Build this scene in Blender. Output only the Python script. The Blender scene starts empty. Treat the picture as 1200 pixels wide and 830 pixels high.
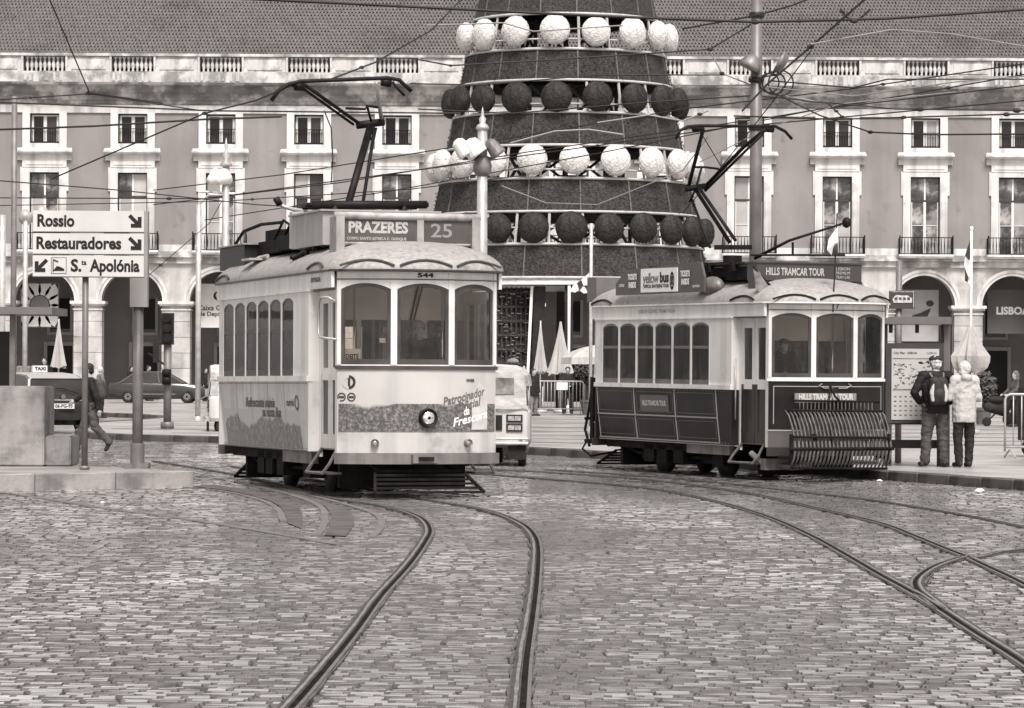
import bpy, bmesh, math, random
import numpy as np
from mathutils import Vector, Matrix
random.seed(7)
SC = bpy.context.scene
COL = SC.collection
PI = math.pi
# ------------------------------------------------------------------ camera
F = 4000.0; HOR = 434.0; CH = 1.65; ROLL = 0.0055
cam = bpy.data.cameras.new('camera'); co = bpy.data.objects.new('camera', cam); COL.objects.link(co)
co.location = (0, 0, CH); co.rotation_euler = (math.radians(90), -ROLL, 0)
cam.sensor_fit = 'HORIZONTAL'; cam.sensor_width = 36; cam.lens = F / 1200 * 36
cam.shift_y = (HOR - 415) / 1200; cam.clip_start = 0.5; cam.clip_end = 3000
SC.camera = co
# ------------------------------------------------------------------ light
SUN_EL, SUN_AZ = math.radians(56), math.radians(170)      # azimuth clockwise from +Y
w = bpy.data.worlds.new('World'); SC.world = w; w.use_nodes = True
nt = w.node_tree; nt.nodes.clear()
sky = nt.nodes.new('ShaderNodeTexSky'); sky.sky_type = 'NISHITA'; sky.sun_disc = False
sky.sun_elevation = SUN_EL; sky.sun_rotation = SUN_AZ; sky.air_density = 1.0; sky.dust_density = 2.0
bw = nt.nodes.new('ShaderNodeRGBToBW'); tint = nt.nodes.new('ShaderNodeMix'); tint.data_type = 'RGBA'; tint.blend_type = 'MULTIPLY'
tint.inputs[0].default_value = 1.0; tint.inputs[7].default_value = (1.0, 0.955, 0.935, 1)
bg = nt.nodes.new('ShaderNodeBackground'); bg.inputs[1].default_value = 0.10
out = nt.nodes.new('ShaderNodeOutputWorld')
nt.links.new(sky.outputs[0], bw.inputs[0]); nt.links.new(bw.outputs[0], tint.inputs[6])
nt.links.new(tint.outputs[2], bg.inputs[0]); nt.links.new(bg.outputs[0], out.inputs[0])
sl = bpy.data.lights.new('sun', 'SUN'); sl.energy = 2.2; sl.angle = math.radians(22); sl.color = (1.0, 0.96, 0.94)
so = bpy.data.objects.new('sun', sl); COL.objects.link(so)
sd = Vector((math.sin(SUN_AZ) * math.cos(SUN_EL), math.cos(SUN_AZ) * math.cos(SUN_EL), math.sin(SUN_EL)))
so.rotation_euler = sd.to_track_quat('Z', 'Y').to_euler(); so.location = (-20, -20, 40)
SC.view_settings.view_transform = 'Standard'; SC.view_settings.look = 'None'
SC.view_settings.exposure = 1.2; SC.view_settings.gamma = 1.0
# ------------------------------------------------------------------ picture <-> place
def P(x, y, D):
    dx, dy = x - 600, HOR - y
    return Vector(((dx - ROLL * dy) / F * D, D, CH + (dy + ROLL * dx) / F * D))
def G(x, y, z=0.0):
    dx, dy = x - 600, HOR - y
    d0 = dy + ROLL * dx
    return P(x, y, F * (z - CH) / d0)
# ------------------------------------------------------------------ materials
MATS = {}
def g(v):
    k = 0.89 + 0.08 * min(v / 0.5, 1)
    return (v, v * k, v * (k - 0.035), 1)
def M(name, v, rough=0.6, metal=0.0, n=(3.0, 0.25), bump=None, spec=0.5, streak=None, stretch=None, rnd=0.0, coat=0.0, dirt=None, tone=0, wet=None):
    if name in MATS: return MATS[name]
    m = bpy.data.materials.new(name); m.use_nodes = True; MATS[name] = m
    t = m.node_tree; N = t.nodes; L = t.links
    b = N['Principled BSDF']
    b.inputs['Roughness'].default_value = rough; b.inputs['Metallic'].default_value = metal
    b.inputs['Specular IOR Level'].default_value = spec if spec != 0.5 else (0.5 if v > 0.25 else 0.15 + v * 1.4); b.inputs['Coat Weight'].default_value = coat
    b.inputs['Coat Roughness'].default_value = 0.15
    tc = N.new('ShaderNodeTexCoord'); mp = N.new('ShaderNodeMapping'); L.new(tc.outputs['Object'], mp.inputs[0])
    if stretch: mp.inputs['Scale'].default_value = stretch
    col = N.new('ShaderNodeRGB'); col.outputs[0].default_value = g(v); cur = col.outputs[0]
    def mul(cur, fac_sock, lo, hi, f0=0.3, f1=0.7):
        r = N.new('ShaderNodeMapRange'); L.new(fac_sock, r.inputs[0])
        r.inputs[1].default_value = f0; r.inputs[2].default_value = f1; r.inputs[3].default_value = lo; r.inputs[4].default_value = hi
        x = N.new('ShaderNodeVectorMath'); x.operation = 'SCALE'; L.new(cur, x.inputs[0]); L.new(r.outputs[0], x.inputs['Scale'])
        return x.outputs[0]
    if n:
        tx = N.new('ShaderNodeTexNoise'); tx.inputs['Scale'].default_value = n[0]; tx.inputs['Detail'].default_value = 6
        L.new(mp.outputs[0], tx.inputs['Vector']); cur = mul(cur, tx.outputs[0], 1 - n[1], 1 + n[1])
    if streak:   # (scale, amount) vertical run marks
        m2 = N.new('ShaderNodeMapping'); m2.inputs['Scale'].default_value = (streak[0], streak[0], streak[0] * 0.08)
        L.new(tc.outputs['Object'], m2.inputs[0])
        ts = N.new('ShaderNodeTexNoise'); ts.inputs['Scale'].default_value = 1; ts.inputs['Detail'].default_value = 5
        L.new(m2.outputs[0], ts.inputs['Vector']); cur = mul(cur, ts.outputs[0], 1 - streak[1], 1.05, 0.35, 0.55)
    if dirt:     # (scale, threshold, darkening) blotches
        td = N.new('ShaderNodeTexNoise'); td.inputs['Scale'].default_value = dirt[0]; td.inputs['Detail'].default_value = 9; td.inputs['Roughness'].default_value = 0.65
        L.new(tc.outputs['Object'], td.inputs['Vector']); cur = mul(cur, td.outputs[0], dirt[2], 1.0, dirt[1] - 0.06, dirt[1] + 0.06)
    if tone:
        at = N.new('ShaderNodeAttribute'); at.attribute_name = 'tone'; cur = mul(cur, at.outputs['Fac'], 1 - tone, 1 + tone, -1, 1)
    if rnd:
        oi = N.new('ShaderNodeObjectInfo'); cur = mul(cur, oi.outputs['Random'], 1 - rnd, 1 + rnd, 0, 1)
    L.new(cur, b.inputs['Base Color'])
    if wet:      # (scale, lowest, highest) roughness of puddled and dry patches
        tw = N.new('ShaderNodeTexNoise'); tw.inputs['Scale'].default_value = wet[0]; tw.inputs['Detail'].default_value = 4; L.new(tc.outputs['Object'], tw.inputs['Vector'])
        rw_ = N.new('ShaderNodeMapRange'); L.new(tw.outputs[0], rw_.inputs[0]); rw_.inputs[1].default_value = .4; rw_.inputs[2].default_value = .6; rw_.inputs[3].default_value = wet[1]; rw_.inputs[4].default_value = wet[2]; L.new(rw_.outputs[0], b.inputs['Roughness'])
    if bump:
        tb = N.new('ShaderNodeTexNoise'); tb.inputs['Scale'].default_value = bump[0]; tb.inputs['Detail'].default_value = 8
        L.new(mp.outputs[0], tb.inputs['Vector'])
        bn = N.new('ShaderNodeBump'); bn.inputs['Strength'].default_value = bump[1]; bn.inputs['Distance'].default_value = bump[2] if len(bump) > 2 else 0.02
        L.new(tb.outputs[0], bn.inputs['Height']); L.new(bn.outputs[0], b.inputs['Normal'])
    return m
def glass_mat(name, tintv=0.55, ior=1.45, rough=0.03, grime_veil=0.0):
    if name in MATS: return MATS[name]
    m = bpy.data.materials.new(name); m.use_nodes = True; MATS[name] = m
    N = m.node_tree.nodes; L = m.node_tree.links; N.clear()
    o = N.new('ShaderNodeOutputMaterial'); mx = N.new('ShaderNodeMixShader'); tr = N.new('ShaderNodeBsdfTransparent'); gl = N.new('ShaderNodeBsdfGlossy')
    fr = N.new('ShaderNodeFresnel'); fr.inputs[0].default_value = ior; gl.inputs['Roughness'].default_value = rough
    tr.inputs[0].default_value = g(tintv); gl.inputs[0].default_value = (0.9, 0.9, 0.9, 1)
    tc = N.new('ShaderNodeTexCoord'); tb = N.new('ShaderNodeTexNoise'); tb.inputs['Scale'].default_value = 2.5
    bn = N.new('ShaderNodeBump'); bn.inputs['Strength'].default_value = 0.15; bn.inputs['Distance'].default_value = 0.02
    L.new(tc.outputs['Object'], tb.inputs['Vector']); L.new(tb.outputs[0], bn.inputs['Height']); L.new(bn.outputs[0], gl.inputs['Normal'])
    L.new(fr.outputs[0], mx.inputs[0]); L.new(tr.outputs[0], mx.inputs[1]); L.new(gl.outputs[0], mx.inputs[2]); L.new(mx.outputs[0], o.inputs[0])
    if grime_veil:    # dust and run marks, also a pale veil painted in for reflections
        df = N.new('ShaderNodeBsdfDiffuse'); df.inputs[0].default_value = g(.5); mp = N.new('ShaderNodeMapping'); mp.inputs['Scale'].default_value = (7, 7, .9); L.new(tc.outputs['Object'], mp.inputs[0])
        tn = N.new('ShaderNodeTexNoise'); tn.inputs['Scale'].default_value = 1.3; tn.inputs['Detail'].default_value = 5; L.new(mp.outputs[0], tn.inputs['Vector'])
        mr = N.new('ShaderNodeMapRange'); L.new(tn.outputs[0], mr.inputs[0]); mr.inputs[1].default_value = .35; mr.inputs[2].default_value = .7; mr.inputs[3].default_value = grime_veil * .15; mr.inputs[4].default_value = grime_veil
        m2 = N.new('ShaderNodeMixShader'); L.new(mr.outputs[0], m2.inputs[0]); L.new(mx.outputs[0], m2.inputs[1]); L.new(df.outputs[0], m2.inputs[2]); L.new(m2.outputs[0], o.inputs[0])
    return m
def lamp_mat(name, v, e):
    m = M(name, v, 0.2, n=None); m.node_tree.nodes['Principled BSDF'].inputs['Emission Color'].default_value = (1, .93, .86, 1)
    m.node_tree.nodes['Principled BSDF'].inputs['Emission Strength'].default_value = e; return m
black = M('black_iron', 0.011, 0.55, n=(8, 0.4), bump=(20, 0.2))
dark = M('dark_paint', 0.022, 0.45, n=(5, 0.3))
steel = M('galvanised_steel', 0.20, 0.5, 0.3, n=(6, 0.2), streak=(8, 0.3))
lsteel = M('light_steel', 0.42, 0.45, 0.3, n=(6, 0.2))
chrome = M('chrome', 0.7, 0.12, 1.0, n=None)
rubber = M('rubber', 0.02, 0.75, n=(15, 0.3))
white = M('white_paint', 0.74, 0.5, n=(4, 0.08), streak=(6, 0.12))
wire_m = M('wire', 0.03, 0.6, n=None)
# ------------------------------------------------------------------ mesh builder
class MB:
    def __init__(s): s.v = []; s.f = []; s.mi = []; s.mats = []
    def add(s, vs, fs, mi=0):
        b = len(s.v); s.v += [tuple(p) for p in vs]; s.f += [tuple(b + i for i in f) for f in fs]; s.mi += [mi] * len(fs); return s
    def box(s, c, d, R=None, mi=0, taper=None):
        x, y, z = d[0] / 2, d[1] / 2, d[2] / 2; tx = taper or 1.0
        vs = [Vector((i * x * (tx if k > 0 else 1), j * y * (tx if k > 0 else 1), k * z)) for k in (-1, 1) for j in (-1, 1) for i in (-1, 1)]
        if R is not None: vs = [R @ p for p in vs]
        c = Vector(c)
        return s.add([p + c for p in vs], [(0, 2, 3, 1), (4, 5, 7, 6), (0, 1, 5, 4), (2, 6, 7, 3), (0, 4, 6, 2), (1, 3, 7, 5)], mi)
    def bb(s, x0, x1, y0, y1, z0, z1, mi=0):
        return s.box(((x0 + x1) / 2, (y0 + y1) / 2, (z0 + z1) / 2), (abs(x1 - x0), abs(y1 - y0), abs(z1 - z0)), mi=mi)
    def beam(s, a, b, wd, hd=None, mi=0, up=(0, 0, 1)):
        a, b = Vector(a), Vector(b); d = b - a; L = d.length
        if L < 1e-6: return s
        d.normalize(); u = Vector(up)
        if abs(d.dot(u)) > 0.98: u = Vector((1, 0, 0))
        sx = d.cross(u).normalized(); sz = sx.cross(d)
        R = Matrix((sx, d, sz)).transposed()
        return s.box((a + b) / 2, (wd, L, hd or wd), R, mi)
    def tube(s, pts, r, n=8, mi=0, cap=True):
        pts = [Vector(p) for p in pts]; rs = r if isinstance(r, (list, tuple)) else [r] * len(pts)
        prev = None; rings = []
        for i, p in enumerate(pts):
            d = (pts[min(i + 1, len(pts) - 1)] - pts[max(i - 1, 0)]).normalized()
            if prev is None:
                a = Vector((0, 0, 1)) if abs(d.z) < 0.9 else Vector((1, 0, 0)); u = d.cross(a).normalized()
            else: u = (prev - d * prev.dot(d)).normalized()
            prev = u; v = d.cross(u)
            rings.append([p + (u * math.cos(2 * PI * k / n) + v * math.sin(2 * PI * k / n)) * rs[i] for k in range(n)])
        vs = [q for rg in rings for q in rg]; fs = []
        for i in range(len(pts) - 1):
            for k in range(n):
                a, b = i * n + k, i * n + (k + 1) % n; fs.append((a, b, b + n, a + n))
        if cap: fs.append(tuple(range(n))[::-1]); fs.append(tuple((len(pts) - 1) * n + k for k in range(n)))
        return s.add(vs, fs, mi)
    def lathe(s, prof, c=(0, 0, 0), n=16, axis='z', mi=0, R=None):
        vs = []; c = Vector(c)
        for (r, h) in prof:
            for k in range(n):
                a = 2 * PI * k / n; p = Vector((r * math.cos(a), r * math.sin(a), h))
                if axis == 'y': p = Vector((p.x, p.z, p.y))
                if axis == 'x': p = Vector((p.z, p.x, p.y))
                if R is not None: p = R @ p
                vs.append(p + c)
        fs = [(i * n + k, i * n + (k + 1) % n, (i + 1) * n + (k + 1) % n, (i + 1) * n + k) for i in range(len(prof) - 1) for k in range(n)]
        fs.append(tuple(range(n))[::-1]); fs.append(tuple((len(prof) - 1) * n + k for k in range(n)))
        return s.add(vs, fs, mi)
    def ell(s, c, r, nu=12, nv=8, mi=0, R=None, jit=0):
        vs = []; c = Vector(c)
        for j in range(nv + 1):
            t = PI * j / nv
            for k in range(nu):
                a = 2 * PI * k / nu; q = 1 + random.uniform(-jit, jit)
                p = Vector((r[0] * math.sin(t) * math.cos(a) * q, r[1] * math.sin(t) * math.sin(a) * q, r[2] * math.cos(t) * q))
                if R is not None: p = R @ p
                vs.append(p + c)
        return s.add(vs, [(j * nu + k, j * nu + (k + 1) % nu, (j + 1) * nu + (k + 1) % nu, (j + 1) * nu + k) for j in range(nv) for k in range(nu)], mi)
    def prism(s, poly, fn0, fn1, mi=0):
        n = len(poly); vs = [fn0(*p) for p in poly] + [fn1(*p) for p in poly]
        fs = [tuple(range(n))[::-1], tuple(range(n, 2 * n))] + [(i, (i + 1) % n, n + (i + 1) % n, n + i) for i in range(n)]
        return s.add(vs, fs, mi)
    def mapbox(s, fn, u0, u1, z0, z1, o0, o1, nu=1, nz=1, mi=0, ztop=None, zbot=None):
        # a slab on a curved wall: fn(u, z, off) -> point; ztop / zbot are optional functions of u
        n1 = nu + 1; vs = []
        for o in (o0, o1):
            for j in range(nz + 1):
                for i in range(n1):
                    u = u0 + (u1 - u0) * i / nu; a = zbot(u) if zbot else z0; b = ztop(u) if ztop else z1
                    vs.append(fn(u, a + (b - a) * j / nz, o))
        S = n1 * (nz + 1); fs = []
        for j in range(nz):
            for i in range(nu):
                a = j * n1 + i; fs.append((a, a + n1, a + n1 + 1, a + 1)); fs.append((S + a, S + a + 1, S + a + n1 + 1, S + a + n1))
        for i in range(nu):
            fs.append((i, i + 1, S + i + 1, S + i)); t = nz * n1 + i; fs.append((t, S + t, S + t + 1, t + 1))
        for j in range(nz):
            a = j * n1; fs.append((a, S + a, S + a + n1, a + n1)); a += nu; fs.append((a, a + n1, S + a + n1, S + a))
        return s.add(vs, fs, mi)
    def grid(s, fn, us, zs, mi=0):
        n = len(us); vs = [fn(u, z) for z in zs for u in us]
        return s.add(vs, [(j * n + i, j * n + i + 1, (j + 1) * n + i + 1, (j + 1) * n + i) for j in range(len(zs) - 1) for i in range(n - 1)], mi)
    def mesh(s, name, mat, smooth=False):
        me = bpy.data.meshes.new(name); me.from_pydata(s.v, [], s.f)
        ms = mat if isinstance(mat, (list, tuple)) else [mat]
        for m in ms: me.materials.append(m)
        if len(ms) > 1: me.polygons.foreach_set('material_index', s.mi)
        if smooth: me.polygons.foreach_set('use_smooth', [True] * len(s.f))
        bm = bmesh.new(); bm.from_mesh(me); bmesh.ops.recalc_face_normals(bm, faces=bm.faces); bm.to_mesh(me); bm.free()
        me.update(); return me
    def build(s, name, mat, parent=None, smooth=False, **kw):
        return link(name, s.mesh(name, mat, smooth), parent, **kw)
def link(name, me, parent=None, loc=None, rz=0, label=None, cat=None, group=None, kind=None):
    o = bpy.data.objects.new(name, me); COL.objects.link(o)
    if parent is not None: o.parent = parent
    if loc is not None: o.location = loc
    if rz: o.rotation_euler = (0, 0, rz)
    if label: o['label'] = label
    if cat: o['category'] = cat
    if group: o['group'] = group
    if kind: o['kind'] = kind
    return o
def thing(name, label, cat, loc=(0, 0, 0), rz=0, group=None):
    return link(name, None, None, loc, rz, label, cat, group)
def copy_tree(o, parent=None, label=None):
    c = o.copy(); COL.objects.link(c); c.parent = parent
    if label: c['label'] = label
    for ch in list(o.children): copy_tree(ch, c)
    return c
def auto_smooth(me, ang=40):
    me.polygons.foreach_set('use_smooth', [True] * len(me.polygons))
    try: me.set_sharp_from_angle(angle=math.radians(ang))
    except Exception: pass
def text_geo(body, size, bold=0.0, align='CENTER', space=1.0, shear=0.0):
    cu = bpy.data.curves.new('t', 'FONT'); cu.body = body; cu.size = size; cu.align_x = align; cu.align_y = 'CENTER'
    cu.offset = bold; cu.space_character = space; cu.resolution_u = 3; cu.shear = shear; cu.extrude = 0
    o = bpy.data.objects.new('t', cu); COL.objects.link(o); dg = bpy.context.evaluated_depsgraph_get()
    me = bpy.data.meshes.new_from_object(o.evaluated_get(dg)); bpy.data.objects.remove(o)
    vs = [tuple(v.co) for v in me.vertices]; fs = [tuple(p.vertices) for p in me.polygons]; bpy.data.meshes.remove(me)
    return vs, fs
def put_text(name, body, size, fn, mat, parent, bold=0.0, wx=None, align='CENTER', space=1.0, shear=0.0, rot=0.0):
    # fn(u, z) -> point just in front of the surface; wx scales the text to a total width
    vs, fs = text_geo(body, size, bold, align, space, shear)
    if not vs: return None
    k = 1.0
    if wx: k = wx / (max(v[0] for v in vs) - min(v[0] for v in vs))
    c, s_ = math.cos(rot), math.sin(rot)
    mb = MB(); mb.add([fn(v[0] * k * c - v[1] * s_, v[0] * k * s_ + v[1] * c) for v in vs], fs)
    me = bpy.data.meshes.new(name); me.from_pydata(mb.v, [], mb.f); me.materials.append(mat); me.update()
    return link(name, me, parent)
def flat(o, ux, uz, off=Vector((0, 0, 0))):
    o, ux, uz = Vector(o), Vector(ux), Vector(uz)
    return lambda u, z: o + ux * u + uz * z + off
def wrinkle(me, amp, sc, stretch=(1, 1, 1)):
    from mathutils import noise as mn
    ns = [v.normal.copy() for v in me.vertices]
    for v, n_ in zip(me.vertices, ns):
        p = Vector((v.co.x * sc * stretch[0], v.co.y * sc * stretch[1], v.co.z * sc * stretch[2])); v.co += n_ * amp * (mn.noise(p) + .5 * mn.noise(p * 2.3))
    me.update(); return me
# organic solids: overlapping tapered capsules fused into one skin
def blob_mesh(name, parts, voxel, mat, smooth=2):
    mb = MB()
    for p in parts:
        if p[0] == 'e':
            mb.ell(p[1], p[2], 14, 10, R=(p[3] if len(p) > 3 else None))
        else:
            _, a, b, r0, r1 = p; a, b = Vector(a), Vector(b)
            mb.tube([a, b], [r0, r1], 12); mb.ell(a, (r0,) * 3, 12, 8); mb.ell(b, (r1,) * 3, 12, 8)
    me = mb.mesh(name, mat); o = bpy.data.objects.new('tmp', me); COL.objects.link(o)
    md = o.modifiers.new('r', 'REMESH'); md.mode = 'VOXEL'; md.voxel_size = voxel; md.use_smooth_shade = True
    if smooth: sm = o.modifiers.new('s', 'SMOOTH'); sm.iterations = smooth; sm.factor = 0.5
    dg = bpy.context.evaluated_depsgraph_get(); r = bpy.data.meshes.new_from_object(o.evaluated_get(dg))
    bpy.data.objects.remove(o); bpy.data.meshes.remove(me); r.name = name
    if not r.materials: r.materials.append(mat)
    return r
# ================================================================== GROUND
road_m = M('wet_road', 0.27, 0.25, n=(2.5, 0.45), bump=(7, 1.0, 0.05), stretch=(.35, .6, 1), spec=0.6, dirt=(0.25, 0.5, 0.7))
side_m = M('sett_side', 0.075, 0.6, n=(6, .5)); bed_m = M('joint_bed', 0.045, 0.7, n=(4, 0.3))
sett_m = M('granite_sett', 0.29, 0.4, wet=(.35, .06, .3), n=(9, 0.4), bump=(10, .45, 0.015), spec=1.0, coat=.8, dirt=(0.45, 0.47, 0.62), rnd=0.2, tone=0.5)
sett_d = M('granite_sett_dark', 0.17, 0.4, wet=(.35, .06, .28), n=(9, 0.4), bump=(10, .45, 0.015), spec=1.0, coat=.8, dirt=(0.6, 0.47, 0.62), rnd=0.2, tone=0.5)
sett_l = M('granite_sett_light', 0.44, 0.4, wet=(.35, .1, .4), n=(9, 0.35), bump=(10, .45, 0.015), spec=1.0, coat=.8, dirt=(0.45, 0.45, 0.65), rnd=0.2, tone=0.4)
plaza_m = M('limestone_paving', 0.36, 0.34, n=(1.0, 0.25), bump=(7, 0.6, 0.03), spec=0.5, dirt=(0.3, 0.47, 0.72))
kerb_m = M('kerb_stone', 0.085, 0.65, n=(4, 0.25), bump=(25, 0.3), streak=(3, 0.3), dirt=(1.5, 0.45, 0.7))
FARROW = 86.0
def sheet(name, poly, z, mat, th=0.0, parent=None, **kw):
    mb = MB()
    if th: mb.prism(poly, lambda x, y: (x, y, z - th), lambda x, y: (x, y, z))
    else: mb.add([(x, y, z) for x, y in poly], [tuple(range(len(poly)))])
    return mb.build(name, mat, parent, **kw)
mb = MB(); mb.add([(-600, -60, -.03), (600, -60, -.03), (600, 900, -.03), (-600, 900, -.03)], [(0, 1, 2, 3)])
ground = mb.build('ground', road_m, kind='structure')
road = sheet('road', [(-90, FARROW), (90, FARROW), (90, 166), (-90, 166)], -0.004, road_m, kind='structure')
cob = sheet('cobbled_road', [(-14, 9), (14, 9), (20, FARROW), (-34, FARROW)], -0.024, bed_m, kind='structure')
# --- rails (picture points on the ground, smoothed into curves)
def smooth_path(pts, step=0.35):
    P_ = [Vector(p) for p in pts]; Q = [P_[0] * 2 - P_[1]] + P_ + [P_[-1] * 2 - P_[-2]]; out = []
    for i in range(1, len(Q) - 2):
        a, b, c, d = Q[i - 1:i + 3]; n = max(1, int((c - b).length / step))
        for k in range(n):
            t = k / n
            out.append(0.5 * ((2 * b) + (c - a) * t + (2 * a - 5 * b + 4 * c - d) * t * t + (3 * b - a - 3 * c + d) * t ** 3))
    out.append(P_[-1]); return out
def gp(lst): return smooth_path([Vector((G(x, y).x, G(x, y).y, 0)) for x, y in lst])
R1L = [(302, 860), (333, 830), (372, 786), (410, 740), (440, 700), (473, 664), (492, 638), (499, 622), (489, 608), (460, 597), (427, 590.5), (400, 587), (370, 581), (330, 570), (270, 556), (180, 541)]
R1R = [(598, 870), (602, 830), (608, 773), (617, 720), (623, 677), (625, 643), (620, 627), (607, 615), (580, 603), (547, 594.5), (507, 588), (470, 581), (410, 570), (350, 560), (270, 547)]
R2A = [(480, 553), (560, 556), (642, 562), (763, 573), (840, 588), (902, 606), (955, 629), (997, 652), (1035, 674), (1070, 693), (1101, 711), (1147, 741), (1200, 774), (1290, 836), (1500, 990)]
R2B = [(540, 549), (640, 554), (763, 563), (870, 577), (955, 595), (1035, 614), (1073, 628), (1115, 645), (1138, 654), (1164, 666), (1200, 683), (1300, 735), (1600, 900)]
R3A = [(642, 551), (763, 559), (850, 567), (955, 579), (1031, 588), (1129, 604), (1200, 618), (1300, 640), (1700, 735)]
BR1 = [(1136, 653), (1103, 664), (1082, 678), (1080, 690), (1094, 703), (1110, 716)]
BR2 = [(1700, 592), (1300, 632), (1200, 645), (1175, 648), (1156, 653), (1140, 656)]
OLD1 = [(0, 577), (60, 586), (130, 597), (200, 606), (290, 620), (400, 639)]
rails = [('tram_rail', gp(R1L), 'left grooved rail of the curve leading to the cream tram', True),
         ('tram_rail', gp(R1R), 'right grooved rail of the curve leading to the cream tram', True),
         ('tram_rail', gp(R2A), 'near grooved rail running diagonally to the lower right edge', True),
         ('tram_rail', gp(R2B), 'far grooved rail of the diagonal track at right', True),
         ('tram_rail', gp(R3A), 'thin bright rail passing in front of the dark tram', False),
         ('tram_rail', gp(BR1), 'short curved switch rail joining the two diagonal rails', True),
         ('tram_rail', gp(BR2), 'branch rail leaving the switch toward the right edge', False)]
rail_d = M('rail_rust', 0.06, 0.7, 0.1, n=(9, 0.5), bump=(30, .4)); rail_m = M('rail_steel', 0.3, 0.3, 0.6, n=(7, 0.5), bump=(30, 0.2)); groove_m = M('rail_groove', 0.015, 1.0, spec=.05, n=(9, 0.7)); lip_m = M('rail_lip', 0.16, 0.5, 0.4, n=(9, 0.4))
asph_m = M('patch_asphalt', 0.10, 0.75, n=(3, 0.4), bump=(30, 0.8), spec=0.15)
def strip(mb, pts, o0, o1, z0, z1, mi=0, jit=0.0):
    vs = []
    for i, p in enumerate(pts):
        d = (pts[min(i + 1, len(pts) - 1)] - pts[max(i - 1, 0)]).normalized(); nrm = Vector((d.y, -d.x, 0))
        a = o0 + random.uniform(-jit, jit); b = o1 + random.uniform(-jit, jit)
        vs += [p + nrm * a + Vector((0, 0, z0)), p + nrm * b + Vector((0, 0, z0)), p + nrm * b + Vector((0, 0, z1)), p + nrm * a + Vector((0, 0, z1))]
    fs = []
    for i in range(len(pts) - 1):
        for k in range(4): a, b = i * 4 + k, i * 4 + (k + 1) % 4; fs.append((a, b, b + 4, a + 4))
    fs += [(0, 1, 2, 3), tuple(len(vs) - 4 + k for k in (3, 2, 1, 0))]
    mb.add(vs, fs, mi)
railpts = []
for nme, pts, lab, full in rails:
    for a, b in zip(pts, pts[1:]):
        n = max(1, int((b - a).length / 0.12))
        for k in range(n): railpts.append(a + (b - a) * k / n)
    s_ = .88 if full else 0.62
    r = thing(nme, lab, 'rail', group='grooved tram rails in the cobbles')
    mb = MB(); strip(mb, pts, -0.028 * s_, 0.032 * s_, -0.02, 0.015); rh = mb.build('rail_head', rail_d, r); mb = MB(); strip(mb, pts, -0.004 * s_, 0.018 * s_, 0.0151, 0.0185, jit=.003); mb.build('polished_band', rail_m, rh)
    mb = MB(); strip(mb, pts, 0.0325 * s_, 0.070 * s_, -0.021, 0.0075); mb.build('groove', groove_m, r)
    mb = MB(); strip(mb, pts, 0.0705 * s_, 0.094 * s_, -0.02, 0.015); mb.build('guard_lip', lip_m, r)
    mb = MB(); strip(mb, pts, -0.045 * s_, -0.0285 * s_, -0.021, 0.008, jit=0.012); strip(mb, pts, 0.0945 * s_, 0.108 * s_, -0.021, 0.008, jit=0.009); mb.build('asphalt_seam', asph_m, r)
# seam line crossing the cobbles at left (old covered rail) and asphalt patches under the cream tram
seam = gp(OLD1)
mb = MB(); strip(mb, seam, -0.06, 0.06, -0.02, 0.0075, jit=0.015); mb.build('pavement_seam', M('concrete_seam', 0.14, 0.7, n=(3, 0.3), bump=(20, .4)), kind='structure')
seam2 = gp([(215, 571), (262, 576), (305, 586), (325, 597), (333, 612)]); seam3 = gp([(280, 566), (340, 580), (375, 594), (380, 612), (372, 628)]); seam4 = gp([(330, 572), (400, 590), (440, 603), (447, 616), (436, 630)])
for sm, lb in ((seam2, 0), (seam3, 0), (seam4, 0)):
    mb = MB(); strip(mb, sm, -0.04, 0.04, -0.02, 0.0085, jit=0.008); mb.build('pavement_seam', MATS['concrete_seam'], kind='structure')
patch = MB()
for a_, b_ in ((seam2, seam3), (seam3, seam4)):
    n = 14; vs = []
    for i in range(n + 1):
        p = a_[int(i * (len(a_) - 1) / n)]; q = b_[int(i * (len(b_) - 1) / n)]
        d = (q - p); vs += [p + d * 0.12, p + d * 0.52]
    patch.add([(v.x, v.y, 0.007) for v in vs], [(2 * i, 2 * i + 1, 2 * i + 3, 2 * i + 2) for i in range(n)])
patch.build('asphalt_patch', asph_m, kind='structure')
skip_pts = np.array([(p.x, p.y) for p in railpts + seam + seam2 + seam3 + seam4]); 
grid_set = {}
for p in skip_pts: grid_set.setdefault((int(p[0] // 0.5), int(p[1] // 0.5)), []).append(p)
def near_rail(x, y, r):
    a, b = int(x // 0.5), int(y // 0.5)
    for i in (a - 1, a, a + 1):
        for j in (b - 1, b, b + 1):
            for q in grid_set.get((i, j), ()):
                if (q[0] - x) ** 2 / (r * r) + (q[1] - y) ** 2 / (r * r * 0.7) < 1: return True
    return False
# plaza kerb line
KL = [(-60, 150), (-15.5, 118), (-11.5, 92), (-9.6, 79.5), (-4, 74.5), (0.3, 67.5), (3.4, 59.5), (5.7, 52.6), (7.25, 48.3), (9.6, 41), (12.5, 33), (15, 27)]
KP = smooth_path([Vector((x, y, 0)) for x, y in KL], 0.9)
def in_plaza(x, y):
    # right / far side of the kerb line
    for a, b in zip(KP, KP[1:]):
        if b.y <= y <= a.y:
            t = (a.y - y) / (a.y - b.y + 1e-9); return x > a.x + (b.x - a.x) * t - 0.02
    return y > 150
PZ = 0.13
poly = [(p.x, p.y) for p in KP]
poly = [(p[0] + 0.02, p[1] + 0.02) for p in poly] + [(80, 27), (80, 166), (-60, 166)]
plaza = sheet('plaza_pavement', poly, PZ, plaza_m, 0.16, kind='structure')
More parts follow.
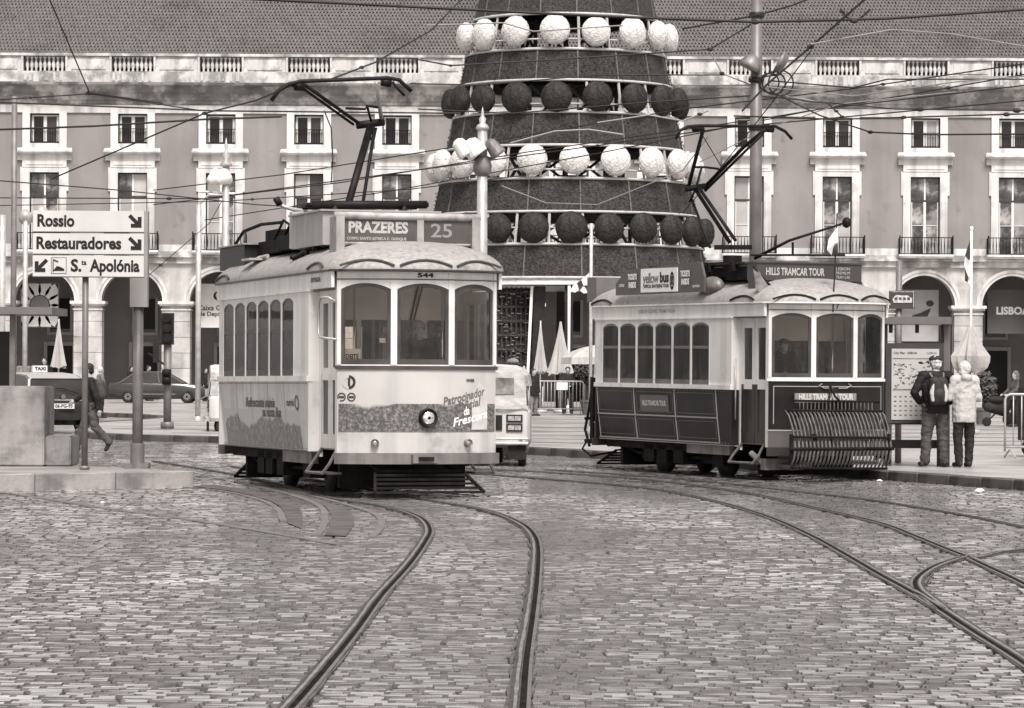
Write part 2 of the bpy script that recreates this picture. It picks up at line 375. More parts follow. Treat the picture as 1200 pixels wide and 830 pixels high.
# paler bands across the paving
bands = MB()
for yb in (71.5, 75.5, 80, 85, 91, 98, 106, 116, 128, 141):
    xs = [x * 1.0 for x in range(-12, 46, 2)]
    for x0, x1 in zip(xs, xs[1:]):
        if in_plaza(x0 - .3, yb) and in_plaza(x0 - .3, yb + .6): bands.add([(x0, yb, PZ + .004), (x1, yb - 0.1, PZ + .004), (x1, yb + .55, PZ + .004), (x0, yb + .65, PZ + .004)], [(0, 1, 2, 3)])
bands.build('paving_bands', M('basalt_band', 0.17, 0.4, n=(3, .3), bump=(9, .5)), plaza, kind='structure')
# kerb stones, each its own piece
kst = []
acc = KP
total = 0; pieces = []; cur = acc[0].copy(); idx = 0
dist = [0]
for a, b in zip(acc, acc[1:]): dist.append(dist[-1] + (b - a).length)
def along(t):
    for i in range(len(dist) - 1):
        if dist[i + 1] >= t: return acc[i] + (acc[i + 1] - acc[i]) * ((t - dist[i]) / (dist[i + 1] - dist[i]))
    return acc[-1]
t = 45.0; sm_ = None
KS = MB(); KS.box((0, 0, 0), (0.985, 0.28, 0.17)); ksm = KS.mesh('kerb_stone', kerb_m)
bmx = bmesh.new(); bmx.from_mesh(ksm); bmesh.ops.bevel(bmx, geom=bmx.edges[:], offset=0.015, segments=1, affect='EDGES'); bmx.to_mesh(ksm); bmx.free()
while t < dist[-1] - 1:
    a, b = along(t), along(t + 1.0); d = b - a
    o = link('kerb_stone', ksm, plaza, ((a.x + b.x) / 2, (a.y + b.y) / 2, 0.055 + random.uniform(-.004, .004)), math.atan2(d.y, d.x)); t += 1.0
# --- setts
def sett_geo(w, d, seed):
    rg = random.Random(seed); b = 0.012; hh = rg.uniform(-.0035, .001); zs = [hh + rg.uniform(-.002, .002) for _ in range(4)]
    tl = rg.uniform(-.003, .002); x, y = w / 2 - .006 + rg.uniform(-.004, .002), d / 2 - .006 + rg.uniform(-.004, .001)
    top = [(-x + b, -y + b, zs[0] - tl), (x - b, -y + b, zs[1] - tl), (x - b, y - b, zs[2] + tl), (-x + b, y - b, zs[3] + tl)]
    bot = [(-x, -y, -.022), (x, -y, -.022), (x, y, -.022), (-x, y, -.022)]
    return bot + top, [(4, 5, 6, 7), (0, 1, 5, 4), (1, 2, 6, 5), (2, 3, 7, 6), (3, 0, 4, 7)]
from mathutils import noise as mnoise
def sett_kind(x, y):
    v = 1.3 * mnoise.noise(Vector((x * 0.3, y * 0.13, 0))) + 0.6 * mnoise.noise(Vector((x * 0.9, y * 0.35, 5))) + random.uniform(-.14, .14)
    # a band of pale stones crosses the lower right
    if abs((x - 0.62) - (20.2 - y) * 0.36) < 0.17 and y < 20.6: return 2
    return 2 if v > 0.36 else (1 if v < -0.25 else 0)
def patch_tone(x, y): return 2.3 * mnoise.noise(Vector((x * .22 + 3, y * .085, 2))) + .8 * mnoise.noise(Vector((x * .8, y * .3, 9))) + .12
stones = []; y = 13.2; row = 0
while y < FARROW:
    dpt = 0.112 if y < 30 else (0.14 if y < 42 else (0.18 if y < 60 else .27))
    half = 0.152 * y + 4.0 + (1.0 if y > 40 else 0); x = -half + random.uniform(0, .2)
    while x < half:
        wd = random.uniform(0.11, 0.22) * (1 if y < 30 else (1.15 if y < 60 else 1.9))
        yy = y + 0.05 * math.sin(x * 1.3 + y * .3)
        if not near_rail(x + wd / 2, yy, 0.05) and not in_plaza(x + wd, yy + .1): stones.append((x + wd / 2, yy, wd, dpt))
        x += wd
    y += dpt; row += 1
vis = [s_ for s_ in stones if s_[1] > 16.45 and abs(s_[0]) < 0.149 * s_[1]]
vis.sort(key=lambda s_: s_[1]); near = vis[:298]; nearset = set(near)
var = []
for i in range(14):
    wd = 0.11 + 0.11 * i / 13; vs, fs = sett_geo(wd, 0.112, i)
    for km, mt in enumerate((sett_m, sett_d, sett_l)):
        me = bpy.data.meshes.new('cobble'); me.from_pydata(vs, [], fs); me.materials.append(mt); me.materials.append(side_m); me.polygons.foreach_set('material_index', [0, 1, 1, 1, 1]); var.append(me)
for (x, y, wd, dp) in near:
    i = min(13, max(0, round((wd - 0.11) / 0.11 * 13)))
    link('cobble', var[i * 3 + sett_kind(x, y)], cob, (x, y, 0), random.choice((0, PI)))
V = []; Fc = []; MI = []; TN = []
for k, s_ in enumerate(stones):
    if s_ in nearset: continue
    vs, fs = sett_geo(s_[2], s_[3], k); b = len(V)
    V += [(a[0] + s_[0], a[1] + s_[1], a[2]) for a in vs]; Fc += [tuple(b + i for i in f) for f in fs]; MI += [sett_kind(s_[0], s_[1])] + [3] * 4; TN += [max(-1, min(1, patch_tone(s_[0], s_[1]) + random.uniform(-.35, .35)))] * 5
me = bpy.data.meshes.new('cobbles'); me.from_pydata(V, [], Fc)
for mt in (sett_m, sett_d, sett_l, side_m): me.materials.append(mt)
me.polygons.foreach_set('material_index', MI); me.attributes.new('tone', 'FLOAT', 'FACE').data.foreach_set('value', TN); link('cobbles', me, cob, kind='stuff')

# ================================================================== ARCADED BUILDING
BD = 165.0; K = F / BD; PB = 103.2; X0 = 51.0
def bx(px): return (px - 600) / K
def bz(y): return CH + (HOR - y) / K
stone_m = M('limestone', 0.56, 0.75, n=(0.8, 0.16), streak=(2.2, 0.32), dirt=(0.7, 0.43, 0.72), bump=(8, .2))
stone_b = M('limestone_block', 0.42, 0.8, n=(1.2, 0.2), streak=(2.0, 0.2), dirt=(0.9, 0.45, 0.7), bump=(8, .3), rnd=0.12)
corn_m = M('stained_cornice', 0.42, 0.8, n=(1.2, 0.4), dirt=(0.8, 0.52, 0.38), bump=(8, .3))
para_m = M('parapet_stone', 0.5, 0.8, n=(1.5, 0.2), dirt=(1.1, 0.49, 0.5), streak=(2, .25), bump=(8, .3))
plaster_m = M('ochre_plaster', 0.225, 0.85, n=(0.35, 0.14), dirt=(1.2, 0.36, 0.72), streak=(1, .1), bump=(12, .1))
tile_m = M('roof_tile', 0.16, 0.8, n=(5, 0.25), dirt=(0.3, 0.42, 0.75))
wframe_m = M('window_frame_white', 0.62, 0.5, n=(2, .1)); wdark_m = M('window_frame_dark', 0.05, 0.5, n=(2, .2))
pane_m = M('window_pane', 0.04, 0.12, n=(0.9, 0.6), bump=(1.6, 0.35, 0.05), spec=0.5, rnd=0.5); pane_b = M('window_pane_blind', .34, .25, n=(1, .2), rnd=.3)
pane_l = M('window_pane_curtain_reflection', 0.26, 0.12, n=(1.6, 0.5), bump=(1.4, 0.5, 0.05), spec=0.45, dirt=(1.2, .52, .22), rnd=0.3)  # curtains and strong reflections painted as blotches into the pane colour
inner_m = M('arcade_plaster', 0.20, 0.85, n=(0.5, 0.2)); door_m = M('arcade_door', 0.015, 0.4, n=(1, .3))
bld = thing('arcaded_building', 'long two-storey palace with a tiled roof, arcade and balustrade behind the square', 'building', (0, BD, 0))
I0, I1 = -5, 16
XL, XR = bx(X0 + PB * (I0 - .5)), bx(X0 + PB * (I1 + .5))
px = 1 / K
HW = PB / 2 * px; OW = 17.5 * px
ztop, zU1, zU0, zL1, zL0 = bz(125), bz(136), bz(171), bz(205), bz(296)
W = MB()
for i in range(I0, I1 + 1):
    c = bx(X0 + PB * i)
    W.bb(c - HW, c - OW, 0, .45, zL0, ztop); W.bb(c + OW, c + HW, 0, .45, zL0, ztop)
    W.bb(c - OW, c + OW, 0, .45, zU1, ztop); W.bb(c - OW, c + OW, 0, .45, zL1, zU0)
W.build('wall', plaster_m, bld)
# top bands
T = MB(); T.bb(XL, XR, -.09, -.002, bz(135), bz(126)); T.build('architrave', stone_m, bld)
prof = [(-.05, 126), (-.12, 124), (-.16, 121), (-.22, 120), (-.3, 114), (-.5, 111), (-.55, 105), (-.8, 103), (-.85, 100.5), (.2, 99.5), (.2, 126)]
C_ = MB(); C_.prism([(a, bz(b)) for a, b in prof], lambda a, b: (XL, a, b), lambda a, b: (XR, a, b)); C_.build('cornice', corn_m, bld)
# dentil-like stained blocks along the cornice
B_ = MB(); B_.bb(XL, XR, -.35, .2, bz(99.4), bz(87)); B_.build('parapet_base', para_m, bld)
balus = MB(); balm = None
bprof = [(.05, 0), (.05, .05), (.03, .08), (.075, .22), (.07, .3), (.035, .42), (.03, .5), (.07, .56), (.07, .6)]
zB0, zB1 = bz(86.9), bz(69.5)
for k in range(9):
    s_ = (zB1 - zB0) / .6
    balus.lathe([(r_ * 1.35, h * s_) for r_, h in bprof], (-.84 + k * .21, -.1, zB0), 6)
balm = balus.mesh('balusters', para_m, True)
ped = MB(); ped.bb(-HW + .02 + 27 * px, HW - 27 * px, 0, 0, 0, 0) if False else None
pan = MB(); pan.bb(-24.5 * px, 24.5 * px, -.25, .1, zB0, zB1 + .001); pan.bb(-20 * px, 20 * px, -.29, -.251, zB0 + .1, zB1 - .12)
pan.bb(-27 * px, -24.6 * px, -.33, .15, bz(99), zB1 + .02); pan.bb(24.6 * px, 27 * px, -.33, .15, bz(99), zB1 + .02)
bsb = MB()
for x_, w_ in ((-.9, .12), (-.62, .2), (-.2, .1), (.12, .22), (.5, .1), (.82, .16)): bsb.bb(x_ - w_ / 2, x_ + w_ / 2, -.38, -.351, bz(98), bz(88.5))
panm = pan.mesh('parapet_panel', para_m); bsm = bsb.mesh('base_blocks', para_m)
rail_ = MB(); rail_.bb(XL, XR, -.36, .18, zB1 + .022, bz(65.8)); rail_.build('parapet_coping', para_m, bld)
bal_back = MB(); bal_back.bb(XL, XR, 1.0, 1.1, zB0 - .2, bz(62)); bal_back.build('gutter_wall', M('gutter_wall', .42, .9, n=(1.5, .5), dirt=(2, .5, .4)), bld)
for i in range(I0, I1 + 1):
    c = bx(X0 + PB * i)
    link('balusters', balm, bld, (c, 0, 0), kind='stuff'); link('base_blocks', bsm, bld, (c, 0, 0), kind='stuff')
    link('parapet_panel', panm, bld, (c + HW, 0, 0))
# roof of overlapping pantiles
rows = 30; cw = 4.25 * px; ncol = int((XR - XL) / cw); rise = 0.192; run = 0.33
V = []; Fc = []
prof6 = [0.0, .8, 1.0, .8, .0, -.35]
nx = ncol * 6 + 1
rng = np.random.RandomState(3)
for r_ in range(rows):
    zb = bz(64.5) + r_ * rise; yb = .55 + r_ * run; b = len(V)
    lift = rng.uniform(-.012, .012, ncol + 1)
    off = (cw * .5 if r_ % 2 else 0)
    for k, (dz, dy) in enumerate(((-.03, 0.0), (.085, -0.01), (.0, run * 1.02))):
        for i in range(nx):
            wv = prof6[i % 6] * .085; L_ = lift[i // 6]
            V.append((XL + i * cw / 6 + off, yb + dy, zb + dz + (rise if k == 2 else 0) + wv + L_))
    for k in range(2):
        for i in range(nx - 1): Fc.append((b + k * nx + i, b + k * nx + i + 1, b + (k + 1) * nx + i + 1, b + (k + 1) * nx + i))
me = bpy.data.meshes.new('roof_tiles'); me.from_pydata(V, [], Fc); me.materials.append(tile_m)
roofb = MB(); roofb.add([(XL, .5, bz(66)), (XR, .5, bz(66)), (XR, .5 + rows * run, bz(66) + rows * rise), (XL, .5 + rows * run, bz(66) + rows * rise), (XL, 20, bz(66) + rows * rise), (XR, 20, bz(66) + rows * rise)], [(0, 1, 2, 3), (3, 2, 5, 4)])
rf = roofb.build('roof', M('roof_deck', .08, .9), bld); link('roof_tiles', me, rf, kind='stuff')
# string course, plinth of balconies
S = MB(); S.bb(XL, XR, -.22, .0, bz(301.5), bz(297)); S.bb(XL, XR, -.32, 0, bz(304), bz(301.6)); S.bb(XL, XR, -.16, .0, bz(311), bz(304.1)); S.build('string_course', para_m, bld)
S = MB()
for i in range(I0, I1 + 1):
    c = bx(X0 + PB * i); S.bb(c + 26.2 * px, c + PB * px - 26.2 * px, -.05, -.001, bz(296.8), bz(289))
S.build('dado', stone_m, bld)
# window units
def win_unit(z1, z0, lower, leaf_mat):
    o = {}
    s_ = MB(); a = 26 * px; t = OW - .012
    top = z1 + (8 * px if not lower else 6 * px)
    s_.bb(-a, -t, -.1, -.001, z0 - (6 * px if not lower else 0), top); s_.bb(t, a, -.1, -.001, z0 - (6 * px if not lower else 0), top)
    s_.bb(-t + .001, t - .001, -.1, .05, z1, top)
    if lower:
        s_.bb(-a - .1, -a - .001, -.09, -.001, z1 - .9, top); s_.bb(a + .001, a + .1, -.09, -.001, z1 - .9, top)
        s_.bb(-a, a, -.13, -.001, top + .001, bz(191))
        s_.bb(-a + .15, a - .15, -.16, -.131, top + .12, bz(192.5))
    else:
        s_.bb(-a, a, -.12, .05, z0 - 6.1 * px, z0 - .001)
    o['s'] = s_.mesh('window_surround', stone_m)
    if not lower:
        c = MB(); pr = [(-.12, 184), (-.32, 183.5), (-.42, 181.5), (-.42, 180), (-.2, 176.5), (0, 176.5), (0, 190.8), (-.12, 190.8)]
        c.prism([(y_, bz(b_)) for y_, b_ in pr], lambda y_, z_: (-(31 + (-y_) * 6) * px, y_, z_), lambda y_, z_: ((31 + (-y_) * 6) * px, y_, z_))
        o['c'] = c.mesh('window_hood', stone_m)
    f = MB(); fy = .16; w_ = OW - .015
    hh = .055
    for x_ in (-w_ + hh / 2, w_ - hh / 2): f.bb(x_ - hh / 2, x_ + hh / 2, fy, fy + .07, z0, z1 - .01, 1)
    f.bb(-w_ + hh, w_ - hh, fy, fy + .07, z1 - .07, z1 - .01, 1); f.bb(-w_ + hh, w_ - hh, fy, fy + .07, z0, z0 + .07, 1)
    ww = w_ - hh
    if lower:
        zt = bz(233); f.bb(-ww, ww, fy, fy + .08, zt - .05, zt + .05, 1)
        f.bb(-.04, .04, fy - .01, fy + .06, zt + .051, z1 - .071); f.bb(-.06, .06, fy - .01, fy + .06, z0 + .071, zt - .051)
        for sx in (-1, 1):
            f.bb(sx * (ww - .05), sx * ww, fy + .005, fy + .055, z0 + .071, zt - .051)
        o['t'] = zt
    else:
        f.bb(-.08, .08, fy - .01, fy + .06, z0 + .071, z1 - .071)
        for sx in (-1, 1): f.bb(sx * (ww - .1), sx * ww, fy + .005, fy + .055, z0 + .071, z1 - .071)
        f.bb(-ww + .061, -.061, fy + .005, fy + .05, z1 - .13, z1 - .0715); f.bb(.061, ww - .061, fy + .005, fy + .05, z1 - .13, z1 - .0715)
    o['f'] = f.mesh('window_frame', [wframe_m, wdark_m])
    gp_ = MB()
    o['panes'] = []
    segs = [(z0 + .07, z1 - .07)] if not lower else [(z0 + .07, bz(262)), (bz(262) + .03, o['t'] - .05), (o['t'] + .05, z1 - .07)]
    for za, zb_ in segs:
        for sx in (-1, 1):
            q = MB(); x0_, x1_ = (.0, ww) if sx > 0 else (-ww, 0); q.bb(x0_, x1_, fy + .03, fy + .04, za, zb_); o['panes'].append(q.mesh('pane', leaf_mat))
    if lower:
        q = MB(); q.bb(-ww, ww, fy + .0, fy + .05, bz(262), bz(262) + .03); o['bar'] = q.mesh('glazing_bar', wframe_m)
    r_ = MB()
    if lower:
        z_1, z_0 = bz(276), bz(296); hb = 31 * px
        r_.bb(-hb, hb, -.62, -.56, z_1 - .04, z_1); r_.bb(-hb, hb, -.6, -.57, z_0 + .02, z_0 + .05)
        for sx in (-1, 1):
            r_.bb(sx * hb, sx * (hb - .05), -.63, -.3, z_1 - .04, z_1); r_.bb(sx * (hb - .03), sx * (hb + .03), -.66, -.6, z_0, z_1 + .08)
            for yy in (-.45, -.33, -.2, -.1): r_.tube([(sx * hb, yy, z_0), (sx * hb, yy, z_1 - .04)], .014, 4)
        n = 16
        for k in range(n):
            x_ = -hb + .08 + (2 * hb - .16) * k / (n - 1); r_.tube([(x_, -.59, z_0), (x_, -.59, (z_0 + z_1) / 2), (x_, -.59, z_1 - .04)], [.012, .03, .012], 5)
    else:
        z_1, z_0 = bz(153), bz(170); r_.bb(-w_ + .01, w_ - .01, .02, .06, z_1 - .03, z_1); r_.bb(-w_ + .01, w_ - .01, .02, .05, z_0 + .02, z_0 + .05)
        for k in range(11):
            x_ = -w_ + .1 + (2 * w_ - .2) * k / 10; r_.tube([(x_, .04, z_0 - .04), (x_, .04, z_1)], .013, 4)
    o['r'] = r_.mesh('iron_railing', black)
    if lower:
        b_ = MB(); b_.bb(-32 * px, 32 * px, -.66, -.33, bz(298.5), bz(296.2)); b_.bb(-30 * px, 30 * px, -.6, -.33, bz(300.5), bz(298.6)); o['b'] = b_.mesh('balcony_slab', stone_m)
    return o
uA = win_unit(zU1, zU0, False, pane_m); uB = win_unit(zL1, zL0, True, pane_l); uC = win_unit(zL1, zL0, True, pane_m)
rd0 = random.Random(11)
for i in range(I0, I1 + 1):
    c = bx(X0 + PB * i)
    for u, lower in ((uA, False), (uB if i % 3 != 1 else uC, True)):
        wo = link('window', u['s'], bld, (c, 0, 0)); link('frame', u['f'], wo)
        hv_ = rd0.random()
        for qi, q in enumerate(u['panes']):
            po = link('pane', q, wo); po.material_slots[0].link = 'OBJECT'
            t0 = (pane_l if hv_ < .8 else pane_m) if lower else pane_m
            if (lower and rd0.random() < .22) or (not lower and rd0.random() < .12): t0 = pane_b
            if lower and i > 7 and qi < 99: t0 = pane_b if rd0.random() < .55 else pane_l
            po.material_slots[0].material = t0
        if 'bar' in u: link('glazing_bar', u['bar'], wo)
        link('railing', u['r'], wo, kind='stuff')
        if 'c' in u: link('hood', u['c'], wo)
        if 'b' in u: link('balcony', u['b'], wo)
# arcade: spandrels with arch openings, archivolts, capitals, piers of blocks
AR = 36 * px; zS = bz(356); zT = bz(311); NA = 20
sp = MB()
def arc_z(x): return zS + math.sqrt(max(0, AR * AR - x * x))
for i in range(I0, I1 + 1):
    c = bx(X0 + PB * i)
    sp.bb(c - HW, c - AR, 0, .9, zS, zT); sp.bb(c + AR, c + HW, 0, .9, zS, zT)
    xs = [-AR * math.cos(PI * k / NA) for k in range(NA + 1)]
    for xa, xb in zip(xs, xs[1:]):
        za, zb_ = arc_z(xa), arc_z(xb)
        sp.add([(c + xa, 0, za), (c + xb, 0, zb_), (c + xb, 0, zT), (c + xa, 0, zT), (c + xa, .9, za), (c + xb, .9, zb_), (c + xb, .9, zT), (c + xa, .9, zT)],
               [(0, 1, 2, 3), (4, 7, 6, 5), (0, 4, 5, 1)])
sp.build('spandrel_wall', stone_b, bld)
av = MB()
for (r0, r1, o0) in ((AR - .01, AR + .14, -.05), (AR + .141, AR + .28, -.1)):
    for k in range(NA):
        a0, a1 = PI * k / NA, PI * (k + 1) / NA
        q = [(r0, a0), (r1, a0), (r1, a1), (r0, a1)]
        av.prism(q, lambda r_, a: (r_ * math.cos(a), -.001, zS + r_ * math.sin(a)), lambda r_, a: (r_ * math.cos(a), o0, zS + r_ * math.sin(a)))
avm = av.mesh('archivolt', stone_m)
cap = MB(); pw = 16.5 * px
cap.bb(-pw - .17, pw + .17, -.2, 1.1, bz(359), bz(355.5)); cap.bb(-pw - .1, pw + .1, -.14, 1.0, bz(361), bz(359.05)); cap.bb(-pw - .04, pw + .04, -.07, .95, bz(366), bz(364.5))
capm = cap.mesh('capital', stone_m)
zbase = 0.13
nb = 6; hts = (bz(361) - zbase) / nb
blk = []
for k in range(nb):
    q = MB(); e = .0 if k else .07; q.bb(-pw - e, pw + e, -.02 - e, .9, zbase + k * hts + .012, zbase + (k + 1) * hts - .012)
    blk.append(q.mesh('stone_block', stone_b))
jt = MB(); jt.bb(-pw + .03, pw - .03, .02, .87, zbase, bz(361)); jtm = jt.mesh('pier_core', stone_b)
for i in range(I0, I1 + 1):
    c = bx(X0 + PB * i); link('archivolt', avm, bld, (c, 0, 0))
    pr_ = link('pier', jtm, bld, (c + HW, 0, 0)); link('capital', capm, pr_)
    for b_ in blk: link('stone_block', b_, pr_)
# inside of the arcade
A = MB(); A.bb(XL, XR, 6.0, 6.3, 0, bz(300)); A.build('inner_wall', inner_m, bld)
A = MB(); A.bb(XL, XR, .9, 6.0, bz(315), bz(312)); A.build('arcade_ceiling', inner_m, bld)
A = MB(); A.bb(XL - .5, XL, -.2, 20, 0, bz(64)); A.bb(XR, XR + .5, -.2, 20, 0, bz(64)); A.build('end_wall', plaster_m, bld)
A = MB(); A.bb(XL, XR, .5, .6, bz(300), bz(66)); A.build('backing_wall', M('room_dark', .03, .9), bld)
K6 = F / (BD + 6.0)
rd = random.Random(4)
fr_m = M('door_surround', 0.36, .8, n=(1, .15))
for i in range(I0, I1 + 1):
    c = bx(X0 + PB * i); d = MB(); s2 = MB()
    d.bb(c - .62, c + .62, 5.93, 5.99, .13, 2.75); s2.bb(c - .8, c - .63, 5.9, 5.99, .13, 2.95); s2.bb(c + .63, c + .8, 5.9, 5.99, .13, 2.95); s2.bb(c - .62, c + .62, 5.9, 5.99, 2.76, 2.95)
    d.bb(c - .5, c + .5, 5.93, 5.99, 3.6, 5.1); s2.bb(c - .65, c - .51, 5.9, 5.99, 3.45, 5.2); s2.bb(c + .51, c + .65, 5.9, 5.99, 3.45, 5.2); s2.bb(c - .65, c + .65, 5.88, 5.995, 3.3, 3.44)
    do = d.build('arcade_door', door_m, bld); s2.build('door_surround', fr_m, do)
# ================================================================== banners in the arches
def board(name, x0, x1, y0, y1, D, mat, label, cat, th=.05, parent=None):
    a = P(x0, y1, D); b = P(x1, y0, D)
    mb = MB(); mb.bb(-(b.x - a.x) / 2, (b.x - a.x) / 2, 0, th, 0, b.z - a.z)
    if parent is not None: return mb.build(name, mat, parent, loc=((a.x + b.x) / 2, D, a.z))
    t = thing(name, label, cat, ((a.x + b.x) / 2, D, a.z)); mb.build('panel', mat, t); t['w'] = b.x - a.x; t['h'] = b.z - a.z
    return t
bwhite = M('banner_white', .8, .7, n=(2, .08)); bgrey = M('banner_grey', .10, .6, n=(1, .1)); bdark = M('banner_dark', .06, .6, n=(1, .2)); bmid = M('banner_mid', .25, .6, n=(1, .1))
t = board('banner', 24, 69, 332, 383.5, 167, bwhite, 'square banner with white petals round a grey disc hanging in the left arch', 'banner')
w_, h_ = t['w'], t['h']
q = MB(); q.bb(-w_ / 2 + .01, w_ / 2 - .01, -.01, -.002, .01, h_ - .01); q.build('petal_outline', bdark, t)
for k in range(12):
    a = 2 * PI * k / 12 + PI / 12; cx, cz = 0, h_ / 2; r0, r1 = .52, 1.25
    wd = .27
    pts = []
    for (rr, s_) in ((.5, -.55), (.66, -.95), (.95, -1.1), (1.3, -.9), (1.3, .9), (.95, 1.1), (.66, .95), (.5, .55)):
        x_, z_ = rr * math.cos(a) - s_ * wd * math.sin(a), rr * math.sin(a) + s_ * wd * math.cos(a)
        pts.append((max(-w_ / 2 + .03, min(w_ / 2 - .03, x_)), max(.03, min(h_ - .03, cz + z_))))
    q = MB(); q.prism(pts, lambda x, z: (x, -.012, z), lambda x, z: (x, -.02, z)); q.build('petal', bwhite, t)
q = MB(); q.lathe([(.46, 0), (.46, .02)], (0, -.03, h_ / 2), 24, 'y'); q.build('disc', bmid, t)
t = board('banner', 235, 290, 333, 384, 166.6, bwhite, 'white bank banner in the arch behind the cream tram', 'banner')
tx = M('ink_dark', .03, .6, n=None); txw = M('ink_white', .8, .6, n=None); txg = M('ink_grey', .16, .6, n=None)
w_, h_ = t['w'], t['h']
put_text('lettering', 'Caixa Geral', .34, flat((-.45, -.01, .95), (1, 0, 0), (0, 0, 1)), tx, t, .006)
put_text('lettering', 'de Depósitos', .30, flat((-.4, -.01, .66), (1, 0, 0), (0, 0, 1)), tx, t, .006)
q = MB(); q.lathe([(.22, 0), (.22, .01)], (-.3, -.014, 1.55), 20, 'y'); q.build('emblem', tx, t)
q = MB(); q.lathe([(.13, 0), (.13, .01)], (-.27, -.026, 1.58), 20, 'y'); q.build('emblem', bwhite, t)
t = board('banner', 1053, 1100, 340, 400, 166.6, M('banner_pale', .42, .7, n=(2, .08)), 'pale banner with a slanted dark letter i in the arch behind the map panel', 'banner')
q = MB(); q.prism([(.05, .9), (.32, 1.5), (.6, 1.62), (.3, .9)], lambda x, z: (x, -.01, z), lambda x, z: (x, -.03, z)); q.prism([(-.35, 1.15), (-.3, 1.27), (.1, 1.38), (.32, 1.5), (.2, 1.2), (.0, 1.15)], lambda x, z: (x, -.031, z), lambda x, z: (x, -.04, z))
q.ell((.55, -.02, 1.85), (.19, .02, .15)); q.build('letter', bdark, t)
t = board('banner', 1157, 1236, 340, 391, 166.6, bgrey, 'dark grey banner reading LISBOA in the rightmost arch', 'banner')
put_text('lettering', 'LISBOA', .5, flat((-.42, -.01, 1.1), (1, 0, 0), (0, 0, 1)), txw, t, .022, wx=1.62)
# ================================================================== CONE TREE
TD = 130.0; TK = F / TD; TXc = (661 - 600) / TK
def tz(y): return CH + (HOR - y) / TK
def trr(y): return (105 + (y - 15) * 0.2045) / TK
tree = thing('christmas_tree', 'giant tiered cone tree with dark garland bands and rings of round balls', 'christmas tree', (TXc, TD, 0))
garl = M('dark_garland', .048, .6, n=(10, .6), bump=(22, 1.0, .12), dirt=(.5, .42, .75), spec=.35, streak=(1.2, .2)); post_m = M('tree_post', .42, .6, n=(2, .2)); ball_d = M('dark_ball', .03, .6, n=(6, .4), bump=(18, .8, .04))
ball_w = M('woven_ball_white', .62, .7, n=(14, .15), bump=(9, 1.0, .05), dirt=(5, .42, .8))
def ringsheet(mb, y0, y1, n=64, th=.12, mi=0):
    r0, r1, z0, z1 = trr(y0), trr(y1), tz(y0), tz(y1)
    for (a, b) in ((0, 0),):
        vs = []
        for rr, zz_ in ((r1, z1), (r0, z0), (r0 - th, z0), (r1 - th, z1)):
            for k in range(n):
                t_ = 2 * PI * k / n; vs.append((rr * math.cos(t_), rr * math.sin(t_), zz_))
        fs = [(j * n + k, j * n + (k + 1) % n, ((j + 1) % 4) * n + (k + 1) % n, ((j + 1) % 4) * n + k) for j in range(4) for k in range(n)]
        mb.add(vs, fs, mi)
tiers = [(-480, 27), (67, 104), (140, 179), (216, 255), (291, 330)]
seam_m = M('garland_seam', .11, .7, n=(6, .3))
for y0, y1 in tiers:
    mb = MB(); ringsheet(mb, y0, y1); o = mb.build('garland_band', garl, tree)
    mb = MB()
    for k in range(16):
        a = 2 * PI * k / 16 + .1
        mb.beam((math.cos(a) * (trr(y0) + .01), math.sin(a) * (trr(y0) + .01), tz(y0)), (math.cos(a) * (trr(y1) + .01), math.sin(a) * (trr(y1) + .01), tz(y1)), .05)
    mb.build('seams', M('garland_seam', .075, .7), o, kind='stuff')
    # tufts that break the edges of the band
    mb = MB(); rt = random.Random(y1)
    for k in range(2600):
        a = rt.uniform(0, 2 * PI); f_ = rt.random(); yy = y0 + (y1 - y0) * f_
        if f_ < .1 or rt.random() < .25: yy = (y0 if rt.random() < .5 else y1) + rt.uniform(-.6, .6)
        rr = trr(yy) + .02; c_ = Vector((math.cos(a) * rr, math.sin(a) * rr, tz(yy))); e1 = Vector((rt.uniform(-1, 1), rt.uniform(-1, 1), rt.uniform(-1, 1))).normalized() * rt.uniform(.05, .10)
        e2 = Vector((rt.uniform(-1, 1), rt.uniform(-1, 1), rt.uniform(-1, 1))).normalized() * .03
        mb.add([c_, c_ + e1 + e2, c_ + e1 - e2], [(0, 1, 2)])
    mb.build('garland_tufts', garl, o, kind='stuff')
def ringpts(r_, z_, n=48): return [(r_ * math.cos(2 * PI * k / n), r_ * math.sin(2 * PI * k / n), z_) for k in range(n + 1)]
for y0, y1 in tiers:
    for yy in ((y0 + .6,) if y0 > 0 else ()) + (y1 - .3,):
        mb = MB(); mb.tube(ringpts(trr(yy) + .05, tz(yy)), .055, 5, cap=False); mb.build('rim_rail', post_m, tree, True)
gaps = [(27, 67), (104, 140), (179, 216), (255, 291)]
np_ = [20, 20, 22, 26]
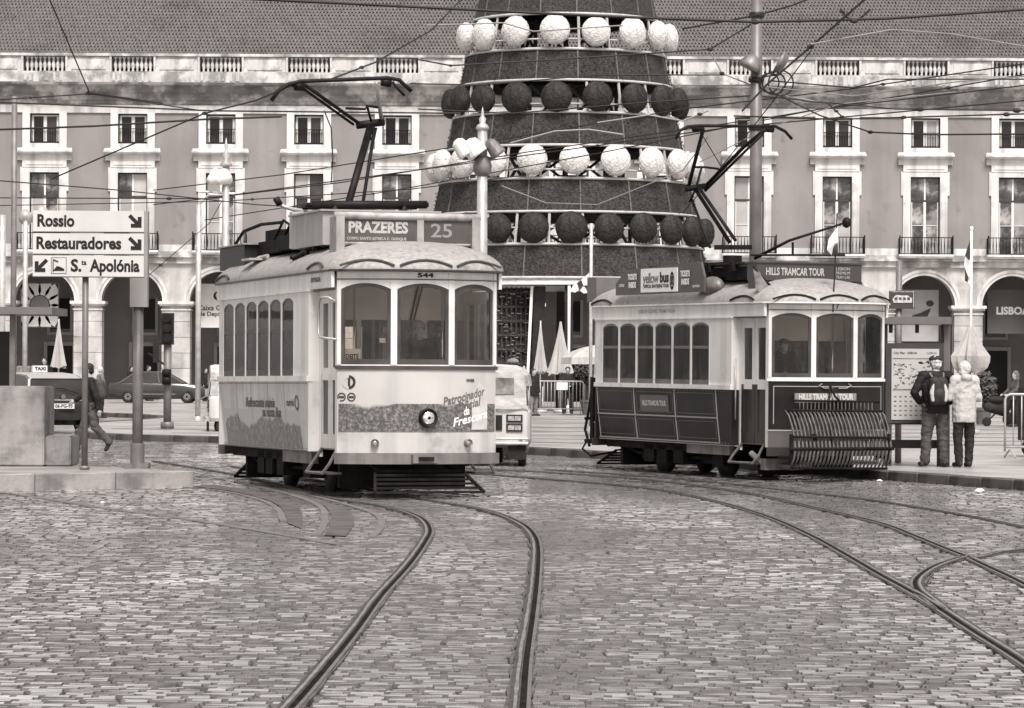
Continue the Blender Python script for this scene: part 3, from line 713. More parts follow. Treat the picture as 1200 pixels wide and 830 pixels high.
for gi, (y0, y1) in enumerate(gaps):
    n = np_[gi]
    for k in range(n):
        a = 2 * PI * (k + .37 + gi * .2) / n
        p0 = (trr(y0) * math.cos(a), trr(y0) * math.sin(a), tz(y0)); p1 = (trr(y1) * math.cos(a), trr(y1) * math.sin(a), tz(y1))
        mb = MB(); mb.tube([p0, p1], .05, 5); mb.build('post', post_m, tree)
    mb = MB(); mb.tube(ringpts(trr((y0 + y1) / 2), tz((y0 + y1) / 2 + (9 if gi < 3 else 0))), .035, 5, cap=False); mb.build('guard_rail', post_m, tree, True)
    mb = MB()
    r_ = trr(y0) - .5
    for k in range(8):
        a, b = 2 * PI * k / 8, 2 * PI * (k + 1) / 8
        mb.beam((r_ * math.cos(a), r_ * math.sin(a), tz(y0) + .3), (r_ * math.cos(a + PI), r_ * math.sin(a + PI), tz(y0) + .3), .14)
        mb.beam((r_ * .55 * math.cos(a), r_ * .55 * math.sin(a), tz(y0)), (r_ * .55 * math.cos(b), r_ * .55 * math.sin(b), tz(y1)), .09)
        mb.beam((r_ * .55 * math.cos(a), r_ * .55 * math.sin(a), tz(y0)), (r_ * .55 * math.cos(a), r_ * .55 * math.sin(a), tz(y1)), .14)
    mb.build('inner_frame', dark, tree)
# base: ring beam, legs, lattice panels with letters
mb = MB(); ringsheet(mb, 330.5, 337.5, th=.3); mb.build('ring_beam', M('ring_beam', .55, .6, n=(3, .1)), tree)
rB = trr(338)
for k in range(10):
    a = 2 * PI * k / 10 + .33
    mb = MB(); mb.beam((rB * .93 * math.cos(a), rB * .93 * math.sin(a), tz(338)), ((rB + .25) * math.cos(a), (rB + .25) * math.sin(a), .1), .3, .3); mb.build('leg', dark, tree)
lat = MB(); rl = random.Random(9)
for k in range(-1, 11):
    px_ = 572 + k * 5.4
    lat.beam(((px_ - 661) / TK, -rB * .82, .15), ((px_ - 661) / TK, -rB * .82, tz(340)), .06)
for k in range(9): lat.bb((566 - 661) / TK, (626 - 661) / TK, -rB * .82 - .04, -rB * .82 + .02, .3 + k * .52, .38 + k * .52)
lat.bb((560 - 661) / TK, (626 - 661) / TK, -rB * .82 + .1, -rB * .82 + .5, .15, tz(341))
lat.build('base_lattice', garl, tree)
lt = M('lattice_lights', .13, .5, n=(8, .6))
mb = MB()
for k in range(150):
    x_ = (rl.uniform(566, 624) - 661) / TK; z_ = rl.uniform(1.0, tz(345)); mb.box((x_, -rB * .82 - .07, z_), (rl.uniform(.03, .2), .02, rl.uniform(.01, .05)))
mb.build('lattice_lights', lt, tree, kind='stuff')
mb = MB(); mb.beam(((622 - 661) / TK, -rB * .9, tz(339)), ((616 - 661) / TK, -rB * .9, .13), .1); mb.build('white_edge', white, tree)
mb = MB(); mb.beam(((631 - 661) / TK, -rB * .85, tz(339)), ((627 - 661) / TK, -rB * .85, .13), .42); mb.build('leg', dark, tree)
for x_ in (702, 745, 790, 820):
    mb = MB(); mb.beam(((x_ - 661) / TK, -rB * .6, tz(339)), ((x_ - 661) / TK, -rB * .6, .13), .3); mb.build('leg', dark, tree)
mb = MB(); mb.bb((692 - 661) / TK, (740 - 661) / TK, -rB * .3, -rB * .25, 2.0, tz(345)); mb.build('base_screen', bgrey, tree)
# balls
def wovenball(r, seed):
    mb = MB(); mb.ell((0, 0, 0), (r, r * .6, r), 18, 12); return mb
rings = [(47, 118, 16, -.119, 'white', 'top'), (123, 132, 18, -.092, 'dark', 'second'), (197, 150, 20, .053, 'white', 'third'), (273, 162, 24, .03, 'dark', 'lowest')]
om = {}
for col, mt in (('white', ball_w), ('dark', ball_d)):
    R_ = .565; mb = MB(); mb.ell((0, 0, 0), (R_, R_ * .62, R_), 20, 14); bm_ = mb.mesh('shell', mt, True)
    mb = MB(); rw = random.Random(5 if col == 'white' else 6)
    for k in range(26):
        ax = Vector((rw.uniform(-1, 1), rw.uniform(-1, 1), rw.uniform(-1, 1))).normalized(); u = ax.orthogonal().normalized(); v = ax.cross(u); h = rw.uniform(-.6, .6); rr = math.sqrt(1 - h * h)
        pts = [(ax * h + (u * math.cos(t_) + v * math.sin(t_)) * rr) * (R_ + .006) for t_ in [2 * PI * q / 14 for q in range(15)]]
        mb.tube([(p.x, p.y * .62, p.z) for p in pts], .007, 3, cap=False)
    om[col] = (bm_, mb.mesh('weave', mt))
ordn = ['first', 'second', 'third', 'fourth', 'fifth', 'sixth', 'seventh', 'eighth', 'ninth', 'tenth', 'eleventh', 'twelfth', 'thirteenth']
for (yy, R_, n, ph, col, rn) in rings:
    fr_ = []
    for k in range(n):
        a = ph + 2 * PI * k / n
        a = (a + PI) % (2 * PI) - PI
        if abs(a) < 1.66: fr_.append(a)
    fr_.sort()
    for q, a in enumerate(fr_):
        rr = R_ / TK + .1
        b = thing('ornament_ball', f'{col} woven ball, {ordn[q]} from the left in the {rn} ring of the cone tree', 'ornament', (TXc + rr * math.sin(a), TD - rr * math.cos(a), tz(yy) + random.uniform(-.04, .04)), a, group=f'{col} balls on the cone tree')
        link('shell', om[col][0], b); link('weave', om[col][1], b)
        sc = random.uniform(.96, 1.05); b.scale = (sc, 1, sc)

# ================================================================== TRAMS
def gradmat(name, vhi, vlo, zc, soft): return None
cream = M('cream_paint', .66, .42, n=(1.5, .06), streak=(5, .12), dirt=(2.2, .36, .82), coat=.15)
cream2 = M('cream_paint_warm', .56, .45, n=(1.5, .08), streak=(4, .15), dirt=(2.5, .4, .8), coat=.1)
advm = M('advert_sky_print', .42, .4, n=(.9, .12), streak=(3, .1), coat=.2)
apron = M('apron_paint', .44, .45, n=(2, .1), streak=(4, .2), dirt=(3, .42, .75))
bump_m = M('bumper_grey', .15, .5, n=(3, .3), streak=(5, .3))
roofc = M('roof_canvas_pale', .30, .6, n=(14, .22), bump=(40, .5, .02), dirt=(9, .42, .75), stretch=(1, 2.2, 1))
roofg = M('roof_canvas_grey', .30, .5, n=(2, .25), bump=(10, .4, .02), dirt=(2, .47, .65))
dred = M('dark_tram_paint', .016, .3, n=(1.2, .4), streak=(3, .3), coat=.04, spec=.14)
dred2 = M('dark_tram_door', .036, .35, n=(1.2, .3), coat=.1)
line_m = M('coach_line', .34, .4, n=None); inter = M('tram_interior', .25, .6, n=(1, .3)); interl = M('tram_interior_light', .72, .6, n=(1, .2)); seat_m = M('tram_seat', .05, .6, n=(2, .3))
frame_d = M('window_rubber', .06, .4, n=(3, .3)); curt = M('curtain', .45, .8, n=(2, .2)); under = M('underframe', .012, .7, spec=.12, n=(6, .5), bump=(15, .5))
tgl = glass_mat('tram_glass', .85, 1.3, .05, .05); wglass = glass_mat('windscreen_glass', .92, 1.4, .04, .02)
def printmat(name, vbase, vdark, z0, z1, sc):
    # printed landscape: flat print with a wavy skyline
    m = M(name, vbase, .38, n=None, coat=.2); t = m.node_tree; N = t.nodes; L = t.links; b = N['Principled BSDF']
    tc = N.new('ShaderNodeTexCoord'); sx = N.new('ShaderNodeSeparateXYZ'); L.new(tc.outputs['Object'], sx.inputs[0])
    n1 = N.new('ShaderNodeTexNoise'); n1.inputs['Scale'].default_value = 1.6; n1.inputs['Detail'].default_value = 7; L.new(tc.outputs['Object'], n1.inputs[0])
    n2 = N.new('ShaderNodeTexNoise'); n2.inputs['Scale'].default_value = sc; n2.inputs['Detail'].default_value = 9; n2.inputs['Roughness'].default_value = .75; L.new(tc.outputs['Object'], n2.inputs[0])
    a = N.new('ShaderNodeMath'); a.operation = 'MULTIPLY_ADD'; a.inputs[1].default_value = (z1 - z0) * 1.6; L.new(n1.outputs[0], a.inputs[0]); L.new(sx.outputs[2], a.inputs[2])
    r = N.new('ShaderNodeMapRange'); L.new(a.outputs[0], r.inputs[0]); mid = z1 + (z1 - z0) * .8; r.inputs[1].default_value = mid - .03; r.inputs[2].default_value = mid + .02; r.inputs[3].default_value = 1; r.inputs[4].default_value = 0
    c = N.new('ShaderNodeValToRGB'); e = c.color_ramp.elements; e[0].position = .46; e[0].color = g(vdark); e[1].position = .7; e[1].color = g(vbase * .8); L.new(n2.outputs[0], c.inputs[0])
    mx = N.new('ShaderNodeMix'); mx.data_type = 'RGBA'; L.new(r.outputs[0], mx.inputs[0]); mx.inputs[6].default_value = g(vbase); L.new(c.outputs[0], mx.inputs[7]); L.new(mx.outputs[2], b.inputs['Base Color']); return m
SW = 1.15; SHF = 2.76; SHR = 2.57; CW_ = 1.06; YC = 3.90; YR = 2.78; SAG = .30; ZE = 2.90; RW = 1.165
SHE = {1: SHF, -1: SHR}; YE = {1: YC, -1: YR}
RF = (CW_ ** 2 + SAG ** 2) / (2 * SAG); PH = math.asin(CW_ / RF); YO = YC - RF * math.cos(PH)
def ff(end, k=0.0):
    # front / rear face as a curved wall: u = arc length across, positive toward local +X
    def fn(u, z, o):
        tk = 1 - k * max(0, (1.6 - z)) ; R_ = RF + o; a = u / RF
        x, y = R_ * math.sin(a) * tk, YO + R_ * math.cos(a)
        return (x, y, z) if end > 0 else (-x, -(y - YC + YR), z)
    return fn
UM = RF * PH
def fs(side, tum=0.0, half=SW):
    def fn(u, z, o):
        t_ = max(0.0, 1.5 - z) / .95
        x = half - tum * (t_ ** 1.5) + o
        return (side * x, u, z)
    return fn
def tram(spec):
    T = thing('tram', spec['label'], 'tram', group='vintage trams on the square'); dk = spec['dark']
    up = spec['upper']; lo = spec['lower']; lom = MATS[lo]
    sgn = (1, -1)
    # --- front and rear ends
    zb, zw0, zw1, zt = 1.65, 1.70, 2.74, ZE
    wins = [(-UM + .05, -UM * .36), (-UM * .36 + .075, UM * .36 - .075), (UM * .36, UM - .05)]
    wins = [(-UM + .05, -.425), (-.345, .345), (.425, UM - .05)]
    for e in sgn:
        f = ff(e)
        mb = MB(); mb.mapbox(f, -UM, UM, .84, zb - .012, -.04, 0, 18, 2)
        fp = mb.build('front_panel' if e > 0 else 'rear_panel', spec['front_m'], T, True); auto_smooth(fp.data)
        if not dk and e > 0:
            mb = MB(); mb.mapbox(f, -UM + .02, UM - .02, .845, 1.2, .001, .003, 24, 1); mb.build('advert_print', printmat('landscape_print', .42, .06, .85, 1.2, 26), fp)
        mb = MB(); mb.mapbox(f, -UM - .02, UM + .02, zb - .011, zb + .035, -.05, .02, 18, 1); mb.build('belt_rail', frame_d if not dk else up, T)
        mb = MB(); mb.mapbox(f, -UM, UM, zb + .036, zw0, -.04, .004, 18, 1)
        # header with arched tops, posts
        for (a, b) in wins:
            mb.mapbox(f, a, b, zw1, zt, -.04, 0, 10, 1, zbot=lambda u, a=a, b=b: zw1 - .075 * (abs(2 * (u - a) / (b - a) - 1) ** 2.2))
        edges = [-UM] + [v for w_ in wins for v in w_] + [UM]
        for i in range(0, len(edges), 2):
            mb.mapbox(f, edges[i] - .0, edges[i + 1], zw0, zt, -.045, .012, 2, 1)
        mb.build('window_surround', up, T)
        mb = MB(); mb.mapbox(f, -UM, UM, zw1 + .045, zw1 + .057, .013, .022, 18, 1); mb.mapbox(f, -UM - .02, UM + .02, zt - .012, zt + .012, -.05, .045, 18, 1); mb.build('drip_rail', frame_d, T)
        for wi, (a, b) in enumerate(wins):
            mb = MB(); fw = .045
            arch = lambda u, a=a, b=b: zw1 - .003 - .075 * (abs(2 * (u - a) / (b - a) - 1) ** 2.2)
            mb.mapbox(f, a + .002, a + fw, zw0 + .002, 0, -.035, -.008, 1, 1, ztop=arch); mb.mapbox(f, b - fw, b - .002, zw0 + .002, 0, -.035, -.008, 1, 1, ztop=arch)
            mb.mapbox(f, a + fw, b - fw, zw0 + .002, zw0 + .07, -.035, -.008, 6, 1)
            mb.mapbox(f, a + fw, b - fw, 0, 0, -.035, -.008, 10, 1, ztop=arch, zbot=lambda u, arch=arch: arch(u) - .045)
            wo = mb.build('window_frame', frame_d, T)
            mb = MB(); mb.mapbox(f, a + fw, b - fw, zw0 + .07, 0, -.022, -.018, 10, 1, ztop=lambda u, arch=arch: arch(u) - .04); mb.build('glass', wglass, wo)
        mb = MB(); mb.mapbox(f, -UM, UM, .57, .835, -.05, .006, 18, 1); ap = mb.build('apron', spec['apron_m'], T, True); auto_smooth(ap.data)
        if dk:
            mb = MB(); mb.mapbox(f, -UM - .01, UM + .01, .835, .855, -.03, .014, 18, 1); mb.mapbox(f, -UM + .08, UM - .08, zb - .1, zb - .088, .001, .005, 18, 1); mb.mapbox(f, -UM + .08, -UM + .092, .95, zb - .1, .001, .005, 1, 1); mb.mapbox(f, UM - .092, UM - .08, .95, zb - .1, .001, .005, 1, 1); mb.build('coach_lining', line_m, fp)
        mb = MB(); mb.mapbox(f, -UM - .02, UM + .02, .43, .567, -.08, .05, 18, 1); bu = mb.build('bumper', spec['bumper_m'], T, True); auto_smooth(bu.data)
        mb = MB(); p = f(0, .5, .08); mb.box(p, (.34, .12, .11)); mb.box((p[0], p[1] + e * .04, p[2] + .0), (.2, .1, .05), mi=1); mb.build('coupler', [bump_m, under], bu)
        # round lights
        hl = [(-.06, 1.02, .125)] if not dk else []
        for (u_, z_, r_) in hl + [(.62, .70, .052), (-.62, .70, .052)]:
            c = Vector(f(u_, z_, 0)); nn = (Vector(f(u_, z_, 1)) - c); ang = math.atan2(nn.y, nn.x) - PI / 2; R_ = Matrix.Rotation(ang, 3, 'Z')
            mb = MB(); mb.lathe([(r_, 0), (r_, .04), (r_ * .9, .07), (r_ * .74, .06), (r_ * .72, .03)], c, 24, 'y', R=R_)
            hb = mb.build('headlight' if r_ > .1 else 'marker_light', black if r_ > .1 else steel, T, True); auto_smooth(hb.data)
            mb = MB(); mb.lathe([(.001, .02), (r_ * .4, .025), (r_ * .73, .045), (r_ * .735, .05), (r_ * .5, .062), (.001, .066)], c, 24, 'y', R=R_); mb.build('lens', M('lamp_reflector', .8, .1, .9, n=(18, .5), bump=(30, .6, .01)) if r_ > .1 else M('marker_lens', .3, .15, .3, n=(20, .5)), hb, True)
            if r_ > .1: mb = MB(); mb.lathe([(.001, 0), (.02, .0), (.02, .012), (.001, .012)], c + nn.normalized() * .065, 12, 'y', R=R_); mb.build('bulb_cap', black, hb)
        # life guard tray
        lg = MB(); sl_ = []
        A0, A1 = Vector((0, YE[e] + .10, .34)), Vector((0, YE[e] + .62, .08))
        root = MB(); root.beam((-.58, A0.y * e, A0.z), (-.72, A1.y * e, A1.z), .035); root4 = MB(); root4.beam((.58, A0.y * e, A0.z), (.72, A1.y * e, A1.z), .035); root2 = MB(); root2.beam((-.5, e * (YE[e] - .4), .4), (-.5, A0.y * e, A0.z), .04); root3 = MB(); root3.beam((.5, e * (YE[e] - .4), .4), (.5, A0.y * e, A0.z), .04)
        if not (dk and e > 0):
            L_ = root.build('lifeguard', under, T); root2.build('bracket', under, L_); root3.build('bracket', under, L_); root4.build('side_bar', under, L_)
            for k in range(6):
                q = k / 5; p_ = A0.lerp(A1, q); hw = .58 + .14 * q
                mb = MB(); mb.box((0, p_.y * e, p_.z), (2 * hw, .055, .03)); mb.build('slat', under, L_)
        # wheel guard board behind
        mb = MB(); yg = YE[e] - .75; mb.bb(-.85, .85, e * yg, e * (yg + .1), .1, .42); mb.build('guard_board', under, T)
    # --- saloon sides
    for s_ in sgn:
        f = fs(s_, .09)
        mb = MB(); mb.mapbox(f, -SHR, SHF, .57, 1.485, -.05, 0, 1, 10); sp_ = mb.build('side_panel', spec['side_m'], T); auto_smooth(sp_.data, 60)
        if s_ > 0 and not dk:
            mb = MB(); mb.mapbox(f, -2.3, SHF - .6, .58, 1.1, .001, .003, 1, 8); mb.build('advert_print', printmat('side_print', .47, .10, .6, .95, 12), sp_)
        mb = MB(); mb.mapbox(f, -SHR - .01, SHF + .01, 1.4855, 1.56, -.05, .03); mb.build('window_sill', up, T)
        mb = MB(); mb.mapbox(f, -SHR, SHF, .555, .5695, -.05, .012); 
        if dk:
            for z_ in (.585, 1.0): mb.mapbox(f, -SHR + .02, SHF - .55, z_, z_ + .022, .001, .014, 1, 1)
            for u_ in (-2.5, -.98, .62, 2.19): mb.mapbox(f, u_, u_ + .025, .61, 1.47, .001, .01, 1, 6)
        mb.build('coach_lining' if dk else 'bottom_edge', line_m if dk else frame_d, sp_)
        if dk:
            # gilt lining frames inside each panel
            for ua, ub in ((-2.42, -1.05), (-.88, .55), (.70, 2.12)):
                for za, zb_ in ((.66, .95), (1.07, 1.42)):
                    mb = MB()
                    mb.mapbox(f, ua, ub, za, za + .007, .001, .004); mb.mapbox(f, ua, ub, zb_ - .007, zb_, .001, .004)
                    mb.mapbox(f, ua, ua + .007, za + .007, zb_ - .007, .001, .004, 1, 3); mb.mapbox(f, ub - .007, ub, za + .007, zb_ - .007, .001, .004, 1, 3); mb.build('panel_lining', M('thin_lining', .16, .4, n=None), sp_)
        if not dk:
            mb = MB()
            for u_ in (-1.45, -.55, .45, 1.4): mb.mapbox(f, u_, u_ + .008, .58, 1.48, .0031, .0045, 1, 6)
            mb.build('panel_seams', M('seam_dark', .12, .6, n=(9, .5)), sp_, kind='stuff')  # thin dark strips along the joints of the side panels
        rv = MB()
        for k in range(46):
            u_ = -SHR + .04 + k * .115
            for z_ in (1.46, .6): c_ = f(u_, z_, .006); rv.box(c_, (.012, .014, .014))
        rv.build('rivets', M('rivet', .25, .5, n=None), sp_, kind='stuff')
        # window zone
        y0, y1 = -2.30, 1.97; pt = (y1 - y0) / 6; pw_ = .03; zt_ = 2.60
        mb = MB(); mb.mapbox(f, -SHR, y0, 1.561, 2.66, -.05, 0); mb.mapbox(f, y1, SHF, 1.561, 2.66, -.05, 0)
        for k in range(6):
            a, b = y0 + k * pt + pw_, y0 + (k + 1) * pt - pw_
            mb.mapbox(f, a, b, zt_, 2.66, -.05, 0, 10, 1, zbot=lambda u, a=a, b=b: zt_ - .07 * abs(2 * (u - a) / (b - a) - 1) ** 2.5)
        for k in range(7):
            c = y0 + k * pt; mb.mapbox(f, c - (pw_ if k else 0), c + (pw_ if k < 6 else 0), 1.561, 2.66, -.035, .004)
        mb.build('window_pillars', up, T)
        mb = MB(); mb.mapbox(fs(s_, 0, SW - .01), -SHR - .02, SHF + .02, 2.661, 2.685, -.05, .03); mb.mapbox(fs(s_, 0, SW - .01), -YR, YC, 2.6855, ZE, -.04, 0); mb.build('letterboard', spec['letter_m'], T)
        for k in range(6):
            a, b = y0 + k * pt + pw_ + .001, y0 + (k + 1) * pt - pw_ - .001
            arch = lambda u, a=a, b=b: zt_ - .002 - .07 * abs(2 * (u - a) / (b - a) - 1) ** 2.5
            mb = MB(); fw = .022
            mb.mapbox(f, a, a + fw, 1.562, 0, -.03, -.004, 1, 1, ztop=arch); mb.mapbox(f, b - fw, b, 1.562, 0, -.03, -.004, 1, 1, ztop=arch)
            mb.mapbox(f, a + fw, b - fw, 1.562, 1.64, -.03, -.004); mb.mapbox(f, a + fw, b - fw, 2.16, 2.21, -.03, .0)
            mb.mapbox(f, a + fw, b - fw, 0, 0, -.03, -.004, 8, 1, ztop=arch, zbot=lambda u, arch=arch: arch(u) - .035)
            wo = mb.build('window_frame', frame_d if not dk else M('window_varnish', .12, .35, n=(3, .3)), T)
            mb = MB(); mb.mapbox(f, a + fw, b - fw, 1.64, 2.16, -.016, -.012); mb.build('glass', tgl, wo)
            mb = MB(); mb.mapbox(f, a + fw, b - fw, 2.21, 0, -.014, -.01, 6, 1, ztop=lambda u, arch=arch: arch(u) - .03); mb.build('glass', tgl, wo)
            if True:
                mb = MB(); xx = s_ * (SW - .09); mb.bb(xx - .01, xx + .01, b - [.2, .3, .14, .26, .18, .34][k], b - .04, [1.7, 1.9, 1.66, 1.75, 2.0, 1.7][k], 2.57); mb.build('curtain', curt, wo)
        # vestibule: bulkhead return, doors, corner post
        for e in sgn:
            SH = SHE[e]
            mb = MB(); mb.bb(s_ * .98, s_ * (SW - .001), e * (SH - .04), e * (SH + .001), .57, 1.484); mb.bb(s_ * 1.0, s_ * (SW - .001), e * (SH - .04), e * (SH + .001), 1.485, 2.66, 1); mb.build('bulkhead_return', [lom, up], T)
            if e < 0: continue
            xd = s_ * .985; ya, yb = e * (SH + .06), e * (YC - .1)
            mb = MB(); mb.bb(xd - .02, xd + .02, ya - e * .06, ya, .5, 2.66); mb.bb(s_ * .97, s_ * CW_, yb, e * YC, .57, ZE); mb.bb(xd - .03, xd + .03, ya, yb, 2.6, 2.66); mb.build('door_post', up, T)
            for h in (0, 1):
                a = ya + (yb - ya) * h / 2 + e * .01; b = ya + (yb - ya) * (h + 1) / 2 - e * .01
                d = MB(); lo_m = 0
                d.bb(xd - .02, xd + .015, a, b, .62, .80, 0)
                for (p0, p1) in ((a, a + e * .09), (b - e * .09, b)):
                    d.bb(xd - .02, xd + .015, p0, p1, .8, 1.58, 0); d.bb(xd - .02, xd + .015, p0, p1, 1.58, 2.6, 1)
                d.bb(xd - .02, xd + .015, a + e * .09, b - e * .09, 1.5, 1.66, 1); d.bb(xd - .02, xd + .015, a + e * .09, b - e * .09, 2.5, 2.6, 1)
                d.bb(xd - .015, xd + .0, a + e * .09, b - e * .09, .8, 1.5, 2)
                do = d.build('door', [MATS[spec['door_m']], up, frame_d if not dk else MATS[spec['door_m']]], T)
                q = MB(); q.bb(xd - .004, xd + .002, a + e * .09, b - e * .09, 1.66, 2.5); q.build('glass', tgl, do)
            # folding step and handrails
            q = MB(); x1_ = s_ * 1.16
            q.tube([(s_ * .98, e * 2.85, .62), (s_ * 1.08, e * 2.72, .42), (x1_, e * 2.7, .3), (x1_, e * 3.55, .3), (s_ * 1.08, e * 3.6, .42), (s_ * .98, e * 3.62, .62)], .022, 6)
            q.bb(s_ * .9, x1_, e * 2.72, e * 3.53, .285, .31); q.build('step', bump_m, T)
            q = MB(); q.tube([(s_ * 1.07, e * (YC - .02), 2.5), (s_ * 1.17, e * (YC - .04), 2.56), (s_ * 1.2, e * (YC - .3), 2.56), (s_ * 1.2, e * (YC - .42), 2.5), (s_ * 1.2, e * (YC - .42), 2.1), (s_ * 1.2, e * (YC - .35), 2.05), (s_ * 1.07, e * (YC - .02), 2.02)], .016, 6)
            if e > 0 and s_ > 0 and not dk: q.build('mirror_bracket', lsteel, T, True)
            q = MB(); q.tube([(s_ * 1.12, e * (SH + .1), 1.0), (s_ * 1.12, e * (SH + .1), 2.0)], .012, 6); (q.build('handrail', lsteel, T, True) if dk else None)
    # --- roof
    def rfn(a, u):
        c = math.cos(a); sa = math.sin(a); hw = RW * c ** .9; n4 = 40; kk = u % n4; rear = 20 <= kk <= 32; ye = YC + .12 - 1.15 * (1 - c); yq = YR + .12 - .9 * (1 - c)
        sg = (SAG + .02) * c
        n4 = 40
        k = u % n4
        # outline: front arc (0..12), side, rear arc, side
        if k <= 12: t_ = k / 12 * 2 - 1; x = hw * t_; y = ye + sg * (1 - t_ * t_) - .12 * t_ ** 10
        elif k < 20: x = hw; y = (ye - .12) - (ye + yq - .24) * (k - 12) / 8
        elif k <= 32: t_ = 1 - (k - 20) / 12 * 2; x = hw * t_; y = -(yq + sg * (1 - t_ * t_) - .12 * t_ ** 10)
        else: x = -hw; y = -(yq - .12) + (ye + yq - .24) * (k - 32) / 8
        return (x, y, ZE + .005 + .44 * sa)
    aa = [0, .08, .16, .3, .45, .6, .75, .9, 1.05, 1.2, 1.35, 1.5]
    mb = MB(); vs = [rfn(a, u) for a in aa for u in range(40)]
    mb.add(vs, [(j * 40 + k, j * 40 + (k + 1) % 40, (j + 1) * 40 + (k + 1) % 40, (j + 1) * 40 + k) for j in range(len(aa) - 1) for k in range(40)] + [tuple((len(aa) - 1) * 40 + k for k in range(40)), tuple(range(40))])
    rf_ = mb.build('roof', spec['roof_m'], T, True); auto_smooth(rf_.data, 50)
    mb = MB(); mb.tube([rfn(0, k) for k in range(41)], .015, 5, cap=False); mb.build('gutter', up if dk else frame_d, rf_)
    for e in sgn:
        for (ua, ub) in ((-.93, -.36), (-.3, .3), (.36, .93)):
            pts = []
            for k in range(9):
                t_ = ua + (ub - ua) * k / 8; q = 2 * k / 8 - 1; h = .055 + .075 * (1 - q * q)
                sa = min(1, h / .44); c = math.sqrt(1 - sa * sa); hw = RW * c ** .9; ye = YE[e] + .12 - (1.15 if e > 0 else .9) * (1 - c); sg = (SAG + .02) * c; tt = t_
                pts.append((e * hw * tt, e * (ye + sg * (1 - tt * tt) + .015), ZE + .005 + h))
            mb = MB(); mb.tube(pts, .016, 5); mb.build('rain_strip', black if dk else frame_d, rf_)
        for s_ in sgn:
            pts = []
            for k in range(9):
                q = 2 * k / 8 - 1; h = .05 + .07 * (1 - q * q); sa = h / .44; c = math.sqrt(1 - sa * sa)
                pts.append((s_ * (RW * c ** .9 + .012), (3.15 if e > 0 else -2.3) + .42 * q, ZE + .005 + h))
            mb = MB(); mb.tube(pts, .016, 5); mb.build('rain_strip', black if dk else frame_d, rf_)
    # --- inside
    mb = MB(); mb.bb(-.98, .98, -YR, YC, .6, .78); mb.build('floor', inter, T)
    mb = MB(); mb.bb(-1.1, 1.1, -YR, SHF + .9, 2.83, 2.86); mb.build('ceiling', interl, T)
    for e in sgn:
        y_ = e * (SHE[e] - .1); mb = MB()
        mb.bb(-1.09, -.45, y_ - .03, y_ + .03, .79, 1.55); mb.bb(.45, 1.09, y_ - .03, y_ + .03, .79, 1.55); mb.bb(-1.09, 1.09, y_ - .03, y_ + .03, 2.3, 2.829)
        for x_ in (-1.06, -.45, .45, 1.06): mb.bb(x_ - .03, x_ + .03, y_ - .035, y_ + .035, 1.55, 2.3)
        mb.build('bulkhead', interl if e > 0 else inter, T)
        if e < 0: continue
        mb = MB(); mb.bb(-.9, -.2, e * 3.3, e * 3.62, .79, 1.55) if e > 0 else mb.bb(.2, .9, e * 3.62, e * 3.3, .79, 1.55); mb.tube([(-.3 * e, e * 3.4, 1.5), (-.3 * e, e * 3.4, 1.72)], .02, 6); mb.build('control_desk', seat_m, T)
        for s_ in sgn:
            mb = MB(); mb.tube([(s_ * .6, e * 3.0, .8), (s_ * .6, e * 3.0, 2.85)], .016, 6); mb.build('grab_pole', chrome, T, True)
    for k in range(6):
        for s_ in sgn:
            y_ = -1.9 + k * .7; mb = MB(); mb.bb(s_ * .35, s_ * 1.0, y_, y_ + .4, .9, 1.2); mb.bb(s_ * .35, s_ * 1.0, y_ - .08, y_, .9, 1.78); mb.build('passenger_seat', seat_m, T)
    # --- running gear
    mb = MB(); mb.bb(-.95, .95, -2.5, 2.5, .42, .56); mb.bb(-.55, .55, -1.9, 1.9, .25, .42); mb.build('underframe', under, T)
    for s_ in sgn:
        mb = MB(); mb.bb(s_ * .62, s_ * .7, -1.75, 1.75, .3, .44)
        for y_ in (-1.2, 1.2): mb.bb(s_ * .6, s_ * .78, y_ - .17, y_ + .17, .22, .46)
        for y_ in (-.75, -.25, .4, 1.9): mb.bb(s_ * .72, s_ * .95, y_ - .2, y_ + .18, .2, .5)
        mb.tube([(s_ * .8, -2.3, .5), (s_ * .78, -1.6, .35), (s_ * .8, -.4, .3), (s_ * .8, 1.7, .32)], .03, 6)
        mb.build('truck_frame', under, T)
        mb = MB(); mb.bb(s_ * .94, s_ * 1.04, .9, 2.5, .4, .56); mb.build('equipment_box', bump_m, T)
        for y_ in (-1.2, 1.2):
            mb = MB(); mb.lathe([(.07, .05), (.12, .055), (.29, .0), (.33, .0), (.33, .08), (.37, .085), (.37, .11), (.1, .11)], (s_ * .45 - (.11 if s_ > 0 else 0) + 0, y_, .335), 24, 'x'); mb.build('wheel', M('wheel_steel', .06, .5, .5, n=(8, .4)), T, True)
    return T
def place_tram(T, pos, psi, pitch=0.0, sc=1.0):
    T.location = pos; T.rotation_mode = 'XYZ'
    T.rotation_euler = (pitch, 0, psi); T.scale = (sc,) * 3
    bpy.context.view_layer.update(); return Matrix.LocRotScale(Vector(pos), T.rotation_euler.to_quaternion(), Vector((sc,) * 3))
def ray_local(Mx, x, y, axis, val):
    # the point of a thing's own plane (axis = val) that lies behind a picture point
    inv = Mx.inverted(); o = inv @ Vector((0, 0, CH)); d = inv @ P(x, y, 50) - o; t_ = (val - o[axis]) / d[axis]; return o + d * t_
def u_front(Mx, px_, z, off=0.0):
    best = None; f = ff(1)
    for k in range(-200, 201):
        u = UM * k / 200; p = Mx @ Vector(f(u, z, off)); dx = p.x / p.y * F + 600
        if best is None or abs(dx - px_) < best[0]: best = (abs(dx - px_), u)
    return best[1]
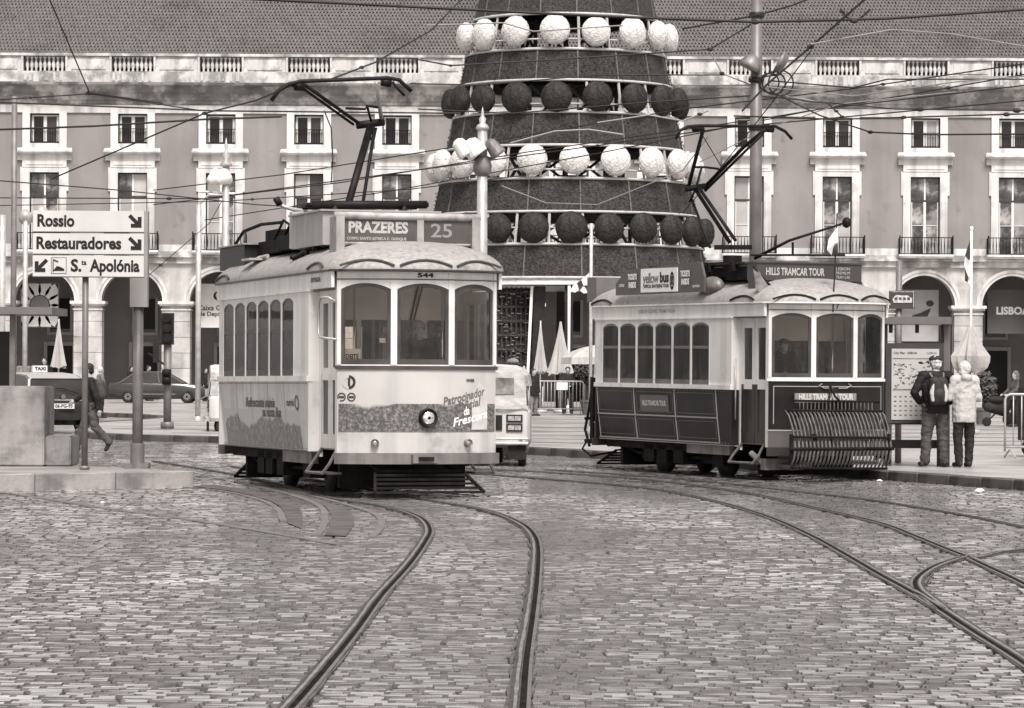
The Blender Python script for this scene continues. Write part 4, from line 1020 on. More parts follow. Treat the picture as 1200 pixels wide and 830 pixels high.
def front_fn(u0, z0, off=.006):
    f = ff(1)
    return lambda u, z: f(u0 - u, z0 + z, off)      # seen from in front, +X lies to the left
def side_fn(y0, z0, off=.008, tum=.09, half=SW):
    f = fs(1, tum, half); return lambda u, z: f(y0 + u, z0 + z, off)

# ---- tram 1 -----------------------------------------------------------------
T1 = tram(dict(label='cream tram showing PRAZERES 25 on its roof sign, number 544', dark=False, upper=cream, lower='cream_paint_warm', front_m=advm, apron_m=apron, bumper_m=bump_m, side_m=cream2, letter_m=cream, roof_m=roofc, door_m='cream_paint_warm'))
TH1 = .306; PSI1 = PI + TH1
def origin_from_corner(corner, psi, sc, cl):
    R_ = Matrix.Rotation(psi, 3, 'Z'); return corner - R_ @ Vector(cl) * sc
o1 = Vector((-2.395, 47.62, -.01)); M1 = place_tram(T1, o1, PSI1, .0055)
put_text('fleet_number', '544', .075, front_fn(u_front(M1, 498, 2.85), 2.842), tx, T1, .003, wx=.215)
put_text('door_sign', 'ENTRADA', .085, side_fn(3.1, 2.8, .006, 0, SW - .01), tx, T1, .002, wx=.5)
fpn = [c for c in T1.children if c.name.startswith('front_panel')][0]
prn = M('print_grey', .12, .5, n=None)
for s_, px_, z_, rt_, wx in (('Patrocinador', 556, 1.29, .22, .66), ('Oficial', 560, 1.185, .22, .40), ('da', 558, 1.105, .2, .09), ('Frescura', 563, 1.01, .22, .56)):
    put_text('advert_lettering', s_, .15, front_fn(u_front(M1, px_ - 12, z_), z_, .007), prn if s_ in ('Patrocinador', 'Oficial') else txw, fpn, .003, wx=wx, shear=.35, rot=rt_)
put_text('advert_lettering', 'VIVER', .05, front_fn(u_front(M1, 551, 1.5), 1.5, .007), tx, fpn, .002)
mb = MB(); ub = u_front(M1, 562, 1.2); f_ = ff(1)
mb.mapbox(f_, ub - .13, ub + .13, .87, 0, .0035, .0045, 6, 4, ztop=lambda u: 1.48 - .9 * abs(u - ub)); mb.build('bottle_print', M('print_pale', .47, .5, n=(5, .15)), fpn)
def arcband(mb, f, u0, z0, r0, r1, a0, a1, o=.006, n=16):
    for k in range(n):
        A, B = a0 + (a1 - a0) * k / n, a0 + (a1 - a0) * (k + 1) / n
        mb.add([f(u0 - r_ * math.cos(a), z0 + r_ * math.sin(a), o) for r_, a in ((r0, A), (r1, A), (r1, B), (r0, B))], [(0, 1, 2, 3)])
ul = u_front(M1, 409, 1.47)
mb = MB(); arcband(mb, f_, ul, 1.475, .055, .088, -PI / 2, PI / 2); mb.add([f_(ul + a, 1.475 + b, .006) for a, b in ((.012, -.05), (-.018, -.05), (-.018, .05), (.012, .05))], [(0, 1, 2, 3)]); mb.build('operator_emblem', tx, fpn)
mb = MB(); arcband(mb, f_, ul, 1.475, .055, .088, PI / 2, PI * 1.5); mb.build('operator_emblem', M('emblem_pale', .42, .5, n=None), fpn)
for px_ in (400.5, 412):
    uu = u_front(M1, px_, 1.29); mb = MB(); arcband(mb, f_, uu, 1.285, .042, .056, -2.0 if px_ < 405 else 0, 3.6 if px_ < 405 else 2 * PI); mb.add([f_(uu + a, 1.285 + b, .006) for a, b in ((.035, -.012), (-.035, -.012), (-.035, .012), (.035, .012))], [(0, 1, 2, 3)]); mb.build('round_badge', tx, fpn)
sp1 = [c for c in T1.children if c.name.startswith('side_panel')][0]
for s_, y_, z_, wx in (('Refrescante mania', .25, 1.19, 1.75), ('na nossa Rua', .9, 1.06, 1.1)):
    put_text('advert_lettering', s_, .19, side_fn(y_ - .3, z_), M('print_dark', .1, .5, n=None), sp1, .004, wx=wx, shear=.4)
put_text('operator_name', 'carris', .13, side_fn(1.72, 1.2), M('print_dark', .1, .5, n=None), sp1, .004, wx=.42)
fsp = fs(1, .09); mb = MB()
for k in range(20):
    A, B = 2 * PI * k / 20, 2 * PI * (k + 1) / 20
    mb.add([fsp(2.08 + r_ * math.cos(a), 1.2 + r_ * 1.0 * math.sin(a), .006) for r_, a in ((.07, A), (.105, A), (.105, B), (.07, B))], [(0, 1, 2, 3)])
mb.build('operator_emblem', MATS['print_dark'], sp1)
# destination sign
sg = MB(); yS = 3.42; sgm = M('sign_housing', .30, .5, n=(3, .2), dirt=(4, .45, .7), streak=(5, .2))
sg.bb(.86, .97, yS - .28, yS + .07, 3.02, 3.62); sg.bb(-.97, -.86, yS - .12, yS + .07, 3.02, 3.62)
sg.bb(-.86, .86, yS - .25, yS, 3.29, 3.6); sg.bb(-.21, -.12, yS - .1, yS + .05, 3.29, 3.6)
sgn_o = sg.build('destination_sign', sgm, T1)
q = MB(); q.tube([(-.98, yS + .02, 3.63), (.98, yS + .02, 3.63)], .05, 10); q.bb(-.85, .85, yS - .005, yS + .04, 3.255, 3.288); q.build('sign_roll_bar', M('sign_bar', .4, .5, n=(6, .2), dirt=(5, .45, .6)), sgn_o, True)
q = MB(); q.bb(-.11, .85, yS + .001, yS + .02, 3.295, 3.585); q.bb(-.85, -.22, yS + .001, yS + .02, 3.295, 3.585); q.build('sign_face', M('sign_face_grey', .085, .35, n=(2, .2)), sgn_o)
def fyn(x0, y, z0): return lambda u, z: (x0 - u, y, z0 + z)
put_text('destination', 'PRAZERES', .2, fyn(.4, yS + .024, 3.475), M('sign_letter', .40, .5, n=(20, .2)), sgn_o, .008, wx=.8)
put_text('destination', 'CORPO SANTO ESTRELA C. OURIQUE', .05, fyn(.42, yS + .024, 3.335), MATS['sign_letter'], sgn_o, .001, wx=.8)
put_text('route_number', '25', .25, fyn(-.46, yS + .024, 3.445), M('sign_number', .24, .5, n=None), sgn_o, .004, wx=.29)
# roof equipment box and gear
q = MB(); q.bb(-.62, .95, 1.0, 2.7, 3.28, 3.72); q.bb(-.66, .99, .96, 2.74, 3.721, 3.745); q.build('roof_box', M('roof_box_grey', .33, .5, n=(2, .15), streak=(4, .15)), T1)
q = MB(); q.beam((.0, 2.705, 3.72), (-.08, 2.705, 3.6), .02); q.beam((-.2, 2.705, 3.72), (-.12, 2.705, 3.6), .02); q.build('vent_mark', black, T1)
q = MB(); q.bb(.25, .98, -3.3, -1.7, 3.12, 3.45); q.bb(.2, 1.02, -3.35, -1.65, 3.451, 3.47, 1); q.build('resistor_box', [dark, M('box_lid', .3, .6, n=(3, .3))], T1)
q = MB()
q.bb(-.3, .8, -1.6, -.2, 3.3, 3.48); q.bb(.3, .72, -1.5, -.8, 3.49, 3.64); q.lathe([(.1, 0), (.1, .3)], (.5, -1.3, 3.56), 12, 'y')
q.bb(.35, .9, -.1, .85, 3.3, 3.5); q.tube([(.9, -2.6, 3.5), (.88, -2.2, 3.66), (.85, -1.2, 3.72), (.82, -.1, 3.7)], .025, 6)
for k in range(5): q.tube([(.75 - .1 * k, -.9 + .1 * k, 3.45), (.7 - .1 * k, -.5 + .1 * k, 3.75), (.6, -.1, 3.6)], .02, 5)
q.build('roof_gear', under, T1)
q = MB(); q.bb(.55, .72, .35, .55, 3.3, 3.85, 0); q.bb(.75, .92, .75, .9, 3.3, 3.8, 0); q.bb(.35, .5, .0, .3, 3.3, 3.9); q.build('insulator_post', lsteel, T1)
q = MB(); q.tube([(1.02, 1.6, 3.15), (.9, 1.9, 3.28), (.8, 2.4, 3.34), (.7, 3.1, 3.38)], .035, 6); q.tube([(1.05, 1.5, 3.12), (.95, 1.8, 3.26), (.85, 2.4, 3.31), (.75, 3.05, 3.35)], .02, 6)
for k in range(5): q.box((1.04 - .08 * k, 1.5 + .3 * k, 3.15 + .055 * k), (.1, .07, .05))
q.build('roof_cable', black, T1, True)
q = MB(); q.tube([(.95, -1.2, 3.2), (.95, -.9, 3.23), (.9, -.6, 3.25)], .03, 6); q.box((.98, -1.0, 3.21), (.3, .5, .03)); q.build('roof_hatch', lsteel, T1)
# pantograph (points found on the tram's own cross planes)
def pl1(x, y, v): return ray_local(M1, x, y, 1, v)
pg = MB(); ya = 0.9
b1 = pl1(365, 240, ya); b2 = pl1(500, 240, ya)
pg.tube([b1, b2], .055, 8); pg.tube([b1 + Vector((0, -.5, 0)), b2 + Vector((0, -.5, 0))], .045, 8)
for q_ in (b1, b2): pg.beam(q_, q_ + Vector((0, -.5, 0)), .06)
for q_ in (.2, .8): c = b1.lerp(b2, q_); pg.tube([c, c - Vector((0, 0, .25))], .05, 8)
pgo = pg.build('pantograph', black, T1, True)
def arm(pts, r, name='arm', mat=black, pr=pgo, M_=M1, ax=1):
    q = MB(); q.tube([ray_local(M_, x, y, ax, v) for x, y, v in pts], r, 8); return q.build(name, mat, pr, True)
arm([(408, 240, .7), (434, 148, -.4)], .055); arm([(425, 240, .6), (438, 158, -.3), (438, 150, -.35)], .025)
arm([(418, 147, -.4), (450, 143, -.4)], .055, 'knuckle')
arm([(421, 145, -.4), (355, 98, .6)], .026); arm([(414, 146, -.4), (351, 101, .6)], .02); arm([(447, 140, -.4), (441, 97, .6)], .03, 'link_rod', lsteel)
arm([(443, 126, .2), (430, 124, .2), (428, 128, .2), (405, 127, .2)], .018, 'link_rod'); arm([(430, 124, .2), (435, 142, -.3)], .018, 'link_rod'); arm([(434, 148, -.4), (434, 164, -.4), (438, 164, -.35), (441, 150, -.4)], .016, 'spring')
for v in (.45, .75): arm([(318, 118, v), (326, 107, v), (338, 99, v), (352, 95.5, v), (455, 91.5, v), (468, 94, v), (482, 107, v)], .028, 'collector_bow')
arm([(344, 99, .45), (344, 99, .75)], .04, 'bow_head'); arm([(345, 101, .6), (356, 102, .6)], .06, 'bow_head'); arm([(447, 96, .6), (458, 98, .6)], .055, 'bow_head'); arm([(460, 96, .6), (466, 104, .6), (474, 112, .6)], .02, 'collector_bow')
arm([(326, 237, -1.2), (332, 242, -1.2), (345, 246, -1.0), (362, 248, -.8)], .03, 'trolley_hook', lsteel); arm([(323, 232, -1.2), (328, 240, -1.2)], .05, 'trolley_hook')
# wiper, dash card, papers
q = MB(); q.tube([front_fn(u_front(M1, 489, 2.7), 2.7, .03)(0, 0), front_fn(u_front(M1, 480, 2.3), 2.27, .03)(0, 0)], .012, 5); q.tube([front_fn(u_front(M1, 494, 2.72), 2.7, .03)(0, 0), front_fn(u_front(M1, 484, 2.3), 2.27, .03)(0, 0)], .01, 5); q.build('wiper', black, T1)
q = MB(); uc = u_front(M1, 412, 1.85); q.mapbox(f_, uc - .11, uc + .11, 1.76, 1.9, -.05, -.045, 3, 1); q.build('window_card', bwhite, T1); put_text('card_text', 'DEITE', .08, front_fn(uc, 1.8, -.043), tx, T1, .003, wx=.17)
q = MB(); uc = u_front(M1, 448, 1.95); q.mapbox(f_, uc - .04, uc + .04, 1.98, 2.04, -.05, -.045, 2, 1); q.build('window_card', bwhite, T1)

# ---- tram 2 -----------------------------------------------------------------
T2 = tram(dict(label='dark and white sightseeing tram with HILLS TRAMCAR TOUR sign, slatted rack on its front', dark=True, upper=cream, lower='dark_tram_paint', front_m=dred, apron_m=M('apron_dark', .09, .35, n=(2, .2), coat=.2), bumper_m=dred2, side_m=dred, letter_m=cream, roof_m=roofc, door_m='dark_tram_door'))
TH2 = .407; SC2 = .935
o2 = Vector((3.33, 55.2, -.01)); M2 = place_tram(T2, o2, PI + TH2, -.004, SC2)
for c in T2.children:
    if c.name.startswith('roof') and c.type == 'MESH' and not c.name.startswith('roof_'):
        pass
fp2 = [c for c in T2.children if c.name.startswith('front_panel')][0]; sp2 = [c for c in T2.children if c.name.startswith('side_panel')][0]
put_text('fleet_number', '7', .12, front_fn(u_front(M2, 981, 2.85), 2.85), tx, T2, .003)
put_text('letterboard_text', 'LISBON SCENIC TRAM TOUR', .09, side_fn(-.1, 2.8, .006, 0, SW - .01), M('faded_letter', .3, .5, n=None), T2, .001, wx=1.45)
q = MB(); q.mapbox(fs(1, .09), -.72, .4, 1.08, 1.36, .005, .012, 1, 3); q.build('name_plate', M('plate_dark', .10, .4, n=None), sp2)
put_text('name_lettering', 'HILLS TRAMCAR TOUR', .12, side_fn(-.16, 1.22, .018), M('cream_letter', .5, .5, n=None), sp2, .006, wx=.95)
# roof destination board
q = MB(); yS2 = 3.3; brd = M('board_dark', .055, .4, n=(2, .2), coat=.2)
q.bb(-.97, .97, yS2 - .35, yS2, 3.28, 3.56); q.bb(-1.0, 1.0, yS2 - .37, yS2 + .02, 3.561, 3.585)
for x_ in (-.93, .93): q.bb(x_ - .07, x_ + .07, yS2 - .25, yS2 - .02, 3.0, 3.279)
bo = q.build('destination_sign', brd, T2)
put_text('destination', 'HILLS TRAMCAR TOUR', .17, fyn(.27, yS2 + .006, 3.42), M('board_letter', .42, .5, n=None), bo, .004, wx=1.08)
for k, s_ in enumerate(('LISBON', 'PREMIUM', 'TRAM CAR')): put_text('small_lettering', s_, .07, fyn(-.62, yS2 + .006, 3.485 - .07 * k), MATS['board_letter'], bo, .0, wx=.26)
# side advertising board
xb = 1.2
def pb_(x, y): p_ = ray_local(M2, x, y, 0, xb); return p_.y, p_.z
(yA, zA), (yB, zB), (yC_, zC_), (yD, zD) = pb_(721.5, 346.5), pb_(825, 342), pb_(819, 307), pb_(730, 317)
pr_ = [(yA, zA), (yB, zB), (yB, (zB + zC_) / 2), (yB - .12, zC_ - .02), (yB - .3, zC_), (yD + .1, zD), (yD, zD - .06), (yA, zA + .2)]
q = MB(); q.prism(pr_, lambda y_, z_: (xb - .04, y_, z_), lambda y_, z_: (xb, y_, z_)); ab = q.build('advertising_board', M('board_grey', .09, .4, n=(1, .15)), T2)
def sx(px0, py0):
    y_, z_ = pb_(px0, py0); return lambda u, z: (xb + .018, y_ + u, z_ + z)
(ya_, za_), (yb_, zb_) = pb_(751.5, 343), pb_(794.5, 312)
q = MB(); q.bb(xb + .001, xb + .012, ya_, yb_, za_, zb_ - .02); q.build('poster', bwhite, ab); pw0 = (yb_ - ya_)
put_text('poster_lettering', 'yellow', .25, sx(763.5, 326.5), txg, ab, .003, wx=pw0 * .44, space=.9); put_text('poster_lettering', 'bus', .24, sx(779.5, 325.5), tx, ab, .01, wx=pw0 * .24)
put_text('poster_lettering', 'OFFICIAL SIGHTSEEING TOURS', .075, sx(770, 335.5), tx, ab, .003, wx=pw0 * .68)
q = MB(); ey, ez = pb_(788.5, 329)
for k in range(18):
    A, B = 2 * PI * k / 18, 2 * PI * (k + 1) / 18
    q.add([(xb + .018, ey + r_ * math.cos(a) * .75, ez + r_ * 1.35 * math.sin(a)) for r_, a in ((.075, A), (.115, A), (.115, B), (.075, B))], [(0, 1, 2, 3)])
q.bb(xb + .016, xb + .019, ey - .035, ey + .035, ez - .07, ez + .08); q.build('poster_emblem', tx, ab)
for x_, y_ in ((742, 325), (804, 321)):
    put_text('board_lettering', 'TICKETS', .13, sx(x_, y_), txw, ab, .007, wx=.36); put_text('board_lettering', 'INSIDE', .13, sx(x_, y_ + 9.5), txw, ab, .007, wx=.3)
put_text('board_lettering', 'CARRIS', .07, sx(729.5, 335), txw, ab, .001, wx=.22); put_text('board_lettering', 'carristur', .08, sx(817, 335), txw, ab, .001, wx=.28)
q = MB(); q.bb(-.9, -.2, -3.0, -1.5, 3.2, 3.5); q.bb(.3, .9, -3.5, -3.1, 3.0, 3.45); q.build('roof_box', M('roof_box_dark', .13, .5, n=(2, .2)), T2)
q = MB(); q.bb(-.5, .8, -.9, 2.5, 3.36, 3.46); q.bb(-.3, .7, .5, 1.8, 3.47, 3.62); q.bb(.2, .85, 1.9, 2.7, 3.3, 3.5)
for y_ in (-.7, .4, 1.5, 2.4):
    q.tube([(-.7, y_, 3.52), (.95, y_, 3.52)], .03, 6); q.box((.95, y_, 3.52), (.06, .1, .14))
q.tube([(.9, -.9, 3.56), (.9, 2.6, 3.56)], .035, 6); q.tube([(-.6, -.9, 3.56), (-.6, 2.6, 3.56)], .035, 6)
q.lathe([(.16, 0), (.16, .12), (.08, .1)], (.4, 1.3, 3.62), 12)
q.build('roof_gear', under, T2)
q = MB(); q.ell((1.0, 1.75, 3.2), (.16, .34, .17), 12, 8); q.build('roof_vent', steel, T2, True)
# pantograph 2
q = MB(); q.beam(ray_local(M2, 838, 290, 1, .6), ray_local(M2, 880, 290, 1, .6), .08); pg2 = q.build('pantograph', black, T2)
def arm2(pts, r, name='arm', mat=black): return arm(pts, r, name, mat, pg2, M2, 1)
arm2([(855, 284, .6), (815, 222, -.3)], .035); arm2([(862, 282, .8), (819, 220, -.1)], .03); arm2([(832, 290, .6), (810, 232, -.3)], .025)
arm2([(803, 222, -.2), (826, 218, -.2)], .05, 'knuckle'); arm2([(806, 222, -.3), (824, 152, .6)], .035); arm2([(824, 221, -.3), (872, 172, .4), (897, 152, .9)], .035); arm2([(826, 224, -.2), (893, 158, .9)], .025)
arm2([(812, 196, 0), (825, 196, 0), (842, 198, 0)], .02, 'link_rod'); arm2([(822, 197, 0), (815, 222, -.2), (808, 237, -.2)], .02, 'spring'); arm2([(824, 160, .5), (845, 195, 0)], .008, 'link_rod')
for v in (.5, .85): arm2([(792, 163, v), (797, 153, v), (806, 148.5, v), (820, 147.5, v), (895, 148, v), (908, 148, v), (920, 154, v), (928, 163, v)], .028, 'collector_bow')
arm2([(812, 151, .65), (824, 151, .65)], .055, 'bow_head'); arm2([(895, 151, .65), (906, 152, .65)], .055, 'bow_head')
# trolley pole with its wheel head, flags on the roof
q = MB(); q.tube([ray_local(M2, 884, 303, 1, 2.6), ray_local(M2, 925, 282, 1, 3.0), ray_local(M2, 988, 262, 1, 3.6)], [.03, .024, .018], 8); tp = q.build('trolley_pole', black, T2, True)
q = MB(); q.ell(ray_local(M2, 992, 261, 1, 3.65), (.07, .09, .09), 10, 8); q.build('pole_head', black, tp, True)
q = MB(); q.tube([ray_local(M2, 929, 284, 1, 3.0), ray_local(M2, 929, 299, 1, 3.0)], .02, 6); q.tube([ray_local(M2, 880, 299, 1, 3.0), ray_local(M2, 990, 299, 1, 3.0)], .02, 6); q.build('pole_rest', black, tp)
q = MB(); q.tube([ray_local(M2, 981, 250, 1, 4.2), ray_local(M2, 976, 366, 1, 4.2)], .012, 6); fl = q.build('flag_staff', dark, T2)
fcl = M('flag_white', .6, .8, n=(5, .1)); fcb = M('flag_black', .04, .8, n=None)
def cloth(name, outline, M_, v, mat, parent, wob=.03, axis=1):
    mb = MB(); pts = [ray_local(M_, x, y, axis, v) for x, y in outline]
    c = sum(pts, Vector()) / len(pts); n_ = Vector((0, 1, 0)) if axis == 1 else Vector((1, 0, 0))
    ring = [p + n_ * (wob * math.sin(i * 2.1)) for i, p in enumerate(pts)]; off = n_ * .012
    m = len(ring); vs = ring + [c + n_ * wob] + [p + off for p in ring] + [c + n_ * wob + off]
    fs_ = [(i, (i + 1) % m, m) for i in range(m)] + [(m + 1 + i, 2 * m + 1, m + 1 + (i + 1) % m) for i in range(m)] + [(i, m + 1 + i, m + 1 + (i + 1) % m, (i + 1) % m) for i in range(m)]
    mb.add(vs, fs_); return mb.build(name, mat, parent)
cloth('flag', [(981, 266), (981, 284), (979, 292), (974, 299), (968, 293), (972, 280)], M2, 4.2, fcl, fl); cloth('flag', [(981, 285), (981, 299), (975, 300), (976, 290)], M2, 4.22, fcb, fl)
cloth('pennant', [(882, 313), (888, 318), (904, 336), (913, 347), (893, 348), (886, 338)], M2, 3.6, M('pennant_grey', .2, .8, n=(8, .5)), T2)
q = MB(); q.tube([ray_local(M2, 882, 312, 1, 3.62), ray_local(M2, 920, 353, 1, 3.62)], .015, 6); q.build('pennant_staff', dark, T2)
# slatted rack folded up on the front
fy = YC + SAG + .16
rk = MB(); xr0, xr1 = 1.02, -.72
def rp(x, z, o=0): return (x, fy + o, z)
for z_, o_ in ((1.31, .0), (1.16, .12), (.74, .34), (.24, .28)): rk.tube([(xr0 - (.18 if z_ > 1.3 else 0), fy + o_, z_ + .02), (xr1, fy + o_ - .0, z_)], .022, 6)
rk.bb(xr1 - .08, xr0 + .05, fy + .3, fy + .37, .54, .59)
rk.tube([(.16, fy - .05, 1.6), (.1, fy + .02, 1.4), (-.0, fy, 1.32)], .018, 6); rk.tube([(.16, fy - .05, 1.6), (.2, fy, 1.3), (.2, fy + .1, .6)], .014, 6)
rko = rk.build('folding_rack', under, T2, True)
for k in range(26):
    x_ = xr0 - (xr0 - xr1) * k / 25
    pts = [(x_ + .03, fy + .1, 1.18), (x_, fy + .17, 1.12), (x_ - .035, fy + .22, 1.0), (x_ - .045, fy + .28, .87), (x_ - .035, fy + .34, .74), (x_ - .0, fy + .36, .62), (x_ + .03, fy + .28, .5)]
    pts = [(a_, b_, 1.18 - (1.18 - c_) * 1.38) for a_, b_, c_ in pts]
    q = MB(); q.tube(pts, [.01, .016, .02, .022, .024, .02, .014], 5); q.build('slat', M('rack_slat', .09, .5, .2, n=(8, .5)), rko, True)
    if 3 < k < 24 and k % 1 == 0:
        q = MB(); q.tube([(x_, fy + .02, 1.3), (x_ + .03, fy + .08, 1.05), (x_ - .02, fy + .1, .8), (x_, fy + .1, .3)], .011, 4); q.build('slat', MATS['rack_slat'], rko)
for x_ in (xr0 + .02, xr1 - .02, .62): q = MB(); q.beam((x_, fy + .3, .8), (x_, fy + .3, .32), .045); q.beam((x_, fy - .1, .42), (x_, fy + .32, .42), .05); q.build('rack_bracket', under, rko)
q = MB(); q.bb(-.34, .78, fy - .1, fy - .07, 1.3, 1.45); pl = q.build('name_plate', M('plate_grey', .2, .5, n=None), T2); put_text('name_lettering', 'HILLS TRAMCAR TOUR', .13, fyn(.22, fy - .064, 1.385), MATS['cream_letter'], pl, .006, wx=1.0)
for s_ in (-1, 1):
    q = MB(); q.tube([front_fn(.0, 1.5, .02)(s_ * .05, .03), front_fn(0, 1.5, .02)(s_ * .2, .03), front_fn(0, 1.5, .02)(s_ * .3, .08), front_fn(0, 1.5, .02)(s_ * .24, .1)], .008, 5); q.build('scroll_ornament', line_m, fp2)
for x_ in (-.42, .5): q = MB(); q.lathe([(.06, 0), (.07, .05), (.05, .07)], (x_, YC + SAG + .05, .8), 14, 'y'); q.build('marker_light', chrome, T2, True)
q = MB(); q.bb(.62, 1.06, YC - .25, YC - .1, .2, .38); q.tube([(1.05, YC - .6, .46), (1.0, YC - .3, .3), (.6, YC, .24), (.5, YC + .4, .28)], .05, 7); q.build('brake_gear', steel, T2)
# rear fender of tram 2 folded upright
q = MB(); yr = -(YR + SAG) - .06
for x_ in (.95, .55, .1, -.4): q.tube([(x_, yr, 1.5), (x_, yr - .12, 1.1), (x_, yr - .3, .7), (x_, yr - .1, .4)], .025, 6)
q.tube([(1.0, yr - .2, .9), (-.6, yr - .2, .9)], .03, 6); q.tube([(1.0, yr - .2, .5), (-.6, yr - .2, .5)], .03, 6); q.bb(.9, 1.02, yr + .06, yr + .18, .45, 1.65); q.tube([(1.0, yr - .1, .5), (1.0, yr - .3, .35), (.9, yr - .15, .22), (.5, yr, .3)], .02, 6)
q.build('rear_fender', under, T2)
# ================================================================== PEOPLE
skin = M('skin', .36, .55, n=(6, .1)); hair_d = M('hair_dark', .025, .6, n=(20, .4)); hair_w = M('hair_white', .5, .7, n=(25, .25), bump=(40, .5)); hair_m = M('hair_mid', .12, .6, n=(20, .4))
jk_dark = M('jacket_dark', .018, .75, n=(6, .4), bump=(5, .8, .05)); jk_light = M('jacket_light', .40, .7, n=(5, .15), bump=(4, 1.0, .06)); jeans = M('jeans', .07, .8, n=(7, .35), bump=(6, .8, .05)); trs_d = M('trousers_dark', .022, .8, n=(5, .4), bump=(6, .6, .04)); shoe = M('shoe', .03, .6, n=(8, .3)); jk_mid = M('coat_grey', .15, .8, n=(6, .3))
STAND = dict(pel=(0, 0, .93), chest=(0, 0, 1.24), neck=(0, .02, 1.48), head=(0, -.01, 1.62),
             shL=(.19, .01, 1.42), shR=(-.19, .01, 1.42), elL=(.24, .02, 1.14), elR=(-.24, .02, 1.14), haL=(.25, -.05, .88), haR=(-.25, -.05, .88),
             hiL=(.095, 0, .9), hiR=(-.095, 0, .9), knL=(.11, -.01, .49), knR=(-.11, -.01, .49), anL=(.12, .02, .08), anR=(-.12, .02, .08), toL=(.14, -.16, .035), toR=(-.14, -.16, .035))
def V3(p): return Vector(p)
def fingers(parts, wrist, elbow, sgn, curl=.6):
    d = (wrist - elbow).normalized(); side = Vector((0, 1, 0)) if abs(d.y) < .7 else Vector((0, 0, 1)); side = (side - d * side.dot(d)).normalized(); n_ = d.cross(side).normalized() * -sgn
    palm = wrist + d * .05; parts.append(('c', wrist, palm, .024, .03))
    for k, L in enumerate((.066, .074, .07, .056)):
        b = palm + d * .035 + side * (.03 - .02 * k); parts.append(('c', palm + side * (.02 - .013 * k), b, .013, .0105)); m = b + (d * math.cos(curl * .6) + n_ * math.sin(curl * .6)) * L * .5; parts.append(('c', b, m, .0105, .0095)); parts.append(('c', m, m + (d * math.cos(curl * 1.4) + n_ * math.sin(curl * 1.4)) * L * .5, .0095, .008))
    b = wrist + d * .03 + side * .03; m = b + (d * .6 + side * .7 + n_ * .2).normalized() * .035; parts.append(('c', wrist + d * .015, b, .014, .0125)); parts.append(('c', b, m, .0125, .011)); parts.append(('c', m, m + (d * .9 + side * .2 + n_ * .4).normalized() * .03, .011, .009))
